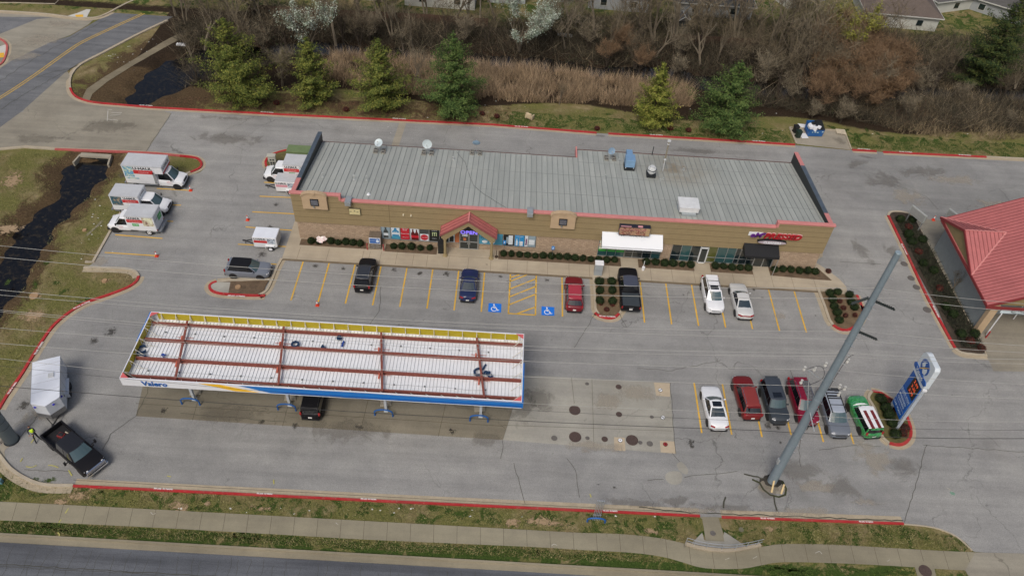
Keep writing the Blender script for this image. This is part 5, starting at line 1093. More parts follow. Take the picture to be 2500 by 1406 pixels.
pv=MB(); pv.wallprism([(x0+1.2,3.0),(-3.98,5.0),(x1-1.2,3.0)],YF-.16,YF-.14); sb(pv,'gable_soffit',mat('soffit_plum',(.035,.022,.04),.7))
for x in (-6.45,-1.5):
    pv=MB(); pv.cyl((x,yA+.17,0),.15,.15,2.74,14); pv.cyl((x,yA+.17,0),.27,.15,.45,14,r2=.17); pv.cyl((x,yA+.17,0),.24,2.6,2.74,14); sb(pv,'portico_post',mat('post_tan',(.30,.235,.12),.8,var=.1))
# butcher store front
wb=window(9.95,12.85,.3,2.95,[9.95,10.95,11.9,12.85],gm=glt); 
hg=fl_('banner_green',(.05,.30,.06)); hw_=fl_('banner_cream',(.62,.66,.52)); hr=fl_('banner_red',(.5,.03,.05))
for i,x in enumerate((10.0,10.97,11.92)):
    rect(wb,x+.03,x+.88,1.05,2.85,hw_); rect(wb,x+.03,x+.88,1.0,1.32,hg,.012); ptext(wb,'HALAL',x+.45,1.65,.24,fl_('ink_dark',(.03,.03,.03))); ptext(wb,'حلال',x+.45,2.05,.42,hr)
wb2=window(12.9,16.75,.3,2.95,[12.9,13.75,14.8,15.75,16.75],rows=(1.15,),gm=gls,gms=[gls,gls,gls,glt])
for x in (14.25,15.25): rect(wb2,x-.42,x+.42,1.5,2.2,fl_('banner_navy',(.04,.05,.14))); ptext(wb2,'حلال',x,2.3,.4,hr); ptext(wb2,'HALAL',x,1.75,.2,fl_('ink_lilac',(.35,.35,.6)))
# white awning (own thing) etc
w3=window(17.85,25.25,.3,2.95,[17.85,18.85,19.9,20.9,21.75,22.75,23.8,24.75,25.25],rows=(1.05,),gms=[gls,glt,gls,gls,gly,glt,glt,gls])
mb=MB(); 
for a in (20.93,21.73): mb.box(a-.06,a+.06,YF-.16,YF-.04,.15,2.4)
mb.box(20.9,21.76,YF-.16,YF-.04,2.3,2.42); mb.box(20.9,21.76,YF-.16,YF-.04,.15,.3); d3=sb(mb,'glass_door',mat('white_frame',(.62,.64,.64),.4,var=.05)); q=MB(); q.box(20.99,21.67,-.12,-.1,.3,2.3); q.build('pane',gls,d3)
w4=window(25.3,26.9,.3,2.95,[25.3,26.1,26.9],rows=(1.05,)); mb=MB()
for a in (26.95,27.95,28.95): mb.box(a-.05,a+.05,YF-.16,YF-.04,.15,2.5)
mb.box(26.9,29.0,YF-.16,YF-.04,2.42,2.5); d4=sb(mb,'glass_door',frm)
for a in (27.0,28.0): q=MB(); q.box(a,a+.9,-.12,-.1,.2,2.42); q.build('pane',gls,d4)
# small wall items
for x,z in ((-10.9,4.55),(-10.1,4.5)):
    mb=MB(); mb.box(x-.07,x+.07,YF-.3,YF-.12,z-.06,z+.08); sb(mb,'wall_camera',mat('cream_plastic',(.6,.55,.4),.5))
for x in (-16.5,2.3):
    mb=MB(); mb.box(x-.32,x+.32,YF-.75,YF+.35,6.12,6.2); mb.box(x-.3,x+.3,YF-.75,YF-.24,5.72,6.12); sb(mb,'floodlight_housing',mat('flood_grey',(.36,.39,.40),.5,.4),bevel=.02)
# things on the facade
def thing(mb,name,label,cat,m_,group=None,**k):
    o=mb.build(name,m_,None,**k); return tag(o,label,cat,group)
aw=empty('shop_awning',(13.3,YF,0),0,'faded white awning over the butcher shop front','awning'); awm=mat('white_awning',(.74,.77,.80),.6,var=.05,scale=1.2)
# peeling black lettering fabric
pm=D.materials.new('peeling_awning'); pm.use_nodes=True; nt=pm.node_tree; L=nt.links; b=nt.nodes['Principled BSDF']; b.inputs['Roughness'].default_value=.7
geo=N(nt,'ShaderNodeNewGeometry'); sx=N(nt,'ShaderNodeSeparateXYZ'); L.new(geo.outputs['Position'],sx.inputs[0])
a_=N(nt,'ShaderNodeMapRange'); L.new(sx.outputs[2],a_.inputs[0]); a_.inputs[1].default_value=3.45; a_.inputs[2].default_value=3.85; a_.inputs[3].default_value=-.25; a_.inputs[4].default_value=.48
x_=N(nt,'ShaderNodeMapRange'); ab=N(nt,'ShaderNodeMath',operation='SUBTRACT'); L.new(sx.outputs[0],ab.inputs[0]); ab.inputs[1].default_value=13.3; ab2=N(nt,'ShaderNodeMath',operation='ABSOLUTE'); L.new(ab.outputs[0],ab2.inputs[0]); L.new(ab2.outputs[0],x_.inputs[0]); x_.inputs[1].default_value=1.2; x_.inputs[2].default_value=2.3; x_.inputs[3].default_value=0; x_.inputs[4].default_value=-.5
s1=N(nt,'ShaderNodeMath',operation='ADD'); L.new(a_.outputs[0],s1.inputs[0]); L.new(x_.outputs[0],s1.inputs[1]); s2_=N(nt,'ShaderNodeMath',operation='ADD'); L.new(s1.outputs[0],s2_.inputs[0]); L.new(noise(nt,geo.outputs['Position'],4,6,.8),s2_.inputs[1])
L.new(ramp(nt,s2_.outputs[0],[(.62,(.74,.77,.80)),(.75,(.10,.12,.12)),(.95,(.012,.016,.016))]),b.inputs['Base Color'])
mb=MB(); X0,X1=-3.2,3.2; 
v=[(X0,-.13,3.85),(X1,-.13,3.85),(X1,-1.5,3.02),(X0,-1.5,3.02),(X1,-1.5,2.78),(X0,-1.5,2.78)]
mb.add(v,[(0,3,2,1),(3,5,4,2)]); mb.add([(X0,-.13,3.85),(X0,-1.5,3.02),(X0,-1.5,2.78),(X0,-.13,2.9)],[(0,1,2,3)],1); mb.add([(X1,-.13,3.85),(X1,-1.5,3.02),(X1,-1.5,2.78),(X1,-.13,2.9)],[(0,1,2,3)],1)
mb.build('canvas',[pm,pk],aw); mb=MB(); mb.bar((X0,-1.51,2.78),(X1,-1.51,2.78),.05); mb.bar((X0,-1.51,3.03),(X1,-1.51,3.03),.03,mi=0); mb.bar((X0,-.16,3.86),(X1,-.16,3.86),.05); mb.bar((X0,-.14,3.86),(X0,-1.51,3.03),.04); mb.bar((X1,-.14,3.86),(X1,-1.51,3.03),.04); mb.build('awning_frame',[awm],aw)
ay=Vector((0,1.37,.83)).normalized()
textmesh("QUALITY BUTCHER",.40,.0,awm,'lettering',aw,frame((-.35,-.52,3.628),(1,0,0),ay),bold=.006,sx=.88)
q=MB(); T=frame((1.05,-.56,3.61),(1,0,0),ay); q.T=T; q.tube([(.26*cos(t),.26*sin(t),0) for t in np.linspace(0,2*pi,24)],.018,5,0,False); q.build('round_mark',awm,aw)
ab_=empty('shop_awning',(27.1,YF,0),0,'black awning over the cleaners door','awning'); mb=MB(); X0,X1=-1.85,1.85
blk=mat('black_canvas',(.008,.009,.011),.75,var=.1)
v=[(X0,-.13,3.50),(X1,-.13,3.45),(X1,-1.5,2.92),(X0,-1.5,2.92),(X1,-1.5,2.62),(X0,-1.5,2.62),(X0,-.13,2.7),(X1,-.13,2.7)]
mb.add(v,[(0,3,2,1),(3,5,4,2),(0,6,5,3),(1,2,4,7)]); mb.build('canvas',blk,ab_)
mb=MB(); mb.bar((1.8,-1.45,2.7),(1.8,-1.45,.15),.06); mb.build('awning_post',frm,ab_)
# signs
s_=empty('butcher_sign',(13.35,YF-.14,0),0,'long box sign with dark header and food photo above the white awning','sign')
mb=MB(); mb.box(-1.62,1.62,-.55,0,4.05,5.15); mb.build('cabinet',mat('cabinet_navy',(.015,.02,.04),.4,var=.2,scale=5),s_,bevel=.01)
food=artm('food_picture',[(.3,(.05,.01,.02)),(.42,(.28,.10,.07)),(.52,(.45,.30,.18)),(.6,(.12,.03,.03)),(.72,(.55,.42,.28))],2.2,1.)
mb=MB(); mb.box(-1.58,1.15,-.562,-.552,4.1,5.1); mb.build('picture_panel',food,s_); mb=MB(); mb.box(1.16,1.58,-.562,-.552,4.1,5.1); mb.build('tan_panel',fl_('panel_tan',(.42,.30,.16)),s_)
textmesh('QUALITY BUTCHER SHOP',.26,0,fl_('ink_pink',(.55,.25,.25)),'lettering',s_,FR(-.2,-.57,4.82)); mb=MB(); mb.box(-1.5,-.4,-.48,-.35,5.152,5.158); mb.box(.3,.8,-.5,-.2,5.152,5.158); mb.build('top_lettering',fl_('ink_rose',(.6,.3,.32)),s_)
s_=empty('cleaners_sign',(28.2,YF-.14,0),0,'red slanted channel letters with an oval plate above the black awning','sign')
rl=mat('channel_red',(.38,.012,.02),.4,var=.15,scale=6); 
textmesh("PRESSED",.92,.07,rl,'red_lettering',s_,FR(.72,-.12,4.72),shear=.3,bold=.02,sx=1.12); textmesh("PRESSED",.92,.005,mat('letter_top_pink',(.7,.45,.43),.5),'letter_edge',s_,FR(.76,-.03,4.80),shear=.3,bold=.03,sx=1.12)
mb=MB(); mb.box(-2.85,-1.35,-.06,0,4.62,5.12); mb.build('backing_plate',whitep,s_); textmesh("eM'",.85,.05,mat('channel_purple',(.12,.02,.22),.4),'purple_lettering',s_,FR(-2.0,-.14,4.78),shear=.3,bold=.02,sx=1.15)
mb=MB(); mb.wallprism([(-.2+1.55*(.9 if abs(cos(t))<.9 else 1)*cos(t),4.05+.27*sin(t)) for t in np.linspace(0,2*pi,25)[:-1]],-.35,0); mb.build('oval_plate',blk,s_)
mb=MB(); mb.wallprism([(-.2+1.50*cos(t),4.05+.24*sin(t)) for t in np.linspace(0,2*pi,25)[:-1]],-.36,-.352); mb.build('oval_face',fl_('oval_grey',(.42,.36,.40)),s_); textmesh('CLEANERS',.36,.01,whitep,'lettering',s_,FR(-.2,-.38,4.03),bold=.012,sx=1.1)
mb=MB(); mb.box(-.6,.6,-.16,0,-.42,.42,0); mb.box(-.56,.56,-.17,-.16,-.38,.38,1)
o=thing(mb,'box_sign','blank cream box sign below the left end of the parapet','sign',[mat('sign_rim',(.10,.09,.06),.5),mat('sign_cream',(.60,.53,.28),.5,var=.1,scale=3)]); o.location=(-15.97,YF-.13,4.62)
for x,z,s1_ in ((-.42,.02,1),(.3,.0,1)):
    q=MB(); q.box(x-.1,x+.1,-.176,-.171,z-.03,z+.03); q.build('sign_mark',pdg,o)
q=MB(); q.box(-.08,.08,-.176,-.171,.05,.16); q.build('sign_mark',pdg,o)
# ---------------- roof equipment
def onroof(x,y): return zr(y)
def dish(label,x,y,R_,tilt,az,blocks=True,mesh=False,mast=.9):
    r_=empty('satellite_dish',(x,y,zr(y)+.02),0,label,'satellite dish','satellite dishes on the roof')
    cb=mat('concrete_block',(.22,.21,.18),.95,var=.35,scale=5)
    if blocks:
        for i,(a,b_) in enumerate(((-.45,-.22),(.45,-.22),(-.45,.28),(.45,.28))):
            mb=MB(); mb.box(a-.24,a+.24,b_-.18,b_+.18,0,.2,0); mb.box(a-.15,a-.03,b_-.1,b_+.1,.2,.204,1); mb.box(a+.03,a+.15,b_-.1,b_+.1,.2,.204,1); mb.build('ballast_block',[cb,pk],r_)
    mb=MB(); mb.tube([(0,0,0),(0,0,mast)],.035,8); mb.bar((-.5,0,.22),(.5,0,.22),.04); mb.bar((0,0,.5),(-.35,.25,.2),.03); mb.bar((0,0,.5),(.35,.25,.2),.03); mb.build('mast',frm,r_)
    mb=MB(); T=Matrix.Translation((0,0,mast+R_*.7))@Matrix.Rotation(az,4,'Z')@Matrix.Rotation(tilt,4,'X'); mb.T=T; n=20; rings=[0,.35,.7,1.]
    vs=[(0,0,0)];fs=[]
    for q in rings[1:]:
        for k in range(n): a=2*pi*k/n; vs.append((R_*q*cos(a),R_*q*sin(a),.22*R_*q*q))
    for k in range(n): fs.append((0,1+k,1+(k+1)%n))
    for i in range(2):
        for k in range(n): fs.append((1+i*n+k,1+(i+1)*n+k,1+(i+1)*n+(k+1)%n,1+i*n+(k+1)%n))
    mb.add(vs,fs); mb.build('reflector',mat('dish_blue_mesh',(.25,.36,.48),.6,.3,var=.2,scale=10) if mesh else mat('dish_white',(.50,.58,.60),.5,.1,var=.08,scale=3),r_,smooth=True)
    mb=MB(); mb.T=T; mb.bar((0,-R_*.9,.15),(0,0,R_*.95),.03); mb.box(-.06,.06,-.06,.06,R_*.88,R_*1.05); mb.build('feed_arm',frm,r_)
dish('leftmost white dish facing up on blocks at the back of the roof',-15.15,73.6,.48,R(35),R(-20))
dish('large pale dish standing upright on four blocks second from the left',-9.65,73.9,.55,R(75),0,mast=1.0)
dish('small blue mesh dish overhanging the back roof edge third from the left',-4.1,74.7,.45,R(70),R(180),mesh=True,mast=1.1)
dish('small blue dish on stacked blocks left of the blue roof unit',11.6,75.4,.42,R(72),R(10),mesh=True,mast=.9)
zz_=zr(73.3); r_=empty('roof_cooler',(13.6,73.5,zz_),0,'blue metal ducted cooler on a dark curb at the back of the roof','air handler'); bm_=mat('blue_cooler_metal',(.22,.38,.58),.4,.3,var=.12,scale=3)
mb=MB(); mb.box(-.6,.6,-.7,.6,.0,.35); mb.build('roof_curb',drk,r_)
mb=MB(); mb.box(-.55,.55,-.65,.55,.5,1.5); mb.box(-.35,.35,.5,1.7,.75,1.35); mb.build('housing',bm_,r_,bevel=.03); mb=MB()
for s in (-1,1): mb.bar((s*.45,-.6,.3),(s*.45,-.6,.62),.07)
mb.build('support_leg',whitep,r_)
zz_=zr(71.6); r_=empty('exhaust_fan',(15.95,71.9,zz_),0,'white mushroom exhaust fan on a dark curb right of the blue cooler','exhaust fan'); fm=mat('fan_white',(.60,.62,.62),.5,.2,var=.12,scale=5)
mb=MB(); mb.box(-.5,.5,-.5,.5,0,.4); mb.build('roof_curb',drk,r_); mb=MB(); mb.cyl((0,0,0),.34,.4,.9,20); mb.cyl((0,0,0),.48,.62,.74,20); mb.build('fan_base',fm,r_); mb=MB(); mb.cyl((0,0,0),.5,.95,1.12,24,r2=.44); mb.cyl((0,0,0),.30,1.12,1.32,20,r2=.27); mb.build('fan_cowl',fm,r_,smooth=False)
mb=MB(); mb.tube([(.5*cos(t),.5*sin(t),.96) for t in np.linspace(0,2*pi,24)],.03,5); mb.build('wire_guard',drk,r_)
r_=empty('flue_stack',(17.5,73.2,zr(73.2)),0,'tall thin flue with two caps near the rusty part of the roof','flue'); mb=MB(); mb.tube([(0,0,0),(0,.1,1.6)],.05,8); mb.cyl((0,.1,0),.14,1.55,1.62,12); mb.build('lower_pipe',fm,r_); mb=MB(); mb.cyl((.25,1.2,0),.09,.3,3.3,10); mb.build('upper_pipe',mat('old_flue',(.30,.27,.2),.6,.3,var=.3,scale=6),r_); mb=MB(); mb.cyl((.25,1.2,0),.20,3.3,3.45,14); mb.cyl((.25,1.2,0),.15,2.9,3.0,12); mb.build('flue_cap',fm,r_)
zz_=zr(64.3); r_=empty('roof_unit',(18.95,64.5,zz_-.1),0,'large white box unit standing above the pink cap near the cleaners','air handler'); um=mat('unit_white',(.68,.70,.70),.5,.1,var=.1,scale=2,fine=.05)
mb=MB(); mb.box(-1.02,1.02,-.8,.9,.55,1.15); mb.build('housing',um,r_,bevel=.02); mb=MB(); mb.box(-1.08,1.08,-.86,.96,1.15,1.2); mb.build('lid',um,r_,bevel=.01)
mb=MB(); mb.box(-.75,.75,-1.1,.7,.05,.55); mb.box(-.95,-.75,-1.2,.8,.0,.12); mb.build('base_curb',mat('galvanised',(.40,.44,.46),.4,.5,var=.15,scale=3),r_)
vents=[('plain',-20.2,67.0,.55),('plain',-16.8,66.9,.6),('plain',-15.4,66.9,.6),('plain',10.6,70.2,.75),('plain',12.6,74.9,.35),('plain',-6.6,72.9,.35),('plain',16.9,70.9,.2),('plain',17.3,71.3,.2),('plain',20.0,73.8,.25),('plain',24.0,75.0,.25)]
lb=['thin vent pipe nearest the left parapet','vent pipe left of its twin near the front cap','vent pipe right of its twin near the front cap','tall thin vent pipe in the middle of the roof','stubby vent left of the blue cooler','small white vent near the long roof cable','short dark vent beside the exhaust fan','second short dark vent right of the exhaust fan','small pale vent on the rusty roof area','small dark vent near the back right of the roof']
for (t,x,y,h),l in zip(vents,lb):
    mb=MB(); mb.tube([(0,0,0),(.0,0,h)],.045,8); mb.cyl((0,0,0),.1,h-.06,h+.03,10); mb.cyl((0,0,0),.16,0,.05,10); o=thing(mb,'vent_pipe',l,'vent pipe',mat('vent_metal',(.5,.52,.5),.5,.3,var=.2),'vent pipes on the roof'); o.location=(x,y,zr(y))
mb=MB(); mb.tube([(16.75,77.15,3.2),(16.75,77.15,4.6)],.05,6); thing(mb,'standpipe','thin black pipe rising past the back roof edge left of the tall flue','pipe',drk)
mb=MB(); mb.cyl((0,0,0),.22,0,.18,14,r2=.1); o=thing(mb,'roof_dome','round white dome just behind the pink cap at left','roof vent',whitep); o.location=(-14.7,63.9,zr(63.9))
mb=MB(); pts=[(-6.4,74.9),(-5.9,73.8),(-5.2,72.4),(-4.9,71.),(-4.4,69.),(-3.9,67.2),(-2.8,65.6),(-1.2,63.9),(-.2,62.9)]; mb.tube([(x,y,zr(y)+.03) for x,y in pts],.014,5); thing(mb,'roof_cable','thin dark cable snaking across the roof panels','cable',drk)
# ================================================================ FUEL CANOPY
cn=empty('fuel_canopy',(-14.4,42,0),0,'open topped fuel canopy with white deck, red beams and blue fascia','canopy'); CX0,CX1,CY0,CY1,ZB,ZT=-30.95,2.1,38.35,45.7,4.98,5.9
def cb_(mb,name,m_,par=None,**k):
    o=mb.build(name,m_,par or cn,**k); o.data.transform(Matrix.Translation((14.4,-42,0))); return o
mb=MB(); y=0
mb.box(CX0+.05,CX1-.05,CY0+.05,CY1-.05,ZB-.02,ZB+.02)
x=CX0+.2
while x<CX1-.1: mb.box(x-.018,x+.018,CY0+.1,CY1-.1,ZB+.02,ZB+.075,1); x+=.305
dm=mat('deck_white',(.80,.82,.84),.5,.05,var=.06,scale=.5,fine=.04); cb_(mb,'deck',[dm,mat('deck_rib',(.50,.52,.53),.5,.1,var=.1)])
fw_=mat('fascia_white',(.74,.76,.80),.4,var=.04,coat=.3); fb=mat('fascia_blue',(.0,.165,.56),.35,var=.05,coat=.3); fy=mat('fascia_yellow',(.85,.50,.02),.4,var=.05); yi=mat('inner_yellow',(.46,.37,.02),.6,var=.12,scale=2,fine=.06); rd_=mat('red_oxide_steel',(.23,.07,.05),.7,.1,var=.18,scale=2,fine=.12)
mb=MB(); mb.box(CX0,CX1,CY0,CY0+.06,ZB,ZT,0); mb.box(CX0,CX1,CY1-.06,CY1,ZB,ZT,0); mb.box(CX0,CX0+.06,CY0+.06,CY1-.06,ZB,ZT,0); mb.box(CX1-.06,CX1,CY0+.06,CY1-.06,ZB,ZT,0)
fa=cb_(mb,'fascia',fw_)
mb=MB(); mb.box(CX0+.5,CX1-.5,CY1-.075,CY1-.062,ZB+.1,ZT-.04); mb.box(CX0+.062,CX0+.075,CY0+.5,CY1-.4,ZB+.1,ZT-.04); cb_(mb,'inner_panel',yi)
# blue band with slanted start on front, right and left ends
xs=-20.3
mb=MB(); mb.wallprism([(xs-1.9+1.0,ZT-.02),(CX1+.02,ZT-.02),(CX1+.02,ZB+.12),(xs+1.6,ZB+.12)],CY0-.03,CY0-.005); mb.box(CX1+.005,CX1+.12,CY0-.03,CY0+4.1,ZB+.1,ZT-.04); 
mb.box(CX0-.10,CX0-.005,CY0+4.0,CY1,ZB+.1,ZT+.0); cb_(mb,'blue_band',fb)
mb=MB(); mb.wallprism([(xs-4.2,ZT-.03),(xs-2.6,ZT-.03),(xs+.6,ZB+.10),(xs-1.3,ZB+.10)],CY0-.03,CY0-.005); cb_(mb,'yellow_flash',fy)
mb=MB(); mb.wallprism([(xs+3,ZB+.2),(CX1+.02,ZB+.2),(CX1+.02,ZB+.36),(xs+2.2,ZB+.36)],CY0-.05,CY0-.03); cb_(mb,'dark_blue_stripe',mat('stripe_dark_blue',(.0,.09,.36),.4))
mb=MB(); z=ZT
mb.box(CX0,CX1,CY0-.04,CY0+.08,z,z+.03); mb.box(CX0,CX1,CY1-.08,CY1+.02,z,z+.03); mb.box(CX0,CX0+.08,CY0+.08,CY1-.08,z,z+.03); mb.box(CX1-.08,CX1,CY0+.08,CY1-.08,z,z+.03); cb_(mb,'fascia_cap',fw_)
mb=MB()
for (x,y,a,b_) in ((CX0,CY0,1,1),(CX1,CY0,-1,1),(CX0,CY1,1,-1),(CX1,CY1,-1,-1)): mb.add([(x+a*.05,y+b_*.05,z+.035),(x+a*.75,y+b_*.05,z+.035),(x+a*.05,y+b_*.6,z+.035)],[(0,1,2)])
cb_(mb,'corner_gusset',mat('gusset_pink',(.62,.13,.13),.6))
o=textmesh('Valero',.78,.02,mat('deep_blue_letter',(.01,.10,.36),.4),'fascia_lettering',cn,frame((-28.2+14.4,CY0-.035-42,5.40),(1,0,0),(0,0,1)),bold=.018,sx=1.0)
for i,y in enumerate((45.0,43.15,41.05,39.15)):
    mb=MB(); mb.box(CX0+.15,CX1-.1,y-.09,y+.09,ZB+.32,ZB+.36); mb.box(CX0+.15,CX1-.1,y-.015,y+.015,ZB+.08,ZB+.32); mb.box(CX0+.15,CX1-.1,y-.09,y+.09,ZB+.075,ZB+.11); cb_(mb,'long_beam',rd_)
cols=[-26.98,-18.45,-9.83,-1.34]
for x in cols:
    a=Vector((x-.75,45.3,ZB+.50)); b_=Vector((x+.30,38.9,ZB+.50)); mb=MB(); mb.bar(a,b_,.19,.04); mb.bar(a-Vector((0,0,.14)),b_-Vector((0,0,.14)),.04,.26); cb_(mb,'cross_beam',rd_)
    for yy in (40.8,43.6):
        xx=x+ (40.8-yy)*.164; mb=MB(); mb.bar((xx-.25,yy+.1,ZB+.3),(xx-.25,yy-.35,ZB+.1),.12,.2); mb.bar((xx-.7,yy,ZB+.2),(xx+.7,yy,ZB+.2),.03); cb_(mb,'beam_bracket',mat('bright_oxide',(.42,.09,.05),.7))
        mb=MB(); mb.box(xx-.11,xx+.11,yy-.13,yy+.13,.03,ZB-.03,0); mb.box(xx-.18,xx+.18,yy-.2,yy+.2,.03,.07,0); cb_(mb,'column',mat('column_white',(.50,.54,.57),.5,var=.1,scale=4))
def brace(*bars):
    mb=MB()
    for a,b_,w_ in bars: mb.bar(a,b_,w_)
    cb_(mb,'fascia_brace',mat('brace_white',(.62,.60,.52),.6,var=.1))
for k in range(26):
    x=CX0+.9+k*1.27
    if x>CX1-.3: break
    brace(((x,CY1-.10,ZB+.05),(x,CY1-.10,ZT-.02),.05),((x,CY1-.12,ZT-.05),(x+.04,CY1-.6,ZB+.1),.045))
    brace(((x+.3,CY0+.10,ZT-.05),(x,CY0+.62,ZB+.35),.045),((x+.3,CY0+.1,ZB+.05),(x+.3,CY0+.1,ZT-.02),.045))
for k in range(6):
    y=CY0+.7+k*1.2
    brace(((CX0+.1,y,ZT-.03),(CX0+.95,y-.1,ZB+.12),.04),((CX0+.1,y,ZB+.05),(CX0+.1,y,ZT-.02),.045)); brace(((CX0+.5,y-.3,ZB+.3),(CX0+1.6,y-.3,ZB+.3),.035)); brace(((CX1-.1,y,ZT-.03),(CX1-.95,y-.25,ZB+.12),.04),((CX1-.1,y,ZB+.05),(CX1-.1,y,ZT-.02),.045))
rr=random.Random(2); lts=[]
for y in (44.1,39.9):
    px=None; mb=MB()
    for k in range(13):
        x=CX0+1.6+k*2.58
        if x>CX1-.6: break
        lts.append((x,y+rr.uniform(-.05,.05)))
        if px: mb.tube([(px,y,ZB+.1),((px+x)/2,y+rr.uniform(-.12,.12),ZB+.1),(x,y,ZB+.1)],.012,4)
        px=x
    cb_(mb,'wiring',mat('grey_conduit',(.30,.31,.31),.6))
for x,y in lts: 
    mb=MB(); mb.box(x-.06,x+.06,y-.06,y+.06,ZB+.075,ZB+.16); cb_(mb,'junction_box',mat('junction_grey',(.16,.17,.17),.6))
# loose letters left on the deck (things resting on it)
navy=mat('loose_letter_navy',(.012,.035,.085),.5,var=.3,scale=6); navy2=mat('loose_letter_blue',(.01,.05,.28),.5)
def loose(t,px,py,s_,rz,label,m_=navy,tilt=0.):
    g=G(px,py,ZB+.2); o=textmesh(t,s_,.07,m_,'loose_letter',None,Matrix.Translation((g.x,g.y,ZB+.30))@Matrix.Rotation(rz,4,'Z')@Matrix.Rotation(tilt,4,'X'),bold=.03); tag(o,label,'sign letter','loose sign letters lying on the canopy deck'); return o
loose('C',345,856,1.2,.4,'dark letter C leaning in the left corner of the canopy deck'); loose('J',344,866,1.0,1.4,'dark hooked letter beneath the letter C at the left end of the deck')
loose('a',399,868,.62,.9,'small blue letter by the second beam near the left end',navy2); loose('O',721,843,.95,.1,'dark letter O beside the cross beam in the middle of the deck')
loose('r',789,848,.8,1.3,'dark short letter right of the letter O against the long beam'); loose('e',828,825,1.0,.2,'dark letter e in the back bay of the deck'); loose('l',837,842,.8,-.1,'blue straight bar letter lying below the letter e',navy2)
loose('C',1166,911,1.1,.5,'dark curved letter left of the right cross beam'); loose('a',1186,911,1.1,1.2,'dark letter a right of the right cross beam'); loose('l',1182,898,.8,-.4,'dark bar letter above the pile by the right cross beam'); loose('c',1196,921,.8,2.,'small dark letter at the lower right of the pile')
# hoop guards and pumps
hb=mat('hoop_blue',(.01,.10,.34),.45,var=.1)
for i,(x,l) in enumerate(zip(cols,('first','second','third','last'))):
    for yy,w_ in ((40.2,'front'),):
        mb=MB(); xx=x-.12; pts=[(xx-.80,yy,.03),(xx-.80,yy,.55)]+[(xx+.80*cos(t)*-1,yy,.55+.42*sin(t)) for t in np.linspace(0,pi,9)]+[(xx+.80,yy,.55),(xx+.80,yy,.03)]; mb.tube(pts,.07,8); thing(mb,'hoop_guard','%s blue pipe hoop guard from the left along the canopy columns'%l,'bollard',hb,'blue hoop guards at the pump islands')
    mb=MB(); mb.box(-.55,.55,-2.2,.4,.03,.16); mb.box(-.4,.4,-1.9,-.9,.16,1.9,1); 
    r_=empty('fuel_pump',(x-.4,43.2,.0),.16,'%s fuel pump from the left in the shade under the canopy'%l,'fuel pump','fuel pumps under the canopy'); mb=MB(); mb.box(-.5,.5,-2.0,1.2,.03,.16); mb.build('pump_island',concm,r_,bevel=.05); mb=MB(); mb.box(-.35,.35,-.6,.5,.16,1.9); mb.build('cabinet',fb,r_,bevel=.04); mb=MB(); mb.box(.351,.36,-.4,.3,1.,1.7); mb.box(-.36,-.351,-.4,.3,1.,1.7); mb.build('screen_panel',pk,r_); mb=MB(); mb.tube([(.38,-.3,1.5),(.6,-.3,1.2),(.6,-.2,.6),(.4,-.1,.9)],.025,6); mb.build('hose',rub,r_)
# street hoop with vent pipes
g=G(1455,1274); mb=MB(); mb.tube([(g.x-.72,g.y,.0),(g.x-.72,g.y,.35)]+[(g.x-.72*cos(t),g.y,.35+.32*sin(t)) for t in np.linspace(0,pi,9)]+[(g.x+.72,g.y,.35),(g.x+.72,g.y,0)],.07,8); thing(mb,'hoop_guard','blue hoop around the silver pipes on the street verge','bollard',hb,'blue hoop guards at the pump islands')
r_=empty('vent_pipes',(g.x,g.y+.15,0),0,'bundle of tall silver tank vent pipes behind the blue hoop on the verge','vent pipes')
for k in range(5):
    mb=MB(); x=-.26+.13*k; mb.tube([(x,0,0),(x,0,3.1)],.03,8); mb.cyl((x,0,0),.055,3.05,3.2,8); mb.build('pipe',mat('galvanised_pipe',(.52,.55,.58),.35,.6,var=.1),r_)
mb=MB(); mb.bar((-.35,0,.9),(.35,0,.9),.05); mb.bar((-.35,0,2.6),(.35,0,2.6),.04); mb.build('pipe_clamp',frm,r_)
# ================================================================ PRICE SIGN
ps=empty('price_sign',(36.6,43.1,0),0,'tall two post roadside sign with blue panels and red led prices','sign')
pwm=mat('sign_white',(.62,.68,.72),.4,var=.06,scale=2); pbm=mat('sign_blue',(.003,.085,.36),.35,var=.06); 
for y in (-1.05,1.09): mb=MB(); mb.box(-.10,.18,y-.12,y+.12,0,6.1); mb.build('post',mat('post_white',(.48,.54,.60),.4,.2,var=.08),ps,bevel=.02)
def yz(mb,pts,x0,x1,mi=0):
    n=len(pts); t=tessellate_polygon([[Vector((0,p[0],p[1])) for p in pts]]); vs=[(x0,a,b_) for a,b_ in pts]+[(x1,a,b_) for a,b_ in pts]; fs=[]
    A=sum(pts[i][0]*pts[(i+1)%n][1]-pts[(i+1)%n][0]*pts[i][1] for i in range(n))
    for a,b_,c in t:
        s_=(pts[b_][0]-pts[a][0])*(pts[c][1]-pts[a][1])-(pts[c][0]-pts[a][0])*(pts[b_][1]-pts[a][1])
        if s_<0: b_,c=c,b_
        fs.append((a,c,b_)); fs.append((a+n,b_+n,c+n))
    for i in range(n): j=(i+1)%n; fs.append((i,j,j+n,i+n) if A>0 else (j,i,i+n,j+n))
    mb.add(vs,fs,mi)
mb=MB(); yz(mb,[(-1.25,6.3),(-1.0,6.05),(1.15,6.05),(1.2,6.3),(1.2,8.2),(.95,8.6),(.7,8.72),(-1.0,8.85),(-1.2,8.6)],-.2,.28); mb.build('crown_cabinet',pwm,ps,bevel=.05)
X=-.21
mb=MB(); yz(mb,[(.72*cos(t)+.02,7.68+.72*sin(t)) for t in np.linspace(0,2*pi,33)[:-1]],X-.02,X); mb.build('round_emblem',pbm,ps)
mb=MB(); 
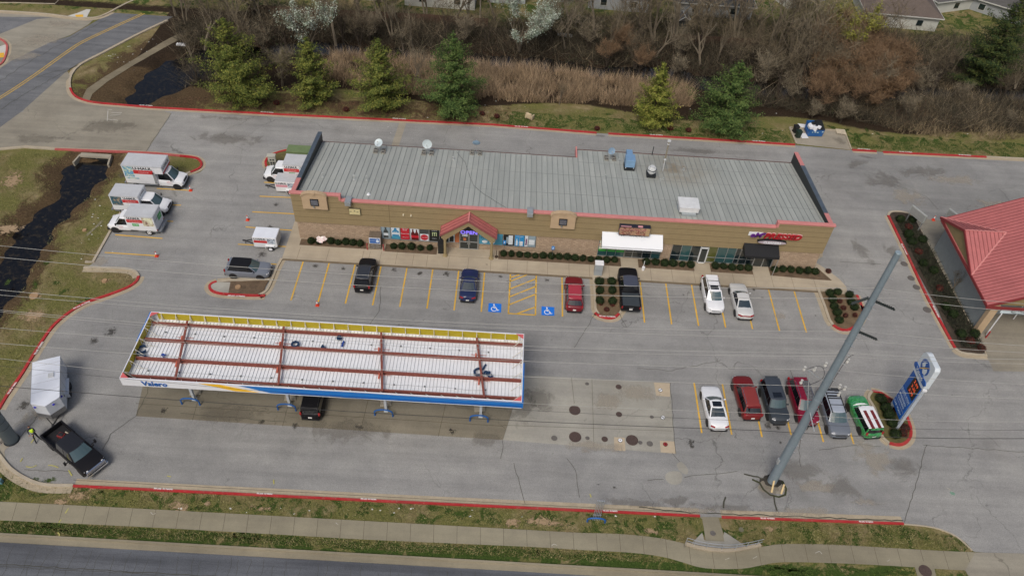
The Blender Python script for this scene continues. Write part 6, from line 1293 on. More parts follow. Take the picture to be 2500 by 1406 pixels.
for pts in ([(.02,8.32),(.22,8.0),(.10,7.72),(.32,7.42),(.60,7.62),(.42,8.0)],[(-.12,7.62),(.22,7.35),(-.05,7.05),(-.42,7.2),(-.45,7.62),(-.28,7.85)]): yz(mb,[(a-.05,b_) for a,b_ in pts],X-.035,X-.021)
mb.build('emblem_shape',pwm,ps)
mb=MB(); yz(mb,[(-.55,8.2),(-.50,8.2),(.05,7.62),(.5,7.0),(.45,6.98),(0,7.55)],X-.045,X-.036); mb.build('emblem_stroke',fy,ps)
mb=MB(); r0=.24; yz(mb,[(1.12+r0*cos(t),6.72+r0*sin(t)) for t in np.linspace(-pi/2,pi/2,9)]+[(-1.0-r0*cos(t),6.72+r0*sin(t)) for t in np.linspace(pi/2,-pi/2,9)],X-.06,X+.3); mb.build('name_plate',pbm,ps)
def FX(y,z,dx=0.): return frame((X-.07-dx,y,z),(0,-1,0),(0,0,1))
textmesh('Valero',.52,.0,pwm,'name_lettering',ps,FX(.08,6.70),bold=.014,sx=1.05)
mb=MB(); mb.box(-.18,.16,-1.0,1.05,3.95,6.02); mb.build('price_panel',pbm,ps,bevel=.02); mb=MB(); mb.box(-.205,-.182,-.95,.42,4.15,5.95); mb.build('led_screen',mat('led_black',(.012,.008,.006),.5),ps)
led=mat('led_red',(.9,.12,.03),.5,var=0,emit=((1,.10,.02),.25)); 
for t,z in (('2.99',5.62),('3.35',5.05),('3.79',4.48)): textmesh(t,.44,0,led,'price_digits',ps,frame((X-.005,-.26,z),(0,-1,0),(0,0,1)),bold=.012,sx=1.1)
mb=MB(); mb.box(-.2,.12,-.92,1.05,1.35,3.92); mb.build('tenant_panel',pbm,ps,bevel=.02)
mb=MB()
for z in (3.38,2.25): mb.box(-.205,-.2,-.9,1.03,z,z+.02)
mb.build('panel_joint',pwm,ps)
lt=mat('sign_letter_pale',(.62,.74,.85),.4)
for t,y,z,s_ in (('QUICK STOP',.08,3.62,.34),("M'PRESSED",.08,3.0,.34),('CLEANERS',.08,2.62,.32),('CAR WASH',.08,1.82,.34)): textmesh(t,s_,0,lt,'panel_lettering',ps,FX(y,z,-.065),bold=.006)
mb=MB(); mb.box(-.15,.2,-1.3,-1.05,5.95,6.15); mb.build('sign_lamp',whitep,ps)
# ================================================================ CAR WASH
cw=empty('car_wash',(54,61,0),0,'car wash with pink seamed gable roof and grey side wall','car wash')
def wb_(mb,name,m_,par=None,**k):
    o=mb.build(name,m_,par or cw,**k); o.data.transform(Matrix.Translation((-54,-61,0))); return o
gw=mat('grey_block_wall',(.26,.29,.29),.9,var=.08,scale=1.5,fine=.1); 
mb=MB(); mb.box(48.8,62,54.9,67.4,0,4.1); mb.box(48.8,49.0,54.7,54.9,0,4.1,0)
# bay opening: build walls instead of a solid at the south end
mb=MB(); mb.box(48.75,48.95,54.95,67.3,0,4.1); mb.box(48.95,70,67.1,67.3,0,4.1); mb.box(48.95,70,57.5,57.7,0,4.1,0); wb_(mb,'side_wall',gw)
for a,b_ in ((48.6,49.35),(55.2,56)): mb=MB(); mb.box(a,b_,54.6,55.1,0,4.1); wb_(mb,'corner_pier',tanl)
mb=MB(); rz0,sl2=4.35,.49; xe=47.75; xr=59.; ye0,ye1=54.35,67.35; zR=rz0+(xr-xe)*sl2
pkm=mat('pink_roof_metal',(.5,.11,.105)); sea=mat('red_roof_seam',(.3,.045,.045))
mb.add([(xe,ye0,rz0),(xr,ye0,zR),(xr,ye1,zR),(xe,ye1,rz0)],[(0,1,2,3)],0); mb.add([(xr,ye0,zR),(xr+11,ye0,rz0),(xr+11,ye1,rz0),(xr,ye1,zR)],[(0,1,2,3)],0)
yc,xa_,xb_=63.1,47.75,52.1; hz=rz0+(xb_-xe)*sl2; w_=(hz-rz0)/.47
y=ye0+.35
def zmain(x): return rz0+(x-xe)*sl2
while y<ye1-.1:
    d=abs(y-yc); xst=xe if d>=w_ else xe+(xb_-xe)*(1-d/w_)
    mb.bar((xst,y,zmain(xst)+.025),(xr,y,zR+.025),.05,.06,1); y+=.42
# cross gable
A=(xa_,yc,hz); B=(xb_,yc,hz); Cn=(xa_,yc+w_,rz0); Cs=(xa_,yc-w_,rz0)
mb.add([A,B,Cs],[(0,2,1)],0); mb.add([A,B,Cn],[(0,1,2)],0)
n=10
for k in range(1,n):
    x=xa_+(xb_-xa_)*k/n; d=w_*(1-k/n); hh=hz-d*.47
    mb.bar((x,yc-.02,hz+.02),(x,yc-d,hh+.02),.05,.06,1); mb.bar((x,yc+.02,hz+.02),(x,yc+d,hh+.02),.05,.06,1)
mb.bar((xa_,yc,hz+.04),(xb_,yc,hz+.04),.14,.06,2); mb.bar(Vector(Cs)+Vector((0,0,.04)),Vector(B)+Vector((0,0,.04)),.16,.05,2); mb.bar(Vector(Cn)+Vector((0,0,.04)),Vector(B)+Vector((0,0,.04)),.16,.05,2)
wb_(mb,'roof',[pkm,sea,pinkc])
mb=MB(); fm_=mat('red_fascia',(.22,.028,.03),.6,var=.12)
mb.bar((xe,ye0,rz0-.12),(xe,ye1,rz0-.12),.08,.3); mb.bar((xe,ye0,rz0-.14),(xr,ye0,zR-.14),.08,.3); mb.bar((xe,ye1,rz0-.14),(xr,ye1,zR-.14),.08,.3); mb.bar((xe-.02,yc-w_,rz0-.1),(xe-.02,yc,hz-.1),.1,.26); mb.bar((xe-.02,yc+w_,rz0-.1),(xe-.02,yc,hz-.1),.1,.26)
mb.box(xe,70,ye0-.05,ye0+.05,rz0-.45,rz0-.1); wb_(mb,'fascia',fm_)
mb=MB(); v=[(xe+.12,yc-w_+.1,rz0-.2),(xe+.12,yc+w_-.1,rz0-.2),(xe+.12,yc,hz-.1)]; mb.add(v,[(0,2,1)]); v=[(xe+1.,ye0+.3,rz0-.1),(xr,ye0+.3,rz0-.1),(xr,ye0+.3,zR-.1)]; mb.add(v,[(0,1,2)]); wb_(mb,'gable_panel',mat('gable_olive',(.25,.19,.09),.9,var=.1,scale=1.5))
mb=MB(); mb.box(49.6,54.6,54.5,54.6,3.25,3.95); sg=wb_(mb,'bay_sign',mat('bay_sign_white',(.60,.70,.74),.5,var=.05))
q=MB(); q.tube([(.75*cos(t)-2.7,-6.53,3.6+.27*sin(t)) for t in np.linspace(0,2*pi,28)],.02,5,0,False); q.build('oval_mark',pdg,sg); textmesh('Car Wash',.34,0,pdg,'sign_lettering',sg,frame((-2.7,-6.53,3.58),(1,0,0),(0,0,1)),shear=.3)
for a,b_,c in ((49.75,54.4,.0),(53.6,56.9,.0),(54.6,54.4,0)):
    mb=MB(); mb.cyl((a,b_,0),.06,0,3.3,8); wb_(mb,'bay_post',whitep)
for a,l in ((49.55,'left'),(54.9,'right')):
    mb=MB(); mb.cyl((a,54.0,0),.08,0,1.0,8); thing(mb,'red_bollard','red pipe bollard at the %s side of the wash bay'%l,'bollard',mat('bollard_red',(.30,.04,.04),.5),'red bollards')
# menu boards
for (x,y,l,rz) in ((47.35,71.0,'slanted menu board at the north tip of the planted strip',R(-62)),(51.6,70.8,'slanted menu board half hidden behind the pink roof',R(-62))):
    r_=empty('menu_board',(x,y,0),rz,l,'sign','car wash menu boards'); mb=MB(); mb.box(-1.1,1.1,-.1,.12,1.3,2.4); mb.build('board',mat('board_grey',(.40,.42,.40),.5,.2,var=.1),r_,bevel=.03)
    mb=MB(); mb.box(-1.0,1.0,-.11,-.101,1.4,2.3); mb.build('board_face',mat('board_face_grey',(.27,.28,.27),.6,var=.15,scale=3),r_)
    for s in (-.95,.95): mb=MB(); mb.box(s-.05,s+.05,-.04,.06,0,1.3); mb.build('post',frm,r_)
# ================================================================ PROPS
ordn=['first','second','third','fourth','fifth','sixth','seventh','eighth','ninth','tenth','eleventh','twelfth','thirteenth','fourteenth','fifteenth']
def cone(px,py,label):
    g=G(px,py); r_=empty('traffic_cone',(g.x,g.y,.03),0,label,'traffic cone','traffic cones in the stalls')
    mb=MB(); mb.box(-.19,.19,-.19,.19,0,.04); mb.build('base',mat('cone_red',(.68,.055,.02),.5,var=.08),r_,bevel=.015)
    mb=MB(); mb.cyl((0,0,0),.14,.04,.33,14,r2=.085); mb.cyl((0,0,0),.045,.55,.70,14,r2=.025); mb.build('cone_body',mat('cone_red',(.68,.055,.02)),r_)
    mb=MB(); mb.cyl((0,0,0),.085,.33,.55,14,r2=.045); mb.build('white_band',whitep,r_)
for a,b_,l in ((466,466,'orange cone at the end of the line beside the large box truck'),(383,626,'orange cone at the end of the lowest line near the ditch'),(605,538,'orange cone in the empty stall left of the shop corner'),(775,746,'orange cone at the end of a front row line above the canopy'),(2278,538,'orange cone by the menu board on the wash apron')): cone(a,b_,l)
# manholes
mhm=mat('cast_iron_rusty',(.085,.058,.05),.8,.2,var=.3,scale=8); mhg=mat('cast_iron_grey',(.14,.13,.12),.7,.2,var=.3,scale=8)
MH=[(1403,1002,.52,mhm,'large brown tank cover in the middle of the tank slab'),(1404,1067,.54,mhm,'large brown tank cover on the lower edge of the slab at left'),(1543,1075,.54,mhm,'large brown tank cover between the two tan patches'),(1433,937.5,.17,mhg,'small grey cover in the upper row nearest the canopy'),(1510,945,.27,mhm,'medium brown cover in the upper row of the slab'),(1511,1012,.27,mhm,'medium brown cover crossed by the dark power line'),(1591,1018.5,.17,mhg,'small dark cover beside the white crossed cap'),(1353,1070,.26,mhg,'medium grey cover leftmost in the lower row'),(1434,1070,.18,mhg,'small grey cover right of the left large lower cover'),(1476,1072.5,.27,mhm,'medium brown cover left of the white round cap'),(1563,1081,.18,mhg,'small grey cover touching the right large cover'),(1586,1083.5,.27,mhg,'medium grey cover left of the red cap'),(1740,1302,.22,mhg,'round drain lid in the concrete inlet by the rail'),(1809,1293,.2,mat('pale_lid',(.16,.15,.1),.8),'pale round lid in the verge grass'),(2227,747,.0,mhg,''),(2207,645,.38,mhg,'oval worn drain lid uppermost beside the long red kerb'),(2224,680,.38,mhg,'second drain lid down beside the long red kerb'),(2237,702,.38,mhg,'third drain lid down beside the long red kerb'),(2263,757,.42,mhg,'lowest drain lid beside the long red kerb'),(2258,1394,.5,mhm,'large brown lid in the sidewalk at the lower right')]
for x,y,r_,m_,l in MH:
    if r_<=0: continue
    g=G(x,y); mb=MB(); mb.cyl((0,0,0),r_,.0,.02,28); mb.tube([(r_*.97*cos(t),r_*.97*sin(t),.02) for t in np.linspace(0,2*pi,28)],.02,4,0,False)
    for k in (-.5,0,.5): mb.box(-r_*.7*math.sqrt(1-k*k),r_*.7*math.sqrt(1-k*k),k*r_-.012,k*r_+.012,.02,.028)
    o=thing(mb,'manhole_cover',l,'manhole cover',m_,'covers set in the paving'); o.location=(g.x,g.y,.045 if y<1290 else .06)
for x,y,c,l in ((1612,953,whitep,'white cap with dark cross on the upper tan patch'),(1618,1020,whitep,'white cap with dark slash near the right slab edge'),(1514,1075.5,whitep,'plain white fill cap on the lower left tan patch'),(1624,1085,mat('cap_red',(.25,.02,.02),.5),'red fill cap on the lower right tan patch')):
    g=G(x,y); r_=empty('fill_cap',(g.x,g.y,.045),.6 if y==953 else 2.4,l,'fill cap','round caps on the tank slab'); mb=MB(); mb.cyl((0,0,0),.21,0,.03,24); mb.build('ring',drk,r_); mb=MB(); mb.cyl((0,0,0),.18,.03,.05,24); mb.build('lid',c,r_)
    mb=MB(); 
    if 'cross' in l or 'slash' in l: mb.box(-.17,.17,-.03,.03,.05,.056)
    else: mb.cyl((0,0,0),.05,.05,.058,10)
    mb.build('lid_mark',drk,r_)
# armchair dumped on the verge
g=G(1293,290); ch=empty('armchair',(g.x,g.y,0),R(155),'beige upholstered armchair dumped on the grass verge','chair'); bg_=mat('beige_upholstery',(.52,.42,.27),.9,var=.12,scale=5)
mb=MB(); mb.box(-.38,.38,-.35,.35,.1,.45); mb.build('seat',bg_,ch,bevel=.06); mb=MB(); mb.box(-.42,.42,.28,.5,.3,1.05); mb.build('backrest',bg_,ch,bevel=.08)
for s in (-1,1): mb=MB(); mb.box(min(s*.36,s*.52),max(s*.36,s*.52),-.38,.4,.1,.64); mb.build('armrest',bg_,ch,bevel=.05)
# dumpster, bins, pallet
ds_=empty('dumpster',(39.85,88.95,.03),R(4),'blue front load dumpster overfull with white waste on the concrete pad','dumpster'); dbm=mat('dumpster_blue',(.02,.12,.36),.5,.1,var=.25,scale=4)
mb=MB(); v=[(-.95,-.85,.1),(.95,-.85,.1),(.95,.75,.1),(-.95,.75,.1),(-1.0,-.95,1.15),(1.0,-.95,1.15),(1.0,.85,1.45),(-1.0,.85,1.45)]
mb.add(v,[(0,3,2,1),(0,1,5,4),(1,2,6,5),(2,3,7,6),(3,0,4,7)]); mb.build('bin_body',dbm,ds_); mb=MB(); mb.add([(.02,-.97,1.17),(1.03,-.97,1.17),(1.03,.87,1.48),(.02,.87,1.48),(.02,-.97,1.21),(1.03,-.97,1.21),(1.03,.87,1.52),(.02,.87,1.52)],[(0,3,2,1),(4,5,6,7),(0,1,5,4),(1,2,6,5),(2,3,7,6),(3,0,4,7)]); mb.build('lid',pk,ds_); mb=MB(); mb.box(-1.1,-1.0,-.5,.5,.6,.8); mb.box(1.0,1.1,-.5,.5,.6,.8); mb.build('fork_pocket',dbm,ds_)
mb=MB()
for k,(x,y,s1_) in enumerate(((-.6,-.2,.4),(-.3,.3,.35),(-.5,.5,.3),(-.2,-.5,.3),(-.75,.1,.3))): mb.box(x-s1_,x+s1_*.6,y-s1_,y+s1_*.5,1.0,1.3+.05*k,0,Matrix.Rotation(.3*k,3,'Z'))
mb.build('waste',[whitep],ds_); mb=MB(); mb.box(-.55,-.1,-.1,.4,1.3,1.62); mb.build('waste_bag',pk,ds_,bevel=.1)
q=MB()
for a,b_,w_ in ((-.6,.72,.12),(-.3,.75,.2),(.05,.70,.2),(.7,.8,.2)): q.box(a,a+w_,-.96,-.93,b_,b_+.14)
q.build('sticker',fl_('sticker_pale',(.45,.6,.6)),ds_)
for (x,y,l,mm_) in ((37.55,87.75,'dark green wheeled bin in front on the dumpster pad',mat('bin_green',(.012,.03,.022),.5)),(37.45,88.9,'black wheeled bin behind the green one on the dumpster pad',blkp)):
    r_=empty('wheelie_bin',(x,y,.03),.2,l,'bin'); mb=MB(); v=[(-.25,-.25,.05),(.25,-.25,.05),(.25,.25,.05),(-.25,.25,.05),(-.31,-.33,1.0),(.31,-.33,1.0),(.31,.33,1.0),(-.31,.33,1.0)]; mb.add(v,[(0,3,2,1),(0,1,5,4),(1,2,6,5),(2,3,7,6),(3,0,4,7),(4,5,6,7)]); mb.build('bin_body',mm_,r_,bevel=.03); mb=MB(); mb.box(-.33,.33,-.36,.36,1.0,1.06); mb.build('lid',mm_,r_,bevel=.03)
    mb=MB(); 
    for s in (-1,1): mb.T=Matrix.Translation((s*.24,.28,.12))@Matrix.Rotation(pi/2,4,'Y'); mb.cyl((0,0,0),.12,-.03,.03,12)
    mb.build('wheels',rub,r_)
mb=MB(); mb.box(-.45,.45,-.55,.55,0,.03); o=thing(mb,'foam_sheet','flat white panel lying between the bins and the dumpster','panel',whitep); o.location=(38.5,88.2,.04); o.rotation_euler=(0,0,.15)
mb=MB(); mb.box(-.5,.5,-.4,.4,0,.12); o=thing(mb,'white_box','white slab of packaging lying behind the dumpster pad','box',whitep); o.location=(38.7,90.4,.05); o.rotation_euler=(0,0,-.1)
r_=empty('pallet',(43.7,89.4,.14),R(-4),'pale wooden pallet lying at the far corner of the dumpster pad','pallet'); 
for k in range(7): mb=MB(); mb.box(-.62,.62,-.5+.16*k,-.39+.16*k,.10,.12); mb.build('deck_board',mat('pale_board',(.55,.48,.36)),r_)
mb=MB(); [mb.box(a-.03,a+.03,-.5,.58,0,.10) for a in (-.55,0,.55)]; mb.build('stringer',mat('pale_board',(.55,.48,.36)),r_)
# electrical boxes
r_=empty('utility_cabinet',(9.95,59.75,.15),0,'pale grey ground cabinet on the walk above the middle island','cabinet'); cm=mat('cabinet_grey',(.40,.44,.46),.5,.2,var=.05); mb=MB(); mb.box(-.42,.42,-.3,.3,0,1.55); mb.build('cabinet_body',cm,r_,bevel=.02); mb=MB(); mb.box(-.46,.46,-.34,.34,1.55,1.68); mb.build('lid',whitep,r_,bevel=.02); mb=MB(); mb.box(-.4,.4,-.306,-.301,.78,.8); mb.build('door_gap',drk,r_)
mb=MB(); mb.box(-1.4,1.4,-.7,.7,.0,1.15); o=thing(mb,'transformer_box','green transformer cabinet behind the hidden box truck','cabinet',mat('transformer_green',(.14,.20,.09),.7,var=.15,scale=2),bevel=.03); o.location=(-25.6,77.0,.1)
r_=empty('meter_cabinet',(-28.3,74.8,.1),.1,'grey stepped meter cabinet at the tip of the island behind the vans','cabinet'); mb=MB(); mb.box(-.45,.45,-.15,.15,.7,1.6); mb.box(-.5,.5,-.3,.3,1.5,1.62); mb.box(-.35,.35,-.1,.1,0,.75); mb.build('cabinet_body',mat('meter_grey',(.42,.42,.36),.6,var=.1),r_,bevel=.02); mb=MB(); [mb.box(a-.1,a+.1,-.17,-.155,b_,b_+.18) for a in (-.15,.15) for b_ in (.25,.5,.9)]; mb.build('meters',drk,r_)
# things in front of the shop
r_=empty('ice_box',(-14.0,61.95,.15),0,'grey propane cage with a blue placard standing against the shop wall','cage'); mb=MB(); mb.box(-.62,.62,-.5,.45,0,1.75); mb.build('cage_body',mat('cage_brown',(.16,.13,.10),.7,.2,var=.3,scale=6),r_); mb=MB(); mb.box(-.6,.6,-.54,-.51,.85,1.65,0); mb.build('placard_frame',whitep,r_); q=MB(); q.box(-.54,.54,-.55,-.541,.92,1.58); q.build('placard',fl_('placard_blue',(.02,.12,.42)),r_); q=MB(); q.wallprism([(.3+.17*cos(t),1.25+.2*sin(t)) for t in np.linspace(0,2*pi,17)[:-1]],-.565,-.552); q.build('placard_bottle',fl_('placard_white',(.6,.7,.8)),r_); textmesh('propane',.16,0,whitep,'placard_lettering',r_,FR(-.2,-.556,1.3))
q=MB(); 
for z in (.2,.5): q.bar((-.6,-.51,z-.1),(.6,-.51,z+.25),.03); q.bar((-.6,-.51,z+.25),(.6,-.51,z-.1),.03)
q.build('cage_lattice',frm,r_)
for x,l in ((-14.85,'left'),(-13.1,'right')): mb=MB(); mb.cyl((x,61.35,0),.075,.1,1.0,10); thing(mb,'red_bollard','faded red bollard %s of the propane cage'%l,'bollard',mat('bollard_faded',(.33,.07,.06),.6),'red bollards')
r_=empty('waste_bin',(-6.95,61.7,.15),0,'tall black waste bin beside the left portico post','bin'); mb=MB(); mb.box(-.3,.3,-.35,.3,0,1.15); mb.build('bin_body',pk,r_,bevel=.04); mb=MB(); mb.box(-.33,.33,-.38,.33,1.15,1.5); mb.box(-.25,.25,-.39,-.375,1.22,1.38); mb.build('hood',blkp,r_,bevel=.06)
mb=MB(); mb.box(-.4,.4,-.02,.02,.0,.6); mb.T=None; o=thing(mb,'leaning_toy','crumpled white and red cardboard cutout lying on the hedge left of the propane cage','cutout',artm('cutout_print',[(.35,(.7,.7,.68)),(.5,(.75,.74,.7)),(.56,(.5,.06,.08)),(.62,(.7,.7,.7)),(.7,(.1,.1,.14))],6.)); 
o.data.clear_geometry(); pts=blob((0,0),.46,.42,18,.35,4); me_=MB(); me_.sheet([Vector((p.x,p.y,.03*sin(p.x*9))) for p in pts]); tmp=me_.build('tmp',[MATS['cutout_print']]); o.data=tmp.data; D.objects.remove(tmp); so_=o.modifiers.new('s','SOLIDIFY'); so_.thickness=.03; o.location=(-19.8,61.65,.95); o.rotation_euler=(R(35),0,.2)
for (x,l) in ((-.95,'ash can on a thin post right of the portico'),): 
    mb=MB(); mb.cyl((x,61.35,0),.03,.15,1.15,8); mb.cyl((x,61.35,0),.17,.15,.3,14); thing(mb,'ash_post',l,'ashtray',mat('ash_brown',(.05,.03,.02),.6))
for px,py,l in ((1230,619,'blue accessible parking sign left of the shop hedge'),(1347,633,'blue accessible parking sign standing inside the long hedge')):
    g=G(px,py,.15); r_=empty('parking_sign',(g.x,g.y,.15),0,l,'sign','accessible parking signs'); mb=MB(); mb.cyl((0,0,0),.025,0,2.0,8); mb.build('post',pdg,r_); mb=MB(); mb.box(-.16,.16,-.04,-.025,1.45,1.95); mb.build('sign_plate',fl_('sign_sky_blue',(.01,.22,.6)),r_); mb=MB(); mb.cyl((0,-.045,0),.05,1.7,1.8,8); mb.box(-.07,.07,-.05,-.042,1.55,1.62); mb.build('sign_symbol',whitep,r_)
r_=empty('cleanout_post',(14.9,60.9,.15),0,'white standpipe with a round cap in the bed beneath the butcher window','standpipe'); mb=MB(); mb.cyl((0,0,0),.03,0,1.2,8); mb.cyl((0,-.1,0),.17,.0,.4,12); mb.build('standpipe',whitep,r_)
# handrail on its low wall
r_=empty('guard_rail',(18.8,29.5,0),0,'curved galvanised handrail on a low concrete wall behind the sidewalk','railing')
RP=spline([G(1672,1328),G(1712,1339),G(1772,1345),G(1820,1339),G(1856,1331)],5); RP=[p-Vector((18.8,29.5,0)) for p in RP]
mb=MB(); ribbon(mb,RP,.13,-.13,.22); 
for d in (.13,-.13):
    A_=offs(RP,d); n=len(A_); vs=[Vector((p.x,p.y,0)) for p in A_]+[Vector((p.x,p.y,.22)) for p in A_]; mb.add(vs,[(i,i+1,i+1+n,i+n) if d<0 else (i+1,i,i+n,i+1+n) for i in range(n-1)])
mb.build('low_wall',walkm,r_)
galv=mat('galvanised_pipe',(.52,.55,.58)); mb=MB(); 
for z in (.65,1.1): mb.tube([p+Vector((0,0,z)) for p in RP],.025,6)
mb.build('rail',galv,r_)
for i in range(0,len(RP),3): mb=MB(); mb.tube([RP[i]+Vector((0,0,.2)),RP[i]+Vector((0,0,1.1))],.025,6); mb.build('rail_post',galv,r_)
# stumps
for px,py,s_,l in ((84,723,.42,'large pale tree stump on the left bank'),(256,686,.25,'small tree stump inside the left grass point'),(207,563,.22,'small stump beside the ditch near the trucks'),(582,703,.27,'tree stump in the small kerbed island')):
    g=G(px,py); mb=MB(); mb.tube([(0,0,0),(0,0,.12)],[s_*1.1,s_],12); o=thing(mb,'tree_stump',l,'tree stump',mat('stump_wood',(.34,.22,.12),.9,var=.25,scale=9)); o.location=(g.x,g.y,.02 if px<500 else .12)
# culvert headwall
r_=empty('culvert',(-50.5,74.9,0),0,'concrete headwall with two dark pipe mouths at the ditch head','culvert'); 
mb=MB(); pr=[(-2.6,-1.2),(2.6,-1.2),(2.6,.0),(2.1,.12),(-2.1,.12),(-2.6,0)]
g0=G(188,392); g1=G(267,386); c=(g0+g1)/2; r_.location=(c.x,c.y+.4,0); wdt=(g1-g0).length/2
mb.wallprism([(-wdt,-1.3),(wdt,-1.3),(wdt,.1),(-wdt,.1)],.25,.6); mb.wallprism([(-wdt,-.1),(wdt,-.1),(wdt,.12),(-wdt,.12)],-.05,.25); mb.build('headwall',concm,r_)
for s in (-1,1): mb=MB(); mb.wallprism([(s*wdt*.48+.95*cos(t),-.85+.8*sin(t)) for t in np.linspace(0,2*pi,21)[:-1]],.15,.24); mb.build('pipe_mouth',pk,r_)
for s in (-1,1): mb=MB(); mb.bar((s*wdt,.3,-.4),(s*(wdt+.25),-1.2,-.5),.2,1.0); mb.build('wing_wall',concm,r_)
# hazard: white pipe culvert end by the pond, fallen boards
mb=MB(); mb.box(-.7,.7,-.22,.22,0,.25); o=thing(mb,'concrete_outlet','white block lying above the dark pond','block',whitep); g=G(444,112); o.location=(g.x,g.y,.05)
g=G(1092,281); mb=MB(); mb.bar((-.7,.12,.05),(.7,-.12,.05),.09); o=thing(mb,'timber_post','thin grey timber lying by the pine near the kerb','timber',mat('grey_timber',(.28,.25,.2),.9)); o.location=(g.x,g.y,0); o.rotation_euler=(0,0,-.25)
# litter
rr=random.Random(9); mb=MB()
for k in range(150):
    z_=rr.random()
    if z_<.3: px,py=rr.uniform(250,430),rr.uniform(95,180)
    elif z_<.6: px,py=rr.uniform(850,2450),rr.uniform(230,330)
    elif z_<.8: px,py=rr.uniform(190,300),rr.uniform(430,640)
    else: px,py=rr.uniform(200,1600),rr.uniform(1240,1262)
    g=G(px,py); s_=rr.uniform(.03,.11)
    if min(pdist(np.array([g.x]),np.array([g.y]),q_)[0] for q_ in (CHAN,POND,CREEK))<1.6 or any(pip(np.array([g.x]),np.array([g.y]),q_)[0] for q_ in (CHAN,POND,CREEK)): continue
    mb.sheet(blob((g.x,g.y),s_,s_*.7,7,.3,k),.03+.0)
o=mb.build('litter',mat('litter_white',(.65,.65,.60),.7)); o['kind']='stuff'; tag(o,'scraps of pale litter scattered over the banks and verges')
# ================================================================ PERSON
per=empty('person',(-38.75,35.85,.03),0,'person in a yellow safety vest walking beside the black pickup','person')
def skin(name,verts,edges,rad,m_,parent,sub=2):
    me=D.meshes.new(name); me.from_pydata(verts,edges,[]); o=D.objects.new(name,me); COL.objects.link(o); o.parent=parent
    sk=o.modifiers.new('skin','SKIN'); sk.use_smooth_shade=True
    l=me.skin_vertices[0].data if me.skin_vertices else None
    if l is None:
        bm=bmesh.new(); bm.from_mesh(me); bm.verts.layers.skin.verify(); bm.to_mesh(me); bm.free(); l=me.skin_vertices[0].data
    for i,r_ in enumerate(rad): l[i].radius=(r_,r_) if not isinstance(r_,tuple) else r_
    l[0].use_root=True
    s_=o.modifiers.new('sub','SUBSURF'); s_.levels=sub; s_.render_levels=sub
    me.materials.append(m_); return o
skinm=mat('skin',(.42,.22,.14),.6,var=.05); jean=mat('dark_trousers',(.015,.017,.024),.9,var=.1)
# walking to the left-down of the photo, leaning: head toward (-x,+y)
HD=Vector((-.5,.35,0))
Vb=[(0,0,.95),(0,0,1.18),(-.03,.02,1.40),(-.05,.03,1.52),(-.07,.04,1.60),
 (.10,0,.90),(.22,-.06,.50),(.40,-.10,.10),(.50,-.14,.04),
 (-.09,0,.90),(.0,-.22,.52),(.12,-.42,.08),(.16,-.52,.04),
 (.16,.08,1.40),(.27,.0,1.16),(.16,-.18,1.05),(.13,-.25,1.03),
 (-.22,-.04,1.40),(-.30,-.12,1.14),(-.16,-.26,1.05),(-.10,-.30,1.04)]
Eb=[(0,1),(1,2),(2,3),(3,4),(0,5),(5,6),(6,7),(7,8),(0,9),(9,10),(10,11),(11,12),(2,13),(13,14),(14,15),(15,16),(2,17),(17,18),(18,19),(19,20)]
Rb=[.14,.13,.15,.055,.05,.095,.07,.05,.04,.095,.07,.05,.04,.065,.048,.036,.03,.065,.048,.036,.03]
skin('body',Vb,Eb,Rb,jean,per)
skin('vest',[(0,0,.98),(0,0,1.18),(-.03,.02,1.38),(.13,.06,1.42),(-.19,-.02,1.42)],[(0,1),(1,2),(2,3),(2,4)],[.165,.165,.175,.075,.075],mat('hi_vis_yellow',(.55,.80,.03),.7,var=.08),per)
skin('vest_hem',[(0,0,.94),(0,0,1.0)],[(0,1)],[.165,.165],mat('vest_white_band',(.7,.66,.6),.6),per,1)
skin('head',[(-.07,.04,1.57),(-.09,.05,1.68),(-.10,.06,1.76)],[(0,1),(1,2)],[.07,.095,.08],skinm,per)
skin('hair',[(-.08,.06,1.70),(-.10,.07,1.79)],[(0,1)],[.10,.085],mat('dark_hair',(.04,.015,.012),.8),per)
mb=MB(); mb.box(-.015,.015,-.03,0,0,.04); o=mb.build('nose',skinm,per,bevel=.01); o.location=(-.06,-.045,1.67)
for s in (-1,1):
    mb=MB(); mb.box(-.012,.012,-.01,0,-.008,.008); o=mb.build('eye',pk,per); o.location=(-.08+s*.035,-.04,1.70)
for hx,hy,hz_ in ((.13,-.27,1.02),(-.09,-.32,1.03)):
    v=[(0,0,0),(0,-.05,-.01)]; e=[(0,1)]; r__=[.03,.028]
    for k in range(4):
        n=len(v); x=(k-1.5)*.02; v+=[(x,-.09,-.015),(x,-.12-.006*(k in(1,2)),-.03),(x,-.13,-.055)]; e+=[(1,n),(n,n+1),(n+1,n+2)]; r__+=[.0095,.009,.008]
    n=len(v); v+=[(.035,-.03,0),(.05,-.06,-.02)]; e+=[(0,n),(n,n+1)]; r__+=[.011,.009]
    o=skin('hand',v,e,r__,skinm,per,1); o.location=(hx,hy,hz_)
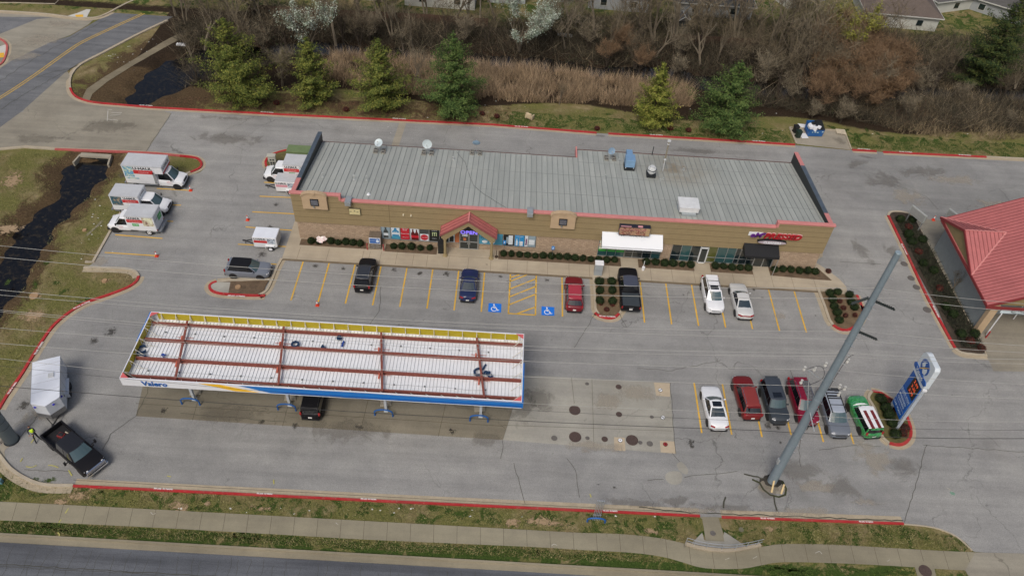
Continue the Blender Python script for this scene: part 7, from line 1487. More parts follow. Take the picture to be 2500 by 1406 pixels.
# ================================================================ POLES AND WIRES
pm_=mat('pole_steel',(.20,.25,.285),.55,.08,var=.1,scale=1.2,fine=.06); fit=mat('pole_fitting',(.5,.53,.54),.4,.5,var=.15); 
PX,PY=24.01,35.85
po=empty('transmission_pole',(PX,PY,0),0,'tall tapered blue grey steel pole rising over the parked cars','pole')
mb=MB(); mb.tube([(0,0,-.05),(0,0,9),(0,0,18),(0,0,27.0)],[.40,.33,.26,.195],20); mb.build('shaft',pm_,po,smooth=True).modifiers.new('e','EDGE_SPLIT').split_angle=R(40)
mb=MB(); mb.cyl((0,0,0),.205,26.99,27.04,20,r2=.18); mb.build('cap',mat('cap_pale',(.30,.38,.42),.5,.3),po)
for z in (6.,12.,18.5,22.5): mb=MB(); mb.tube([((.415-.0078*z)*cos(t),(.415-.0078*z)*sin(t),z) for t in np.linspace(0,2*pi,24)],.018,5,0,False); mb.build('band',pm_,po)
for k in range(22):
    z=5+k*.95; mb=MB(); mb.bar((.2,-.15,z),(.40,-.27,z),.025); mb.build('step_bolt',fit,po)
ins=mat('polymer_insulator',(.035,.045,.045),.5)
for (sx_,sy,z) in ((-1,.8,22.9),(1,-.8,22.6),(1,-.8,19.6)):
    mb=MB(); a=Vector((sx_*.2,sy*.0,z)); 
    for s in range(9): mb.tube([(sx_*(.35+.13*s),-.05*s,z-.02*s),(sx_*(.41+.13*s),-.05*s,z-.02*s)],[.12,.07],10)
    mb.bar((sx_*.2,0,z),(sx_*1.5,-.45,z-.2),.06); mb.build('insulator',ins,po)
# distribution gear
mb=MB(); mb.bar((-.2,.05,14.0),(-1.6,.25,14.9),.07); mb.bar((-1.55,.2,14.9),(-.2,0,10.2),.06); mb.bar((-.2,0,10.6),(.0,-1.6,10.0),.06); mb.build('bracket_arm',fit,po)
for (x,y,z) in ((-1.9,.3,15.0),(-1.2,.25,15.1),(-1.7,.2,13.6),(1.3,.3,13.2),(1.75,.3,13.0),(1.5,.2,12.4),(-.55,.3,15.6),(.7,.1,16.4)):
    mb=MB(); mb.tube([(x,y,z-.25),(x,y,z-.1),(x,y,z+.05),(x,y,z+.2)],[.06,.13,.06,.10],9); mb.build('cutout',mat('porcelain_grey',(.50,.50,.47),.3,var=.1),po)
mb=MB(); rr=random.Random(4); pts=[(-1.9,.3,14.8),(-1.2,.25,15.4),(-.6,.3,15.2),(-.3,.2,14.2),(-.9,.2,13.4),(-1.7,.2,13.2)]; mb.tube(spline(pts,4),.02,5); mb.tube(spline([(1.75,.3,13.2),(1.3,.3,12.6),(.8,.2,12.9),(.4,0,13.4),(.5,0,16.6),(.8,0,17.2)],4),.02,5); mb.tube([( .36,-.1,10.8),(.40,-.1,9.8),(.42,-.1,8.)],.03,5); mb.build('jumper_cable',drk,po)
mb=MB(); mb.box(-.45,-.33,-.15,.15,2.9,3.5); mb.build('junction_box',fit,po)
mb=MB(); mb.sheet(blob((PX-.1,PY-.55),1.05,.75,26,.25,3),.034); mb2=mb; struct(mb.build('pole_footing',concm)); mb=MB(); mb.sheet(blob((PX-.05,PY-.2),.95,.62,26,.2,8),.030)
mb.sheet(blob((PX,PY+.0),.75,.6,22,.15,9),.038); struct(mb.build('wet_hollow',mat('wet_dirt',(.022,.020,.014),.6,var=.3,scale=4)))
struct((lambda m_:(ribbon(m_,[Vector(p) for p in ((22.3,35.9,0),(22.9,35.6,0),(23.1,35.0,0),(23.6,34.5,0),(24.3,34.35,0),(24.9,34.6,0),(25.1,35.2,0),(24.9,35.9,0))],.09,-.09,.05),m_.build('moss_seam',mat('moss_dirt',(.04,.045,.015),.95,var=.4,scale=6)))[1])(MB()))
for k,(a,b_) in enumerate((((23.75,34.75,.04),(23.95,35.55,.75)),((24.55,34.65,.04),(24.8,35.3,.55)))):
    mb=MB(); mb.bar(a,b_,.14,.1); thing(mb,'timber_stake','%s pale timber stake leaning at the foot of the steel pole'%('left','right')[k],'timber',mat('stake_tan',(.55,.42,.22),.8,var=.1))
LPX,LPY=-40.75,35.55
lp=empty('transmission_pole',(LPX,LPY,0),0,'steel pole cut off by the left edge near the walking person','pole')
mb=MB(); mb.tube([(0,0,-.05),(0,0,9),(0,0,18),(0,0,27)],[.56,.46,.36,.27],20); mb.build('shaft',pm_,lp,smooth=True)
mb=MB(); mb.tube([(.57*cos(t),.57*sin(t),.06) for t in np.linspace(0,2*pi,24)],.06,6,0,False); mb.build('base_ring',drk,lp); mb=MB(); mb.tube([(.53*cos(t),.53*sin(t),4.1) for t in np.linspace(0,2*pi,24)],.05,6,0,False); mb.cyl((0,0,0),.54,3.7,4.1,20); mb.build('band',drk,lp)
for z in (2.1,2.9): mb=MB(); mb.tube([((.565-.011*z)*cos(t),(.565-.011*z)*sin(t),z) for t in np.linspace(0,2*pi,24)],.012,5,0,False); mb.build('seam',drk,lp)
mb=MB(); mb.tube([(-.75,-.45,0),(-.75,-.45,5)],.06,8); mb.tube([(-.9,-.4,0),(-.9,-.4,5)],.05,8); mb.build('conduit',galv,lp)
mb=MB(); mb.box(-.2,.2,-.15,.15,0,.5); o=thing(mb,'pedestal_box','small teal pedestal at the left edge of the verge','cabinet',mat('pedestal_teal',(.12,.25,.3),.6),bevel=.03); g=G(2,1178); o.location=(g.x,g.y,0)
wl1=mat('wire_aluminium',(.40,.40,.37),.5,.2,var=0); wd1=mat('wire_dark',(.03,.03,.03),.7,var=0)
WY=35.9
def wirepts(a,m_,b_,c):
    p0,p1,p2=GY(*a,WY),GY(*m_,WY),GY(*b_,WY); p3=GY(*c,WY)
    A_=np.array([[p.x**2,p.x,1] for p in (p0,p1,p2)]); k=np.linalg.solve(A_,[p0.z,p1.z,p2.z])
    xs_=np.linspace(LPX,p2.x,26); L_=[Vector((x,WY,k[0]*x*x+k[1]*x+k[2])) for x in xs_]
    sl=(p3.z-p2.z)/(p3.x-p2.x); n=26; L2=[]
    for i in range(1,n): 
        t=i/(n-1); x=p2.x+t*62; dx=x-p2.x; L2.append(Vector((x,WY,p2.z+sl*dx*1.12+.0035*dx*dx)))
    return L_+L2
WR=[(0,600,717,661,2135,703,2500,748.5,wl1,.014),(0,628,717,686.6,2178,728,2500,768,wl1,.016),(0,708,780,769.6,2117,809,2500,852,wl1,.016),(0,720,780,777.5,2082,828,2500,871,wl1,.014),(0,757,717,815,2071,862,2500,889,wl1,.014),(0,761,717,823,2064,869.5,2500,900,wl1,.012),(0,800.5,334,827,2038,902.7,2300,929.7,wl1,.014),(0,838,316,862.7,2010,942.5,2300,969.5,wl1,.016),(0,875,299,907,1896,1009,2300,1037.8,wl1,.014),(0,893,295,923,1900,1030,2300,1058,wd1,.012),(0,942,391,973,1850,1050,2300,1082,wd1,.024)]
nmz=['topmost','second','third','fourth','fifth','sixth','seventh','eighth','ninth','tenth','lowest']
for i,w_ in enumerate(WR):
    mb=MB(); mb.tube(wirepts(w_[0:2],w_[2:4],w_[4:6],w_[6:8]),w_[9],5,cap=False); thing(mb,'power_line','%s %s power line strung across the lot between the steel poles'%(nmz[i],'pale' if w_[8] is wl1 else 'dark'),'power line',w_[8],'overhead power lines')
mb=MB(); mb.tube(spline([G(388,973,8.)+Vector((0,0,0)),G(400,962,8.),G(409,966,8.),G(405,974,8.),G(391,975,8.)],5),.02,5)
# ================================================================ VEGETATION
def quadcloud(name,P_,S_,N_,mats,parent,mi=None,asp=.6,rs=None):
    "P_ centres, S_ sizes, N_ rough normals -> loose leaf clump faces"
    n=len(P_); rs=rs or np.random.RandomState(1)
    N_=N_+rs.normal(0,.45,N_.shape); N_/=np.linalg.norm(N_,axis=1,keepdims=True)+1e-9
    t=rs.normal(0,1,N_.shape); t-= (t*N_).sum(1,keepdims=True)*N_; t/=np.linalg.norm(t,axis=1,keepdims=True)+1e-9
    b=np.cross(N_,t); S=S_[:,None]
    v=np.stack([P_-t*S-b*S*asp*.5, P_+t*S*.2-b*S*asp, P_+t*S+b*S*asp*.2, P_-t*S*.3+b*S*asp],1).reshape(-1,3)
    me=D.meshes.new(name); me.vertices.add(4*n); me.vertices.foreach_set('co',v.ravel()); me.loops.add(4*n); me.loops.foreach_set('vertex_index',np.arange(4*n)); me.polygons.add(n); me.polygons.foreach_set('loop_start',np.arange(0,4*n,4))
    for m_ in (mats if isinstance(mats,(list,tuple)) else [mats]): me.materials.append(m_)
    if mi is not None: me.polygons.foreach_set('material_index',mi)
    me.update(); o=D.objects.new(name,me); COL.objects.link(o)
    if parent: o.parent=parent
    return o
def leafm(name,c1,c2,c3,tr=.25,sc=.9):
    m=D.materials.new(name); m.use_nodes=True; nt=m.node_tree; L=nt.links; b=nt.nodes['Principled BSDF']; b.inputs['Roughness'].default_value=.85; b.inputs['Specular IOR Level'].default_value=.15
    geo=N(nt,'ShaderNodeNewGeometry'); a=N(nt,'ShaderNodeMath',operation='MULTIPLY_ADD'); L.new(geo.outputs['Random Per Island'],a.inputs[0]); a.inputs[1].default_value=.45; L.new(noise(nt,geo.outputs['Position'],sc,3,.6),a.inputs[2])
    L.new(ramp(nt,a.outputs[0],[(.42,c1),(.68,c2),(.95,c3)]),b.inputs['Base Color']); MATS[name]=m; return m
bark=mat('bark_dark',(.055,.042,.03),.95,var=.3,scale=6); barkg=mat('bark_grey',(.165,.138,.098),.95,var=.3,scale=5); twig=mat('twig_brown',(.125,.100,.062),.95,var=.25,scale=1.2,island=.35); twigg=mat('twig_grey',(.19,.160,.108),.95,var=.25,scale=1.,island=.35); twigr=mat('twig_rust',(.19,.122,.068),.95,var=.3,scale=.8,island=.4)
needle={'y':leafm('needles_yellow',(.038,.060,.015),(.100,.130,.030),(.22,.225,.05)),'g':leafm('needles_green',(.026,.058,.017),(.062,.108,.030),(.14,.19,.055)),'d':leafm('needles_dark',(.012,.026,.011),(.030,.052,.018),(.095,.11,.03)),'l':leafm('needles_lime',(.052,.072,.013),(.135,.165,.03),(.29,.285,.065))}
def pine(seed,h,r,key,nl=1.,base=.06):
    rs=np.random.RandomState(seed); root=empty('pine_tree')
    mb=MB(); mb.tube([(0,0,0),(.05,0,h*.4),(0,.05,h*.75),(0,0,h*.97)],[.20,.13,.07,.02],8)
    P_=[];S_=[];N_=[]; z=h*base; lv=0
    while z<h*.985:
        f=1-z/h; R0=r*(1+.13*math.sin(lv*1.7+seed))*min(1.,(1.42*f)**.85)*(1.0 if f<.9 else .9); nb=int(5+6*f+rs.randint(0,2)); a0=rs.rand()*6.28
        for k in range(nb):
            if rs.rand()<.16: continue
            a=a0+2*pi*k/nb+rs.normal(0,.28); Lb=max(.25,R0*rs.uniform(.5,1.15)); rise=.18+.55*(1-f)+rs.normal(0,.08); droop=-.05*Lb
            tip=np.array([cos(a)*Lb,sin(a)*Lb,z+rise*Lb]); 
            if Lb>.6: mb.bar((0,0,z),tuple(np.array([cos(a)*Lb*.8,sin(a)*Lb*.8,z+rise*Lb*.7])),.035)
            nc=max(3,int(Lb*15*nl))
            for j in range(nc):
                t=(.22+.78*((j+rs.rand())/nc)); wd_=.30*Lb*(1-t*.55)+.08
                base_=np.array([cos(a)*Lb*t,sin(a)*Lb*t,z+rise*Lb*t*t*.9+.04])
                for q in range(4):
                    P_.append(base_+rs.normal(0,1,3)*np.array([wd_*.5,wd_*.5,.08])); S_.append(rs.uniform(.07,.16)*(1.15-.2*t)); N_.append([cos(a)*.5,sin(a)*.5,.75])
        lv+=1; z+=h*.052*(1.1 if f>.5 else .85)*rs.uniform(.85,1.15)
    for j in range(int(30*nl)): P_.append([rs.normal(0,.10),rs.normal(0,.10),h*(.93+.08*rs.rand())]); S_.append(.14); N_.append([0,.2,1])
    mb.build('trunk',bark,root); quadcloud('crown',np.array(P_),np.array(S_),np.array(N_,float),needle[key],root,rs=rs,asp=.42)
    return root
PN=[(590,252,11.8,5.1,'y','tall yellow green pine leftmost in the row behind the lot'),(770,250,9.3,3.4,'y','narrow yellow green pine second in the row behind the lot'),(935,262,9.8,3.9,'y','broad olive pine third in the row behind the lot'),(1107,275,11.4,4.4,'g','tall blue green pine fourth in the row above the shop'),(1590,303,8.9,3.0,'l','slim lime yellow pine right of the reed bed'),(1765,314,9.9,4.5,'g','broad dark green pine right of the lime one')]
for i,(px,py,h,r_,k,l) in enumerate(PN):
    g=G(px,py); o=pine(40+i,h,r_,k); o.location=(g.x,g.y,0); tag(o,l,'pine tree','pines along the back kerb')
g=G(2390,200); o=pine(77,13.,5.2,'d'); o.location=(g.x,g.y,0); tag(o,'dark spreading pine beside the brown roofed houses at top right','pine tree')
# bare trees
def bare(seed,h,spread,key,tm,ntw=3.0,lean=0.,multi=1,leaf=None,nleaf=0,tw=.045,up=.55):
    rr=random.Random(seed); root=empty('bare_tree'); mb=MB(); tips=[]; fine=MB()
    def br(p,d,L,r,depth):
        n=3; pts=[p]; rad=[r]
        for i in range(n):
            d=(d+Vector((rr.gauss(0,.13),rr.gauss(0,.13),rr.gauss(.05,.06)))).normalized(); p=p+d*L/n; pts.append(p); rad.append(r*(1-.55*(i+1)/n))
        mb.tube(pts,rad,5 if depth<2 else 4,cap=False) if depth<3 else fine.tube(pts[::2]+([pts[-1]] if len(pts)%2==0 else []),[r*.9,r*.35][:1]+[r*.3]*(len(pts[::2]+([pts[-1]] if len(pts)%2==0 else []))-1),3,cap=False)
        if depth>=2: tips.extend(pts[1:])
        if depth<4:
            for k in range(rr.randint(2,4) if depth<3 else 3):
                i=rr.randint(1,n); q=pts[i]; a=rr.uniform(0,6.28); 
                nd=(d*1.0+Vector((cos(a),sin(a),rr.uniform(0,up)))*spread*rr.uniform(.5,1.1)).normalized()
                br(q,nd,L*rr.uniform(.55,.8),rad[i]*.68,depth+1)
    for m_ in range(multi):
        a=rr.uniform(0,6.28); d0=Vector((cos(a)*.28*(multi>1)+lean,sin(a)*.28*(multi>1),1)).normalized()
        br(Vector((cos(a)*.15*(multi>1),sin(a)*.15*(multi>1),-.1)),d0,h*.44,h*.020/(multi**.3),0)
    # slivers for the finest twigs
    rs=np.random.RandomState(seed); T_=np.array([tuple(t) for t in tips]); k=int(len(T_)*ntw); idx=rs.randint(0,len(T_),k)
    p=T_[idx]; d=rs.normal(0,1,(k,3))*np.array([.75,.75,.5])+np.array([0,0,.75]); d/=np.linalg.norm(d,axis=1,keepdims=True); L_=(rs.uniform(.3,1.,k)**1.5)[:,None]*2.3*h/9
    s=np.cross(d,rs.normal(0,1,(k,3))); s/=np.linalg.norm(s,axis=1,keepdims=True)+1e-9
    v=np.stack([p-s*tw*.5,p+s*tw*.5,p+d*L_],1).reshape(-1,3)
    n0=len(fine.v); fine.v+= [tuple(q) for q in v]; fine.f+= [(n0+3*i,n0+3*i+1,n0+3*i+2) for i in range(k)]; fine.m+=[0]*k
    mb.build('trunk',barkg if key!='d' else bark,root); fine.build('crown',tm,root)
    if leaf:
        idx=rs.randint(0,len(T_),nleaf); P_=T_[idx]+rs.normal(0,.22,(nleaf,3)); quadcloud('foliage',P_,rs.uniform(.05,.13,nleaf),rs.normal(0,.4,(nleaf,3))+np.array([0,-.2,.8]),leaf,root,rs=rs)
    return root
blos=leafm('white_blossom',(.13,.18,.11),(.30,.37,.28),(.54,.59,.52),sc=.7); bud=leafm('fresh_leaf_buds',(.09,.10,.02),(.17,.18,.03),(.32,.31,.07)); bud2=leafm('olive_buds',(.07,.075,.025),(.13,.13,.04),(.22,.21,.08)); rust=leafm('rust_leaves',(.06,.036,.018),(.13,.076,.036),(.22,.145,.08))
protos=[bare(101,10,.62,'g',twig,.5),bare(102,12,.5,'g',twigg,.4,multi=2),bare(103,8.5,.7,'d',twig,.6,multi=3),bare(104,10.5,.6,'g',twigg,.45,lean=.18),bare(105,6.5,.8,'d',twigg,.7,multi=3),bare(106,7.5,.85,'d',twigr,1.3,multi=4),bare(107,9.,.9,'g',twigg,2.8,leaf=bud2,nleaf=1500,multi=2)]
used=set()
def place(k,x,y,s=1.,rz=0.,label=None,group='bare trees in the creek thicket',cat='bare tree',z=0.,name=None,sz=None):
    if k in used: o=copy_tree(protos[k])
    else: o=protos[k]; used.add(k)
    o.location=(x,y,z); o.rotation_euler=(0,0,rz); o.scale=(s,s,sz or s); tag(o,label,cat,group); 
    if name: o.name=name
    return o
GEN=['bare brown twiggy tree in the thicket beyond the creek','tall bare grey tree in the thicket beyond the creek','dark many stemmed bare tree in the thicket beyond the creek','leaning bare brown tree in the thicket beyond the creek','low spreading bare grey tree in the thicket beyond the creek','rust coloured bare shrub tree in the thicket beyond the creek','bare tree with the first olive buds in the thicket beyond the creek']
rr=random.Random(21)
# (px,py,proto,scale)
BT=[(1990,270,5,.9),(2030,215,4,1.2),(2085,270,5,.9),(2120,255,4,1.1),(2160,210,5,1.),(2180,250,5,.8),(1975,235,2,1.1),(2015,165,5,1.2),(2050,300,4,.7),(2240,240,4,.8),(2280,215,2,.9),(1900,230,2,1.),(1870,200,0,1.),(2130,160,2,1.1),(1550,165,2,.8),(1480,140,0,.9),(880,120,2,.8),(600,160,2,.9),(1650,190,4,.7),(1780,190,2,.9),(1600,110,1,1.25),(1660,95,3,1.2),(1780,90,1,1.25),(1850,100,3,1.2),(1905,110,1,1.2),(1710,160,0,1.1),(1950,190,1,1.1),(1450,90,3,1.1),(1390,100,1,1.),(820,110,3,1.),(930,60,1,1.),(1110,55,3,1.05),(520,60,3,1.05),(560,70,1,1.),(455,62,1,.95),(470,150,0,.8),(500,120,3,1.),(430,40,6,.9),(540,100,2,1.),(600,110,1,.85),(650,130,4,.9),(690,210,6,.62),(700,120,2,.9),(640,60,6,1.),(800,70,1,1.),(840,100,2,.9),(880,60,1,1.05),(900,100,4,.9),(960,95,1,.8),(985,120,3,.75),(1010,120,0,.8),(1040,50,1,.9),(1090,90,2,.9),(1130,110,4,.9),(1150,60,0,.9),(1190,110,2,.8),(1210,55,3,1.),(1340,90,2,1.),(1380,120,3,.9),(1410,70,6,.95),(1440,125,4,.9),(1500,100,1,.9),(1520,140,5,.7),(1545,120,2,1.),(1570,85,1,1.1),(1600,140,3,.8),(1640,110,1,1.15),(1660,150,4,.9),(1700,120,2,1.),(1720,90,1,1.2),(1750,150,0,.9),(1800,110,1,1.1),(1830,165,2,1.),(1880,120,1,1.25),(1900,180,3,1.1),(1850,215,4,1.),(1930,150,0,1.15),(1960,200,2,1.1),(1990,130,1,1.1),(2010,250,5,.95),(2040,190,5,1.1),(2080,160,5,1.),(2100,230,5,1.),(2060,255,2,.8),(2130,200,5,1.05),(1930,255,4,.85),(2160,245,4,.7),(2260,200,2,.5),(2200,285,4,.6),(2330,250,4,.55),(2440,250,2,.7),(2480,215,1,.6),(1020,215,1,.62),(1365,256,0,.42),(1105,160,4,.6),(560,190,4,.6),(480,205,2,.6),(1480,160,5,.5),(1560,175,5,.6),(1980,290,4,.55),(2460,300,4,.4),(1820,60,3,1.1),]
SP={(455,62):'bare grey tree at the bend of the side road leaning over the asphalt',(690,210):'pale bushy sapling between the first two pines',(1020,215):'pale forked bare tree standing between the third and fourth pines',(1365,256):'thin dark bare sapling in front of the reed bed',(560,190):'low bare shrub overhanging the dark pond'}
for px,py,k,s in BT:
    g=G(px,py); place(k,g.x,g.y,s*rr.uniform(.92,1.08),rr.uniform(0,6.28),SP.get((px,py),GEN[k]),z=-.1,group=None if (px,py) in SP else 'bare trees in the creek thicket')
# blossom and leafing trees
def special(px,py,o,label,nm):
    g=G(px,py); o.location=(g.x,g.y,0); o.name=nm; tag(o,label,'tree')
special(755,125,bare(201,8.8,.8,'g',twigg,1.5,leaf=blos,nleaf=3000,multi=2),'white blossoming tree on the left beyond the pines','blossom_tree')
special(1268,125,bare(202,10.8,.8,'g',twigg,1.5,leaf=blos,nleaf=9000,multi=3,up=.7),'large white blossoming tree right of the centre','blossom_tree')
special(1340,55,bare(203,6.5,.9,'g',twigg,1.5,leaf=blos,nleaf=3500,multi=2),'smaller white blossoming tree behind the large one','blossom_tree')
special(2065,170,bare(204,10.,.8,'g',twigg,1.5,leaf=bud,nleaf=9000,multi=2),'bright yellow green leafing tree in the thicket at right','leafing_tree')
special(1960,90,bare(205,8,.9,'g',twigg,1.5,leaf=bud2,nleaf=5000,multi=2),'olive leafing tree left of the brown roofed house','leafing_tree')
special(2480,110,bare(206,9,.9,'g',twigg,1.5,leaf=bud,nleaf=4000,multi=2),'yellow leafing tree at the top right corner','leafing_tree')
special(2120,215,bare(207,7,1.1,'g',twigr,3.,leaf=rust,nleaf=4500,multi=4,up=.3),'rust brown bush with old leaves nearest the centre of the right thicket','rust_bush')
special(2010,235,bare(217,7,1.0,'g',twigr,3.,leaf=rust,nleaf=3500,multi=4,up=.4),'low rust brown bush left in the right thicket above the dumpster','rust_bush')
special(2150,265,bare(218,5,1.1,'g',twigr,3.,leaf=rust,nleaf=2500,multi=4,up=.4),'low rust brown bush nearest the verge right of the dumpster','rust_bush')
special(2090,130,bare(208,6.5,1.1,'g',twigr,3.,leaf=rust,nleaf=4500,multi=4,up=.3),'rust brown bush with old leaves below the white walled house','rust_bush')
special(620,45,bare(209,8,.8,'g',twigg,2,leaf=bud2,nleaf=4500,multi=2),'olive leafing tree behind the tall yellow green pine','leafing_tree')
special(975,60,bare(210,8,.8,'g',twigg,2,leaf=bud2,nleaf=3500,multi=2),'olive leafing tree near the white house','leafing_tree')
# undergrowth, reeds, grass (stuff)
def scatter(region,n,rs,ylo=0):
    x0=min(p[0] for p in region); x1=max(p[0] for p in region); y0=min(p[1] for p in region); y1=max(p[1] for p in region)
    X=rs.uniform(x0,x1,n); Y=rs.uniform(y0,y1,n); k=pip(X,Y,region); return X[k],Y[k]
def off_creek(X,Y): return ~pip(X,Y,CREEK) & ~pip(X,Y,POND)
def terr(X,Y):
    d=np.full(X.shape,1e9)
    for pl in (CHAN,POND,CREEK):
        q=pdist(X,Y,pl); q=np.where(pip(X,Y,pl),-q,q); d=np.minimum(d,q)
    return np.where(d<0,-.9,-.62*np.clip(1-d/1.9,0,1)**1.3),d
def blades(name,X,Y,h,w_,mats,lean,rs,label,z0=None,mi=None):
    n=len(X); Z=terr(X,Y)[0] if z0 is None else np.full(n,z0); H=rs.uniform(h[0],h[1],n); a=rs.uniform(0,6.28,n); l=rs.normal(0,lean,(n,2))
    p=np.stack([X,Y,Z],1); s=np.stack([np.cos(a),np.sin(a),0*a],1)*(w_*rs.uniform(.6,1.3,n))[:,None]; t=p+np.stack([l[:,0]*H,l[:,1]*H,H],1)
    v=np.stack([p-s,p+s,t],1).reshape(-1,3); me=D.meshes.new(name); me.vertices.add(3*n); me.vertices.foreach_set('co',v.ravel()); me.loops.add(3*n); me.loops.foreach_set('vertex_index',np.arange(3*n)); me.polygons.add(n); me.polygons.foreach_set('loop_start',np.arange(0,3*n,3))
    me.materials.append(mats); me.update(); o=D.objects.new(name,me); COL.objects.link(o); o['kind']='stuff'; o['label']=label; return o
rs=np.random.RandomState(8)
reedm=mat('dry_reed',(.34,.25,.155),.9,var=.4,scale=.6,island=.55)
REED=gp([(850,128),(1000,138),(1180,158),(1300,165),(1420,185),(1540,200),(1620,200),(1690,225),(1690,262),(1560,262),(1480,258),(1380,254),(1200,248),(1130,240),(1000,232),(900,228),(830,215),(790,190),(800,150)])
X,Y=scatter(REED,56000,rs); cl=np.sin(X*.9+np.sin(Y*.7))+np.sin(Y*1.3+X*.4)+.8*np.sin(X*2.3-Y*1.7)+rs.normal(0,.5,len(X)); k=cl>-.55; kk=(cl>-.55)&(rs.rand(len(X))<.25); blades('brown_reeds',X[kk],Y[kk],(.5,1.3),.04,mat('brown_reed',(.13,.085,.05),.9,var=.3,scale=.5,island=.45),.9,rs,'broken brown stalks fallen among the pale reeds'); blades('dry_reeds',X[k],Y[k],(.6,2.2),.032,reedm,.38,rs,'pale dry reeds filling the wet ground behind the verge')
R2=gp([(2140,190),(2300,200),(2480,240),(2560,330),(2440,345),(2200,330),(2140,300),(2080,260)]); X,Y=scatter(R2,16000,rs); cl=np.sin(X*.8)+np.sin(Y*1.1+X*.5)+rs.normal(0,1,len(X)); k=cl>-.2; blades('dry_brush',X[k],Y[k],(.5,1.5),.03,mat('dry_brush',(.25,.195,.115),.9,var=.35,scale=.4,island=.5),.6,rs,'tangled dry brush on the right of the creek')
TH=gp([(440,210),(430,60),(700,20),(1200,60),(1700,40),(2100,80),(2620,120),(2620,330),(2200,320),(2050,290),(1850,262),(1720,215),(1400,165),(1150,140),(900,118),(700,150),(560,200)])
X,Y=scatter(TH,120000,rs); k=off_creek(X,Y)|(rs.rand(len(X))<.10); X,Y=X[k],Y[k]; blades('thicket_undergrowth',X,Y,(.4,2.3),.035,mat('undergrowth_twig',(.056,.047,.029),.95,var=.4,scale=.35,island=.5),1.0,rs,'dense dark tangle of bare undergrowth along the creek')
X,Y=scatter(TH,26000,rs); cl=np.sin(X*.33+2)+np.sin(Y*.5+X*.21)+rs.normal(0,.5,len(X)); k=(cl>.6)&off_creek(X,Y); blades('rust_undergrowth',X[k],Y[k],(.4,1.7),.03,mat('undergrowth_rust',(.11,.06,.038),.95,var=.4,scale=.35,island=.5),.8,rs,'reddish brown stems scattered through the undergrowth')
X,Y=scatter(TH,34000,rs); cl=np.sin(X*.41+1)+np.sin(Y*.37+X*.17)+rs.normal(0,.7,len(X)); k=(cl>.1)&off_creek(X,Y); blades('grey_undergrowth',X[k],Y[k],(.5,2.8),.035,mat('undergrowth_grey',(.175,.142,.092),.95,var=.4,scale=.35,island=.6),.9,rs,'pale dead stems standing in the undergrowth')
X,Y=scatter(TH,26000,rs); cl=np.sin(X*.27+4)+np.sin(Y*.6+X*.31)+rs.normal(0,.5,len(X)); k=cl>.7; blades('green_undergrowth',X[k],Y[k],(.15,.6),.05,mat('undergrowth_green',(.045,.075,.02),.95,var=.4,scale=.5,island=.5),.8,rs,'low green growth along the creek banks')
grs=leafm('verge_grass',(.075,.095,.026),(.165,.16,.06),(.28,.25,.12),sc=.8)
def grass(px,n,name,label,h=(.05,.15)):
    pl=gp(px); X,Y=scatter(pl,n,rs); d=terr(X,Y)[1]; k=d>.4; blades(name,X[k],Y[k],h,.035,grs,.7,rs,label)
grass([(-60,1085),(20,1135),(60,1165),(180,1190),(1000,1232),(1700,1265),(1712,1290),(1660,1325),(1300,1292),(900,1270),(0,1222),(-60,1220)],24000,'grass','tufts of grass on the verge between kerb and sidewalk')
grass([(1765,1268),(2200,1283),(2330,1312),(2370,1343),(2236,1339),(1900,1327),(1860,1330),(1790,1300)],9000,'grass','tufts of grass on the right part of the verge')
grass([(0,1272),(900,1319),(1300,1337),(1540,1351),(1660,1374),(1300,1362),(900,1342),(0,1297)],14000,'grass','tufts of grass between sidewalk and road')
grass([(-60,378),(180,374),(330,440),(296,520),(228,640),(205,650),(330,668),(330,690),(200,744),(105,830),(50,915),(0,990),(-60,1000)],42000,'grass','tufts of grass on the banks of the left ditch')
grass([(1180,262),(1560,275),(1940,330),(1935,350),(1200,303)],14000,'grass','tufts of grass on the back verge'); grass([(2085,345),(2480,350),(2560,392),(2085,366)],9000,'grass','tufts of grass on the back verge at right')
lit_=mat('leaf_litter',(.10,.055,.03),.95,var=.35,scale=1.,island=.5)
X,Y=scatter(gp([(420,235),(1250,262),(1240,302),(700,278),(370,258)]),9000,rs); P_=np.stack([X,Y,np.full(len(X),.03)],1); o=quadcloud('leaf_litter',P_,rs.uniform(.04,.10,len(X)),np.tile([0,0,1.],(len(X),1)),lit_,None,rs=rs); o['kind']='stuff'; o['label']='brown fallen leaves and needles under the pines'
DK=gp([(2185,535),(2225,538),(2262,596),(2300,668),(2340,745),(2375,808),(2398,855),(2350,850),(2300,765),(2245,660),(2205,575)]); X,Y=scatter(DK,9000,rs); cl=np.sin(X*1.1)+np.sin(Y*.9+X)+rs.normal(0,.6,len(X)); k=cl>-.9; blades('bed_groundcover',X[k],Y[k],(.08,.45),.05,mat('bed_cover',(.03,.032,.018),.95,var=.4,scale=1.,island=.5),.9,rs,'dark low ground cover filling the long bed by the car wash',z0=.12)
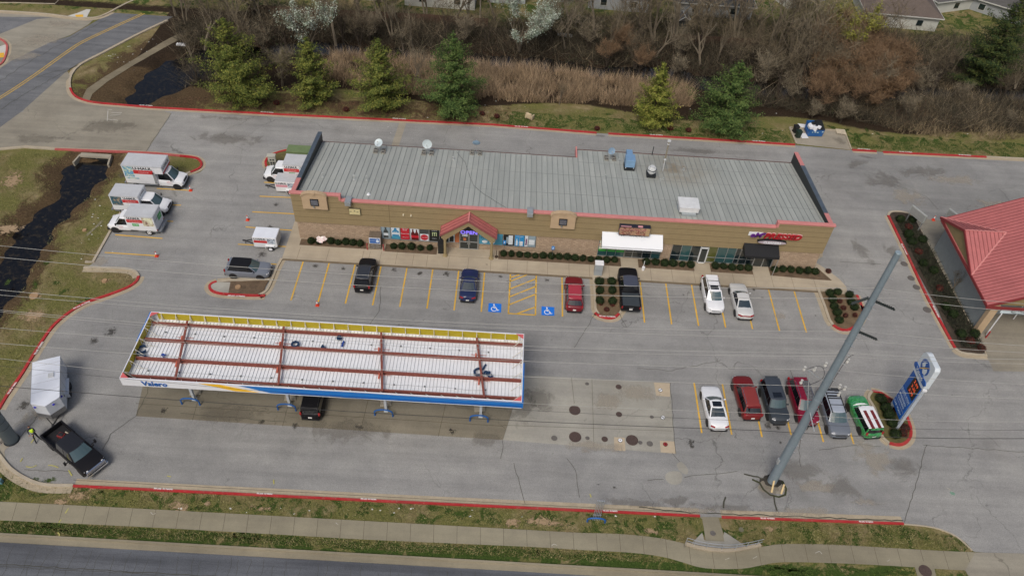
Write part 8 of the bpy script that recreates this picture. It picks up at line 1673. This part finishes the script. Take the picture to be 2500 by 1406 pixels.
# round clipped shrubs
hg_=leafm('boxwood_leaf',(.006,.014,.004),(.014,.028,.008),(.035,.055,.016),sc=3.); rb_=leafm('barberry_leaf',(.05,.008,.008),(.10,.016,.014),(.17,.04,.03),sc=3.)
def ball(seed,m_,n=900,stemr=.02):
    rs_=np.random.RandomState(seed); r_=empty('clipped_shrub'); d=rs_.normal(0,1,(n,3)); d/=np.linalg.norm(d,axis=1,keepdims=True); q=(.78+.22*rs_.rand(n))[:,None]*(1+.08*np.sin(5*d[:,:1])*np.cos(4*d[:,1:2]))
    P_=d*q*.5*np.array([1,1,.92])+np.array([0,0,.46]); P_[:,2]=np.maximum(P_[:,2],.02); quadcloud('foliage',P_,rs_.uniform(.03,.065,n),d,m_,r_,rs=rs_)
    mb=MB(); 
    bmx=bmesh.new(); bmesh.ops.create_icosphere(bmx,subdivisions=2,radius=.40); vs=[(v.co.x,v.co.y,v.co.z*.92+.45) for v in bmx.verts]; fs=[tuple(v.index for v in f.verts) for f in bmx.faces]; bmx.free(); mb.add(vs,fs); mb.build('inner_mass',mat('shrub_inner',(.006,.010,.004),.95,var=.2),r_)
    return r_
bp_=[ball(1,hg_),ball(2,hg_),ball(3,hg_)]; rp_=[ball(11,rb_,420)]; fu={}
def shrub(px,py,s,label,red=False,group=None,z=.1,pos=None):
    lst=rp_ if red else bp_; key=(red,rr.randrange(len(lst))); b0=lst[key[1]]
    o=copy_tree(b0) if key in fu else b0; fu[key]=1
    g=pos or G(px,py); o.location=(g[0],g[1],z); s2_=s*rr.uniform(.85,1.12); o.scale=(s,s2_,s*(.8 if red else rr.uniform(.82,1.02))); o.rotation_euler=(0,0,rr.uniform(0,6)); tag(o,label,'shrub',group or ('red barberry bushes' if red else 'clipped round shrubs'))
    if red: o.name='red_shrub'
    return o
def row(xs,y,s,where):
    for i,x in enumerate(xs): shrub(0,0,s*rr.uniform(.9,1.12),'%s clipped round shrub from the left in %s'%(ordn[i],where),pos=(x,y+rr.uniform(-.08,.08)))
row([-21.,-20.2,-18.9,-18.1,-17.3,-16.5,-15.7],61.95,.85,'the bed left of the propane cage'); row([-12.1,-11.2,-10.2,-9.2,-8.2],61.9,.85,'the bed below the drinks posters')
row(list(np.arange(-.2,12.2,.86)),61.75,.88,'the long bed under the blank wall'); row([15.3,16.3,17.3,18.2,19.2,20.1],61.75,.88,'the bed below the butcher window'); row([22.8,23.7,24.6,25.5,26.4],61.8,.88,'the bed below the glass shop front'); row([29.3,30.2,31.1,32.0,32.9,33.7],61.85,.92,'the bed at the east corner')
bedm=[(-22.2,-14.9,61.4,62.38),(-13.0,-7.4,61.2,62.38),(-.75,12.55,61.1,62.38),(14.45,20.5,61.1,62.38),(22.3,26.9,61.1,62.38)]
for a,b_,c,d in bedm: mb=MB(); mb.box(a,b_,c,d,.1,.175); struct(mb.build('planting_bed',soil))
mb=MB(); mb.prism([(28.75,61.1),(34.0,60.9),(35.4,60.9),(34.2,62.8),(33.9,62.45),(28.75,62.45)],.1,.175); struct(mb.build('planting_bed',soil))
for px,py,l in ((1885+95,652-0,'red bush at the tip of the east corner bed'),(2020,667,'second red bush in the point of the east corner bed')): shrub(px,py,.7,l,True)
for i,(px,py) in enumerate([(1462,690),(1492,690),(1463,713),(1493,712),(1463,738),(1494,738)]): shrub(px,py+4,1.0,'%s round shrub counted in pairs down the middle island'%ordn[i])
for i,(px,py) in enumerate([(1466,745),(1494,748),(1480,760)]): shrub(px,py,.6,'%s small red bush in the lower half of the middle island'%ordn[i],True)
for i,(px,py) in enumerate([(2023,722),(2042,719),(2070,727),(2029,738),(2033,755),(2040,770),(2046,788),(2075,744),(2083,757)]): shrub(px,py,.95,'%s round shrub in the triangular island before the steel pole'%ordn[i])
for i,(px,py) in enumerate([(2048,740),(2057,756),(2062,775),(2085,774)]): shrub(px,py,.65,'%s red bush in the triangular island before the steel pole'%ordn[i],True)
for i,(px,py) in enumerate([(2146,980),(2158,1003),(2165,1020),(2173,1040),(2181,1066)]): shrub(px,py,1.1,'%s round shrub down the price sign island'%ordn[i])
for i,(px,py) in enumerate([(2170,987),(2187,1005),(2206,1050),(2202,1063)]): shrub(px,py,.9,'%s red bush down the price sign island'%ordn[i],True)
for i,(px,py) in enumerate([(2194,543),(2225,543),(2214,580),(2222,597),(2249,592),(2250,650),(2275,668),(2305,755),(2322,775),(2342,822),(2375,822)]): shrub(px,py,1.05,'%s round shrub down the long island beside the car wash'%ordn[i])
for i,(px,py) in enumerate([(2215,560),(2290,710),(2365,838),(2392,855),(2240,620)]): shrub(px,py,.9,'%s red bush down the long island beside the car wash'%ordn[i],True)
for i,y in enumerate((66.4,67.3,68.2,69.3,70.2,71.0)): shrub(0,0,.95,'%s round shrub along the east wall of the shop'%ordn[i],pos=(34.65,y))
for i,(px,py) in enumerate([(676,256),(845,272),(1177,282),(1213,288),(1457,318),(1636,318),(1680,322)]): shrub(px,py,.85,'%s small dark red bush from the left along the back kerb'%ordn[i],True,z=0)
k=place(0,0,0,.35); g=G(2325,710); k.location=(g.x,g.y,0); tag(k,'small bare ornamental tree against the grey car wash wall','bare tree')
k.pop('group',None) if hasattr(k,'pop') else None
# ================================================================ HOUSES
shg=mat('shingle_grey',(.085,.083,.08),.95,var=.15,scale=1.2,fine=.2); shb=mat('shingle_brown',(.115,.092,.078),.95,var=.15,scale=1.2,fine=.2); sid=mat('siding_white',(.50,.51,.47),.7,var=.06,scale=1); sidg=mat('siding_grey',(.30,.32,.33),.7,var=.06,scale=1); lawn=1
def house(x,y,w_,d,hw_,hr,rz,wallm,roofm,label,gable=False,windows=2):
    r_=empty('house',(x,y,.1),rz,label,'house','houses beyond the creek')
    mb=MB(); mb.box(-w_/2,w_/2,-d/2,d/2,0,hw_); mb.build('wall',wallm,r_); o_=.45; W2,D2=w_/2+o_,d/2+o_; mb=MB(); z=hw_-.05
    if gable: mb.add([(-W2,-D2,z),(W2,-D2,z),(W2,D2,z),(-W2,D2,z),(-W2,0,z+hr),(W2,0,z+hr)],[(0,1,5,4),(2,3,4,5),(0,4,3),(1,2,5),(0,3,2,1)])
    else: q=W2-D2*.9; mb.add([(-W2,-D2,z),(W2,-D2,z),(W2,D2,z),(-W2,D2,z),(-q,0,z+hr),(q,0,z+hr)],[(0,1,5,4),(1,2,5),(2,3,4,5),(3,0,4),(0,3,2,1)])
    mb.build('roof',roofm,r_); mb=MB()
    for a,b_ in (((-W2,-D2),(W2,-D2)),((W2,-D2),(W2,D2)),((W2,D2),(-W2,D2)),((-W2,D2),(-W2,-D2))): mb.bar((*a,z-.02),(*b_,z-.02),.06,.16)
    mb.build('eaves_trim',sid,r_)
    for i in range(windows):
        xx=-w_/2+w_*(i+.5)/windows; mb=MB(); mb.box(xx-.55,xx+.55,-d/2-.06,-d/2-.0,.9,2.0); f_=mb.build('window',sid,r_); mb=MB(); mb.box(xx-.47,xx+.47,-d/2-.08,-d/2-.061,.98,1.92); mb.build('pane',gls,f_)
    return r_
def hpx(px,py): g=G(px,py); return g.x,g.y
for (a,b_,w_,d,hw_,hr,rz,wm_,rm_,l,gb) in [
 (2195,75,11.5,9,2.6,2.6,-.06,sid,shb,'brown hip roofed house with a long white back wall at top right',False),
 (2345,30,17,13,2.6,3.6,.35,sid,shg,'grey brown roofed house turned sideways at the top right corner',False),
 (2470,60,11,9,2.6,2.8,-.6,sidg,shg,'grey roofed house cut by the right edge',False),
 (1740,48,12,9,2.5,2.6,-.02,sidg,mat('shingle_slate',(.05,.055,.06),.95,var=.15,scale=1.2),'slate roofed house behind the leaning trees right of centre',False),
 (1510,32,9.5,8,2.9,2.4,-.05,sidg,shg,'grey walled house behind the bare trees in the middle',True),
 (1075,24,11,8,2.9,2.4,-.02,sid,shg,'white walled house at the top edge left of centre',True),
 (1235,14,6,7,2.6,2.2,.02,sidg,shg,'small pale house beside the large blossom tree',True),
 (1940,22,8,8,2.6,2.6,.5,sid,shg,'grey roofed house partly hidden by the olive leafing tree',False),
 (860,4,8,7,2.6,2.4,.05,sid,shg,'distant pale house above the second pine',True)]:
    x,y=hpx(a,b_); d2=d/2; house(x,y+d2,w_,d,hw_,hr,rz,wm_,rm_,l,gb)
# back garden fence, shed, tank
fm2=mat('weathered_fence',(.085,.048,.032),.95,var=.25,scale=1.5,fine=.2)
def fence(pts,h,label):
    r_=empty('board_fence',tuple(pts[0]),0,label,'fence'); P0=pts[0]; mb=MB()
    for a,b_ in zip(pts,pts[1:]):
        n=int((b_-a).length/.3); 
        for i in range(n): 
            p=a+(b_-a)*(i/n)-P0; q=a+(b_-a)*((i+.9)/n)-P0; mb.bar(p+Vector((0,0,h/2)),q+Vector((0,0,h/2+.0)),.03,h)
    mb.build('fence_boards',fm2,r_)
    for a in pts: mb=MB(); p=a-P0; mb.box(p.x-.06,p.x+.06,p.y-.06,p.y+.06,0,h+.1); mb.build('fence_post',fm2,r_)
fence([G(610,35),G(740,45),G(900,52),G(1050,60),G(1190,70)],1.6,'reddish board fence behind the left thicket'); fence([G(1640,105),G(1740,112),G(1850,118)],1.5,'reddish board fence below the slate roofed house')
r_=empty('garden_shed',(*hpx(1663,70),0),.1,'small shed with white roof trim below the slate roofed house','shed'); mb=MB(); mb.box(-.9,.9,-.8,.8,0,1.7); mb.build('shed_wall',mat('shed_dark',(.03,.04,.045),.7),r_); mb=MB(); mb.add([(-1,-1,1.7),(1,-1,1.7),(1,1,1.7),(-1,1,1.7),(0,-1,2.4),(0,1,2.4)],[(0,4,5,3),(1,2,5,4),(0,1,4),(2,3,5)]); mb.build('roof',shg,r_); mb=MB(); [mb.bar(a,b_,.08) for a,b_ in (((-1,-1.02,1.7),(0,-1.02,2.4)),((1,-1.02,1.7),(0,-1.02,2.4)),((-1.02,-1,1.7),(-1.02,1,1.7)),((1.02,-1,1.7),(1.02,1,1.7)),((0,-1,2.42),(0,1,2.42)))]; mb.build('roof_trim',sid,r_)
mb=MB(); mb.box(-1.1,1.1,-.35,.35,0,.25); o=thing(mb,'white_bench','long white slab among the trees right of the large blossom tree','bench',sid); x,y=hpx(1379,90); o.location=(x,y,.1); o.rotation_euler=(0,0,-.1)
for (px,py,h,l,ln) in ((1172,58,7.5,'slim pale utility pole between the white and the small pale house',0.),(1648,85,8.,'leaning pale utility pole left of the shed',-.12)):
    mb=MB(); mb.tube([(0,0,0),(ln*h,0,h)],[.13,.09],8); o=thing(mb,'utility_pole',l,'pole',mat('grey_timber',(.28,.25,.2))); g=G(px,py); o.location=(g.x,g.y,0)
for k_ in range(len(protos)):
    if k_ not in used:
        for ch in list(protos[k_].children): D.objects.remove(ch)
        D.objects.remove(protos[k_])
for o in list(D.objects):
    if o.type=='EMPTY' and not o.children and o.parent is None: D.objects.remove(o)
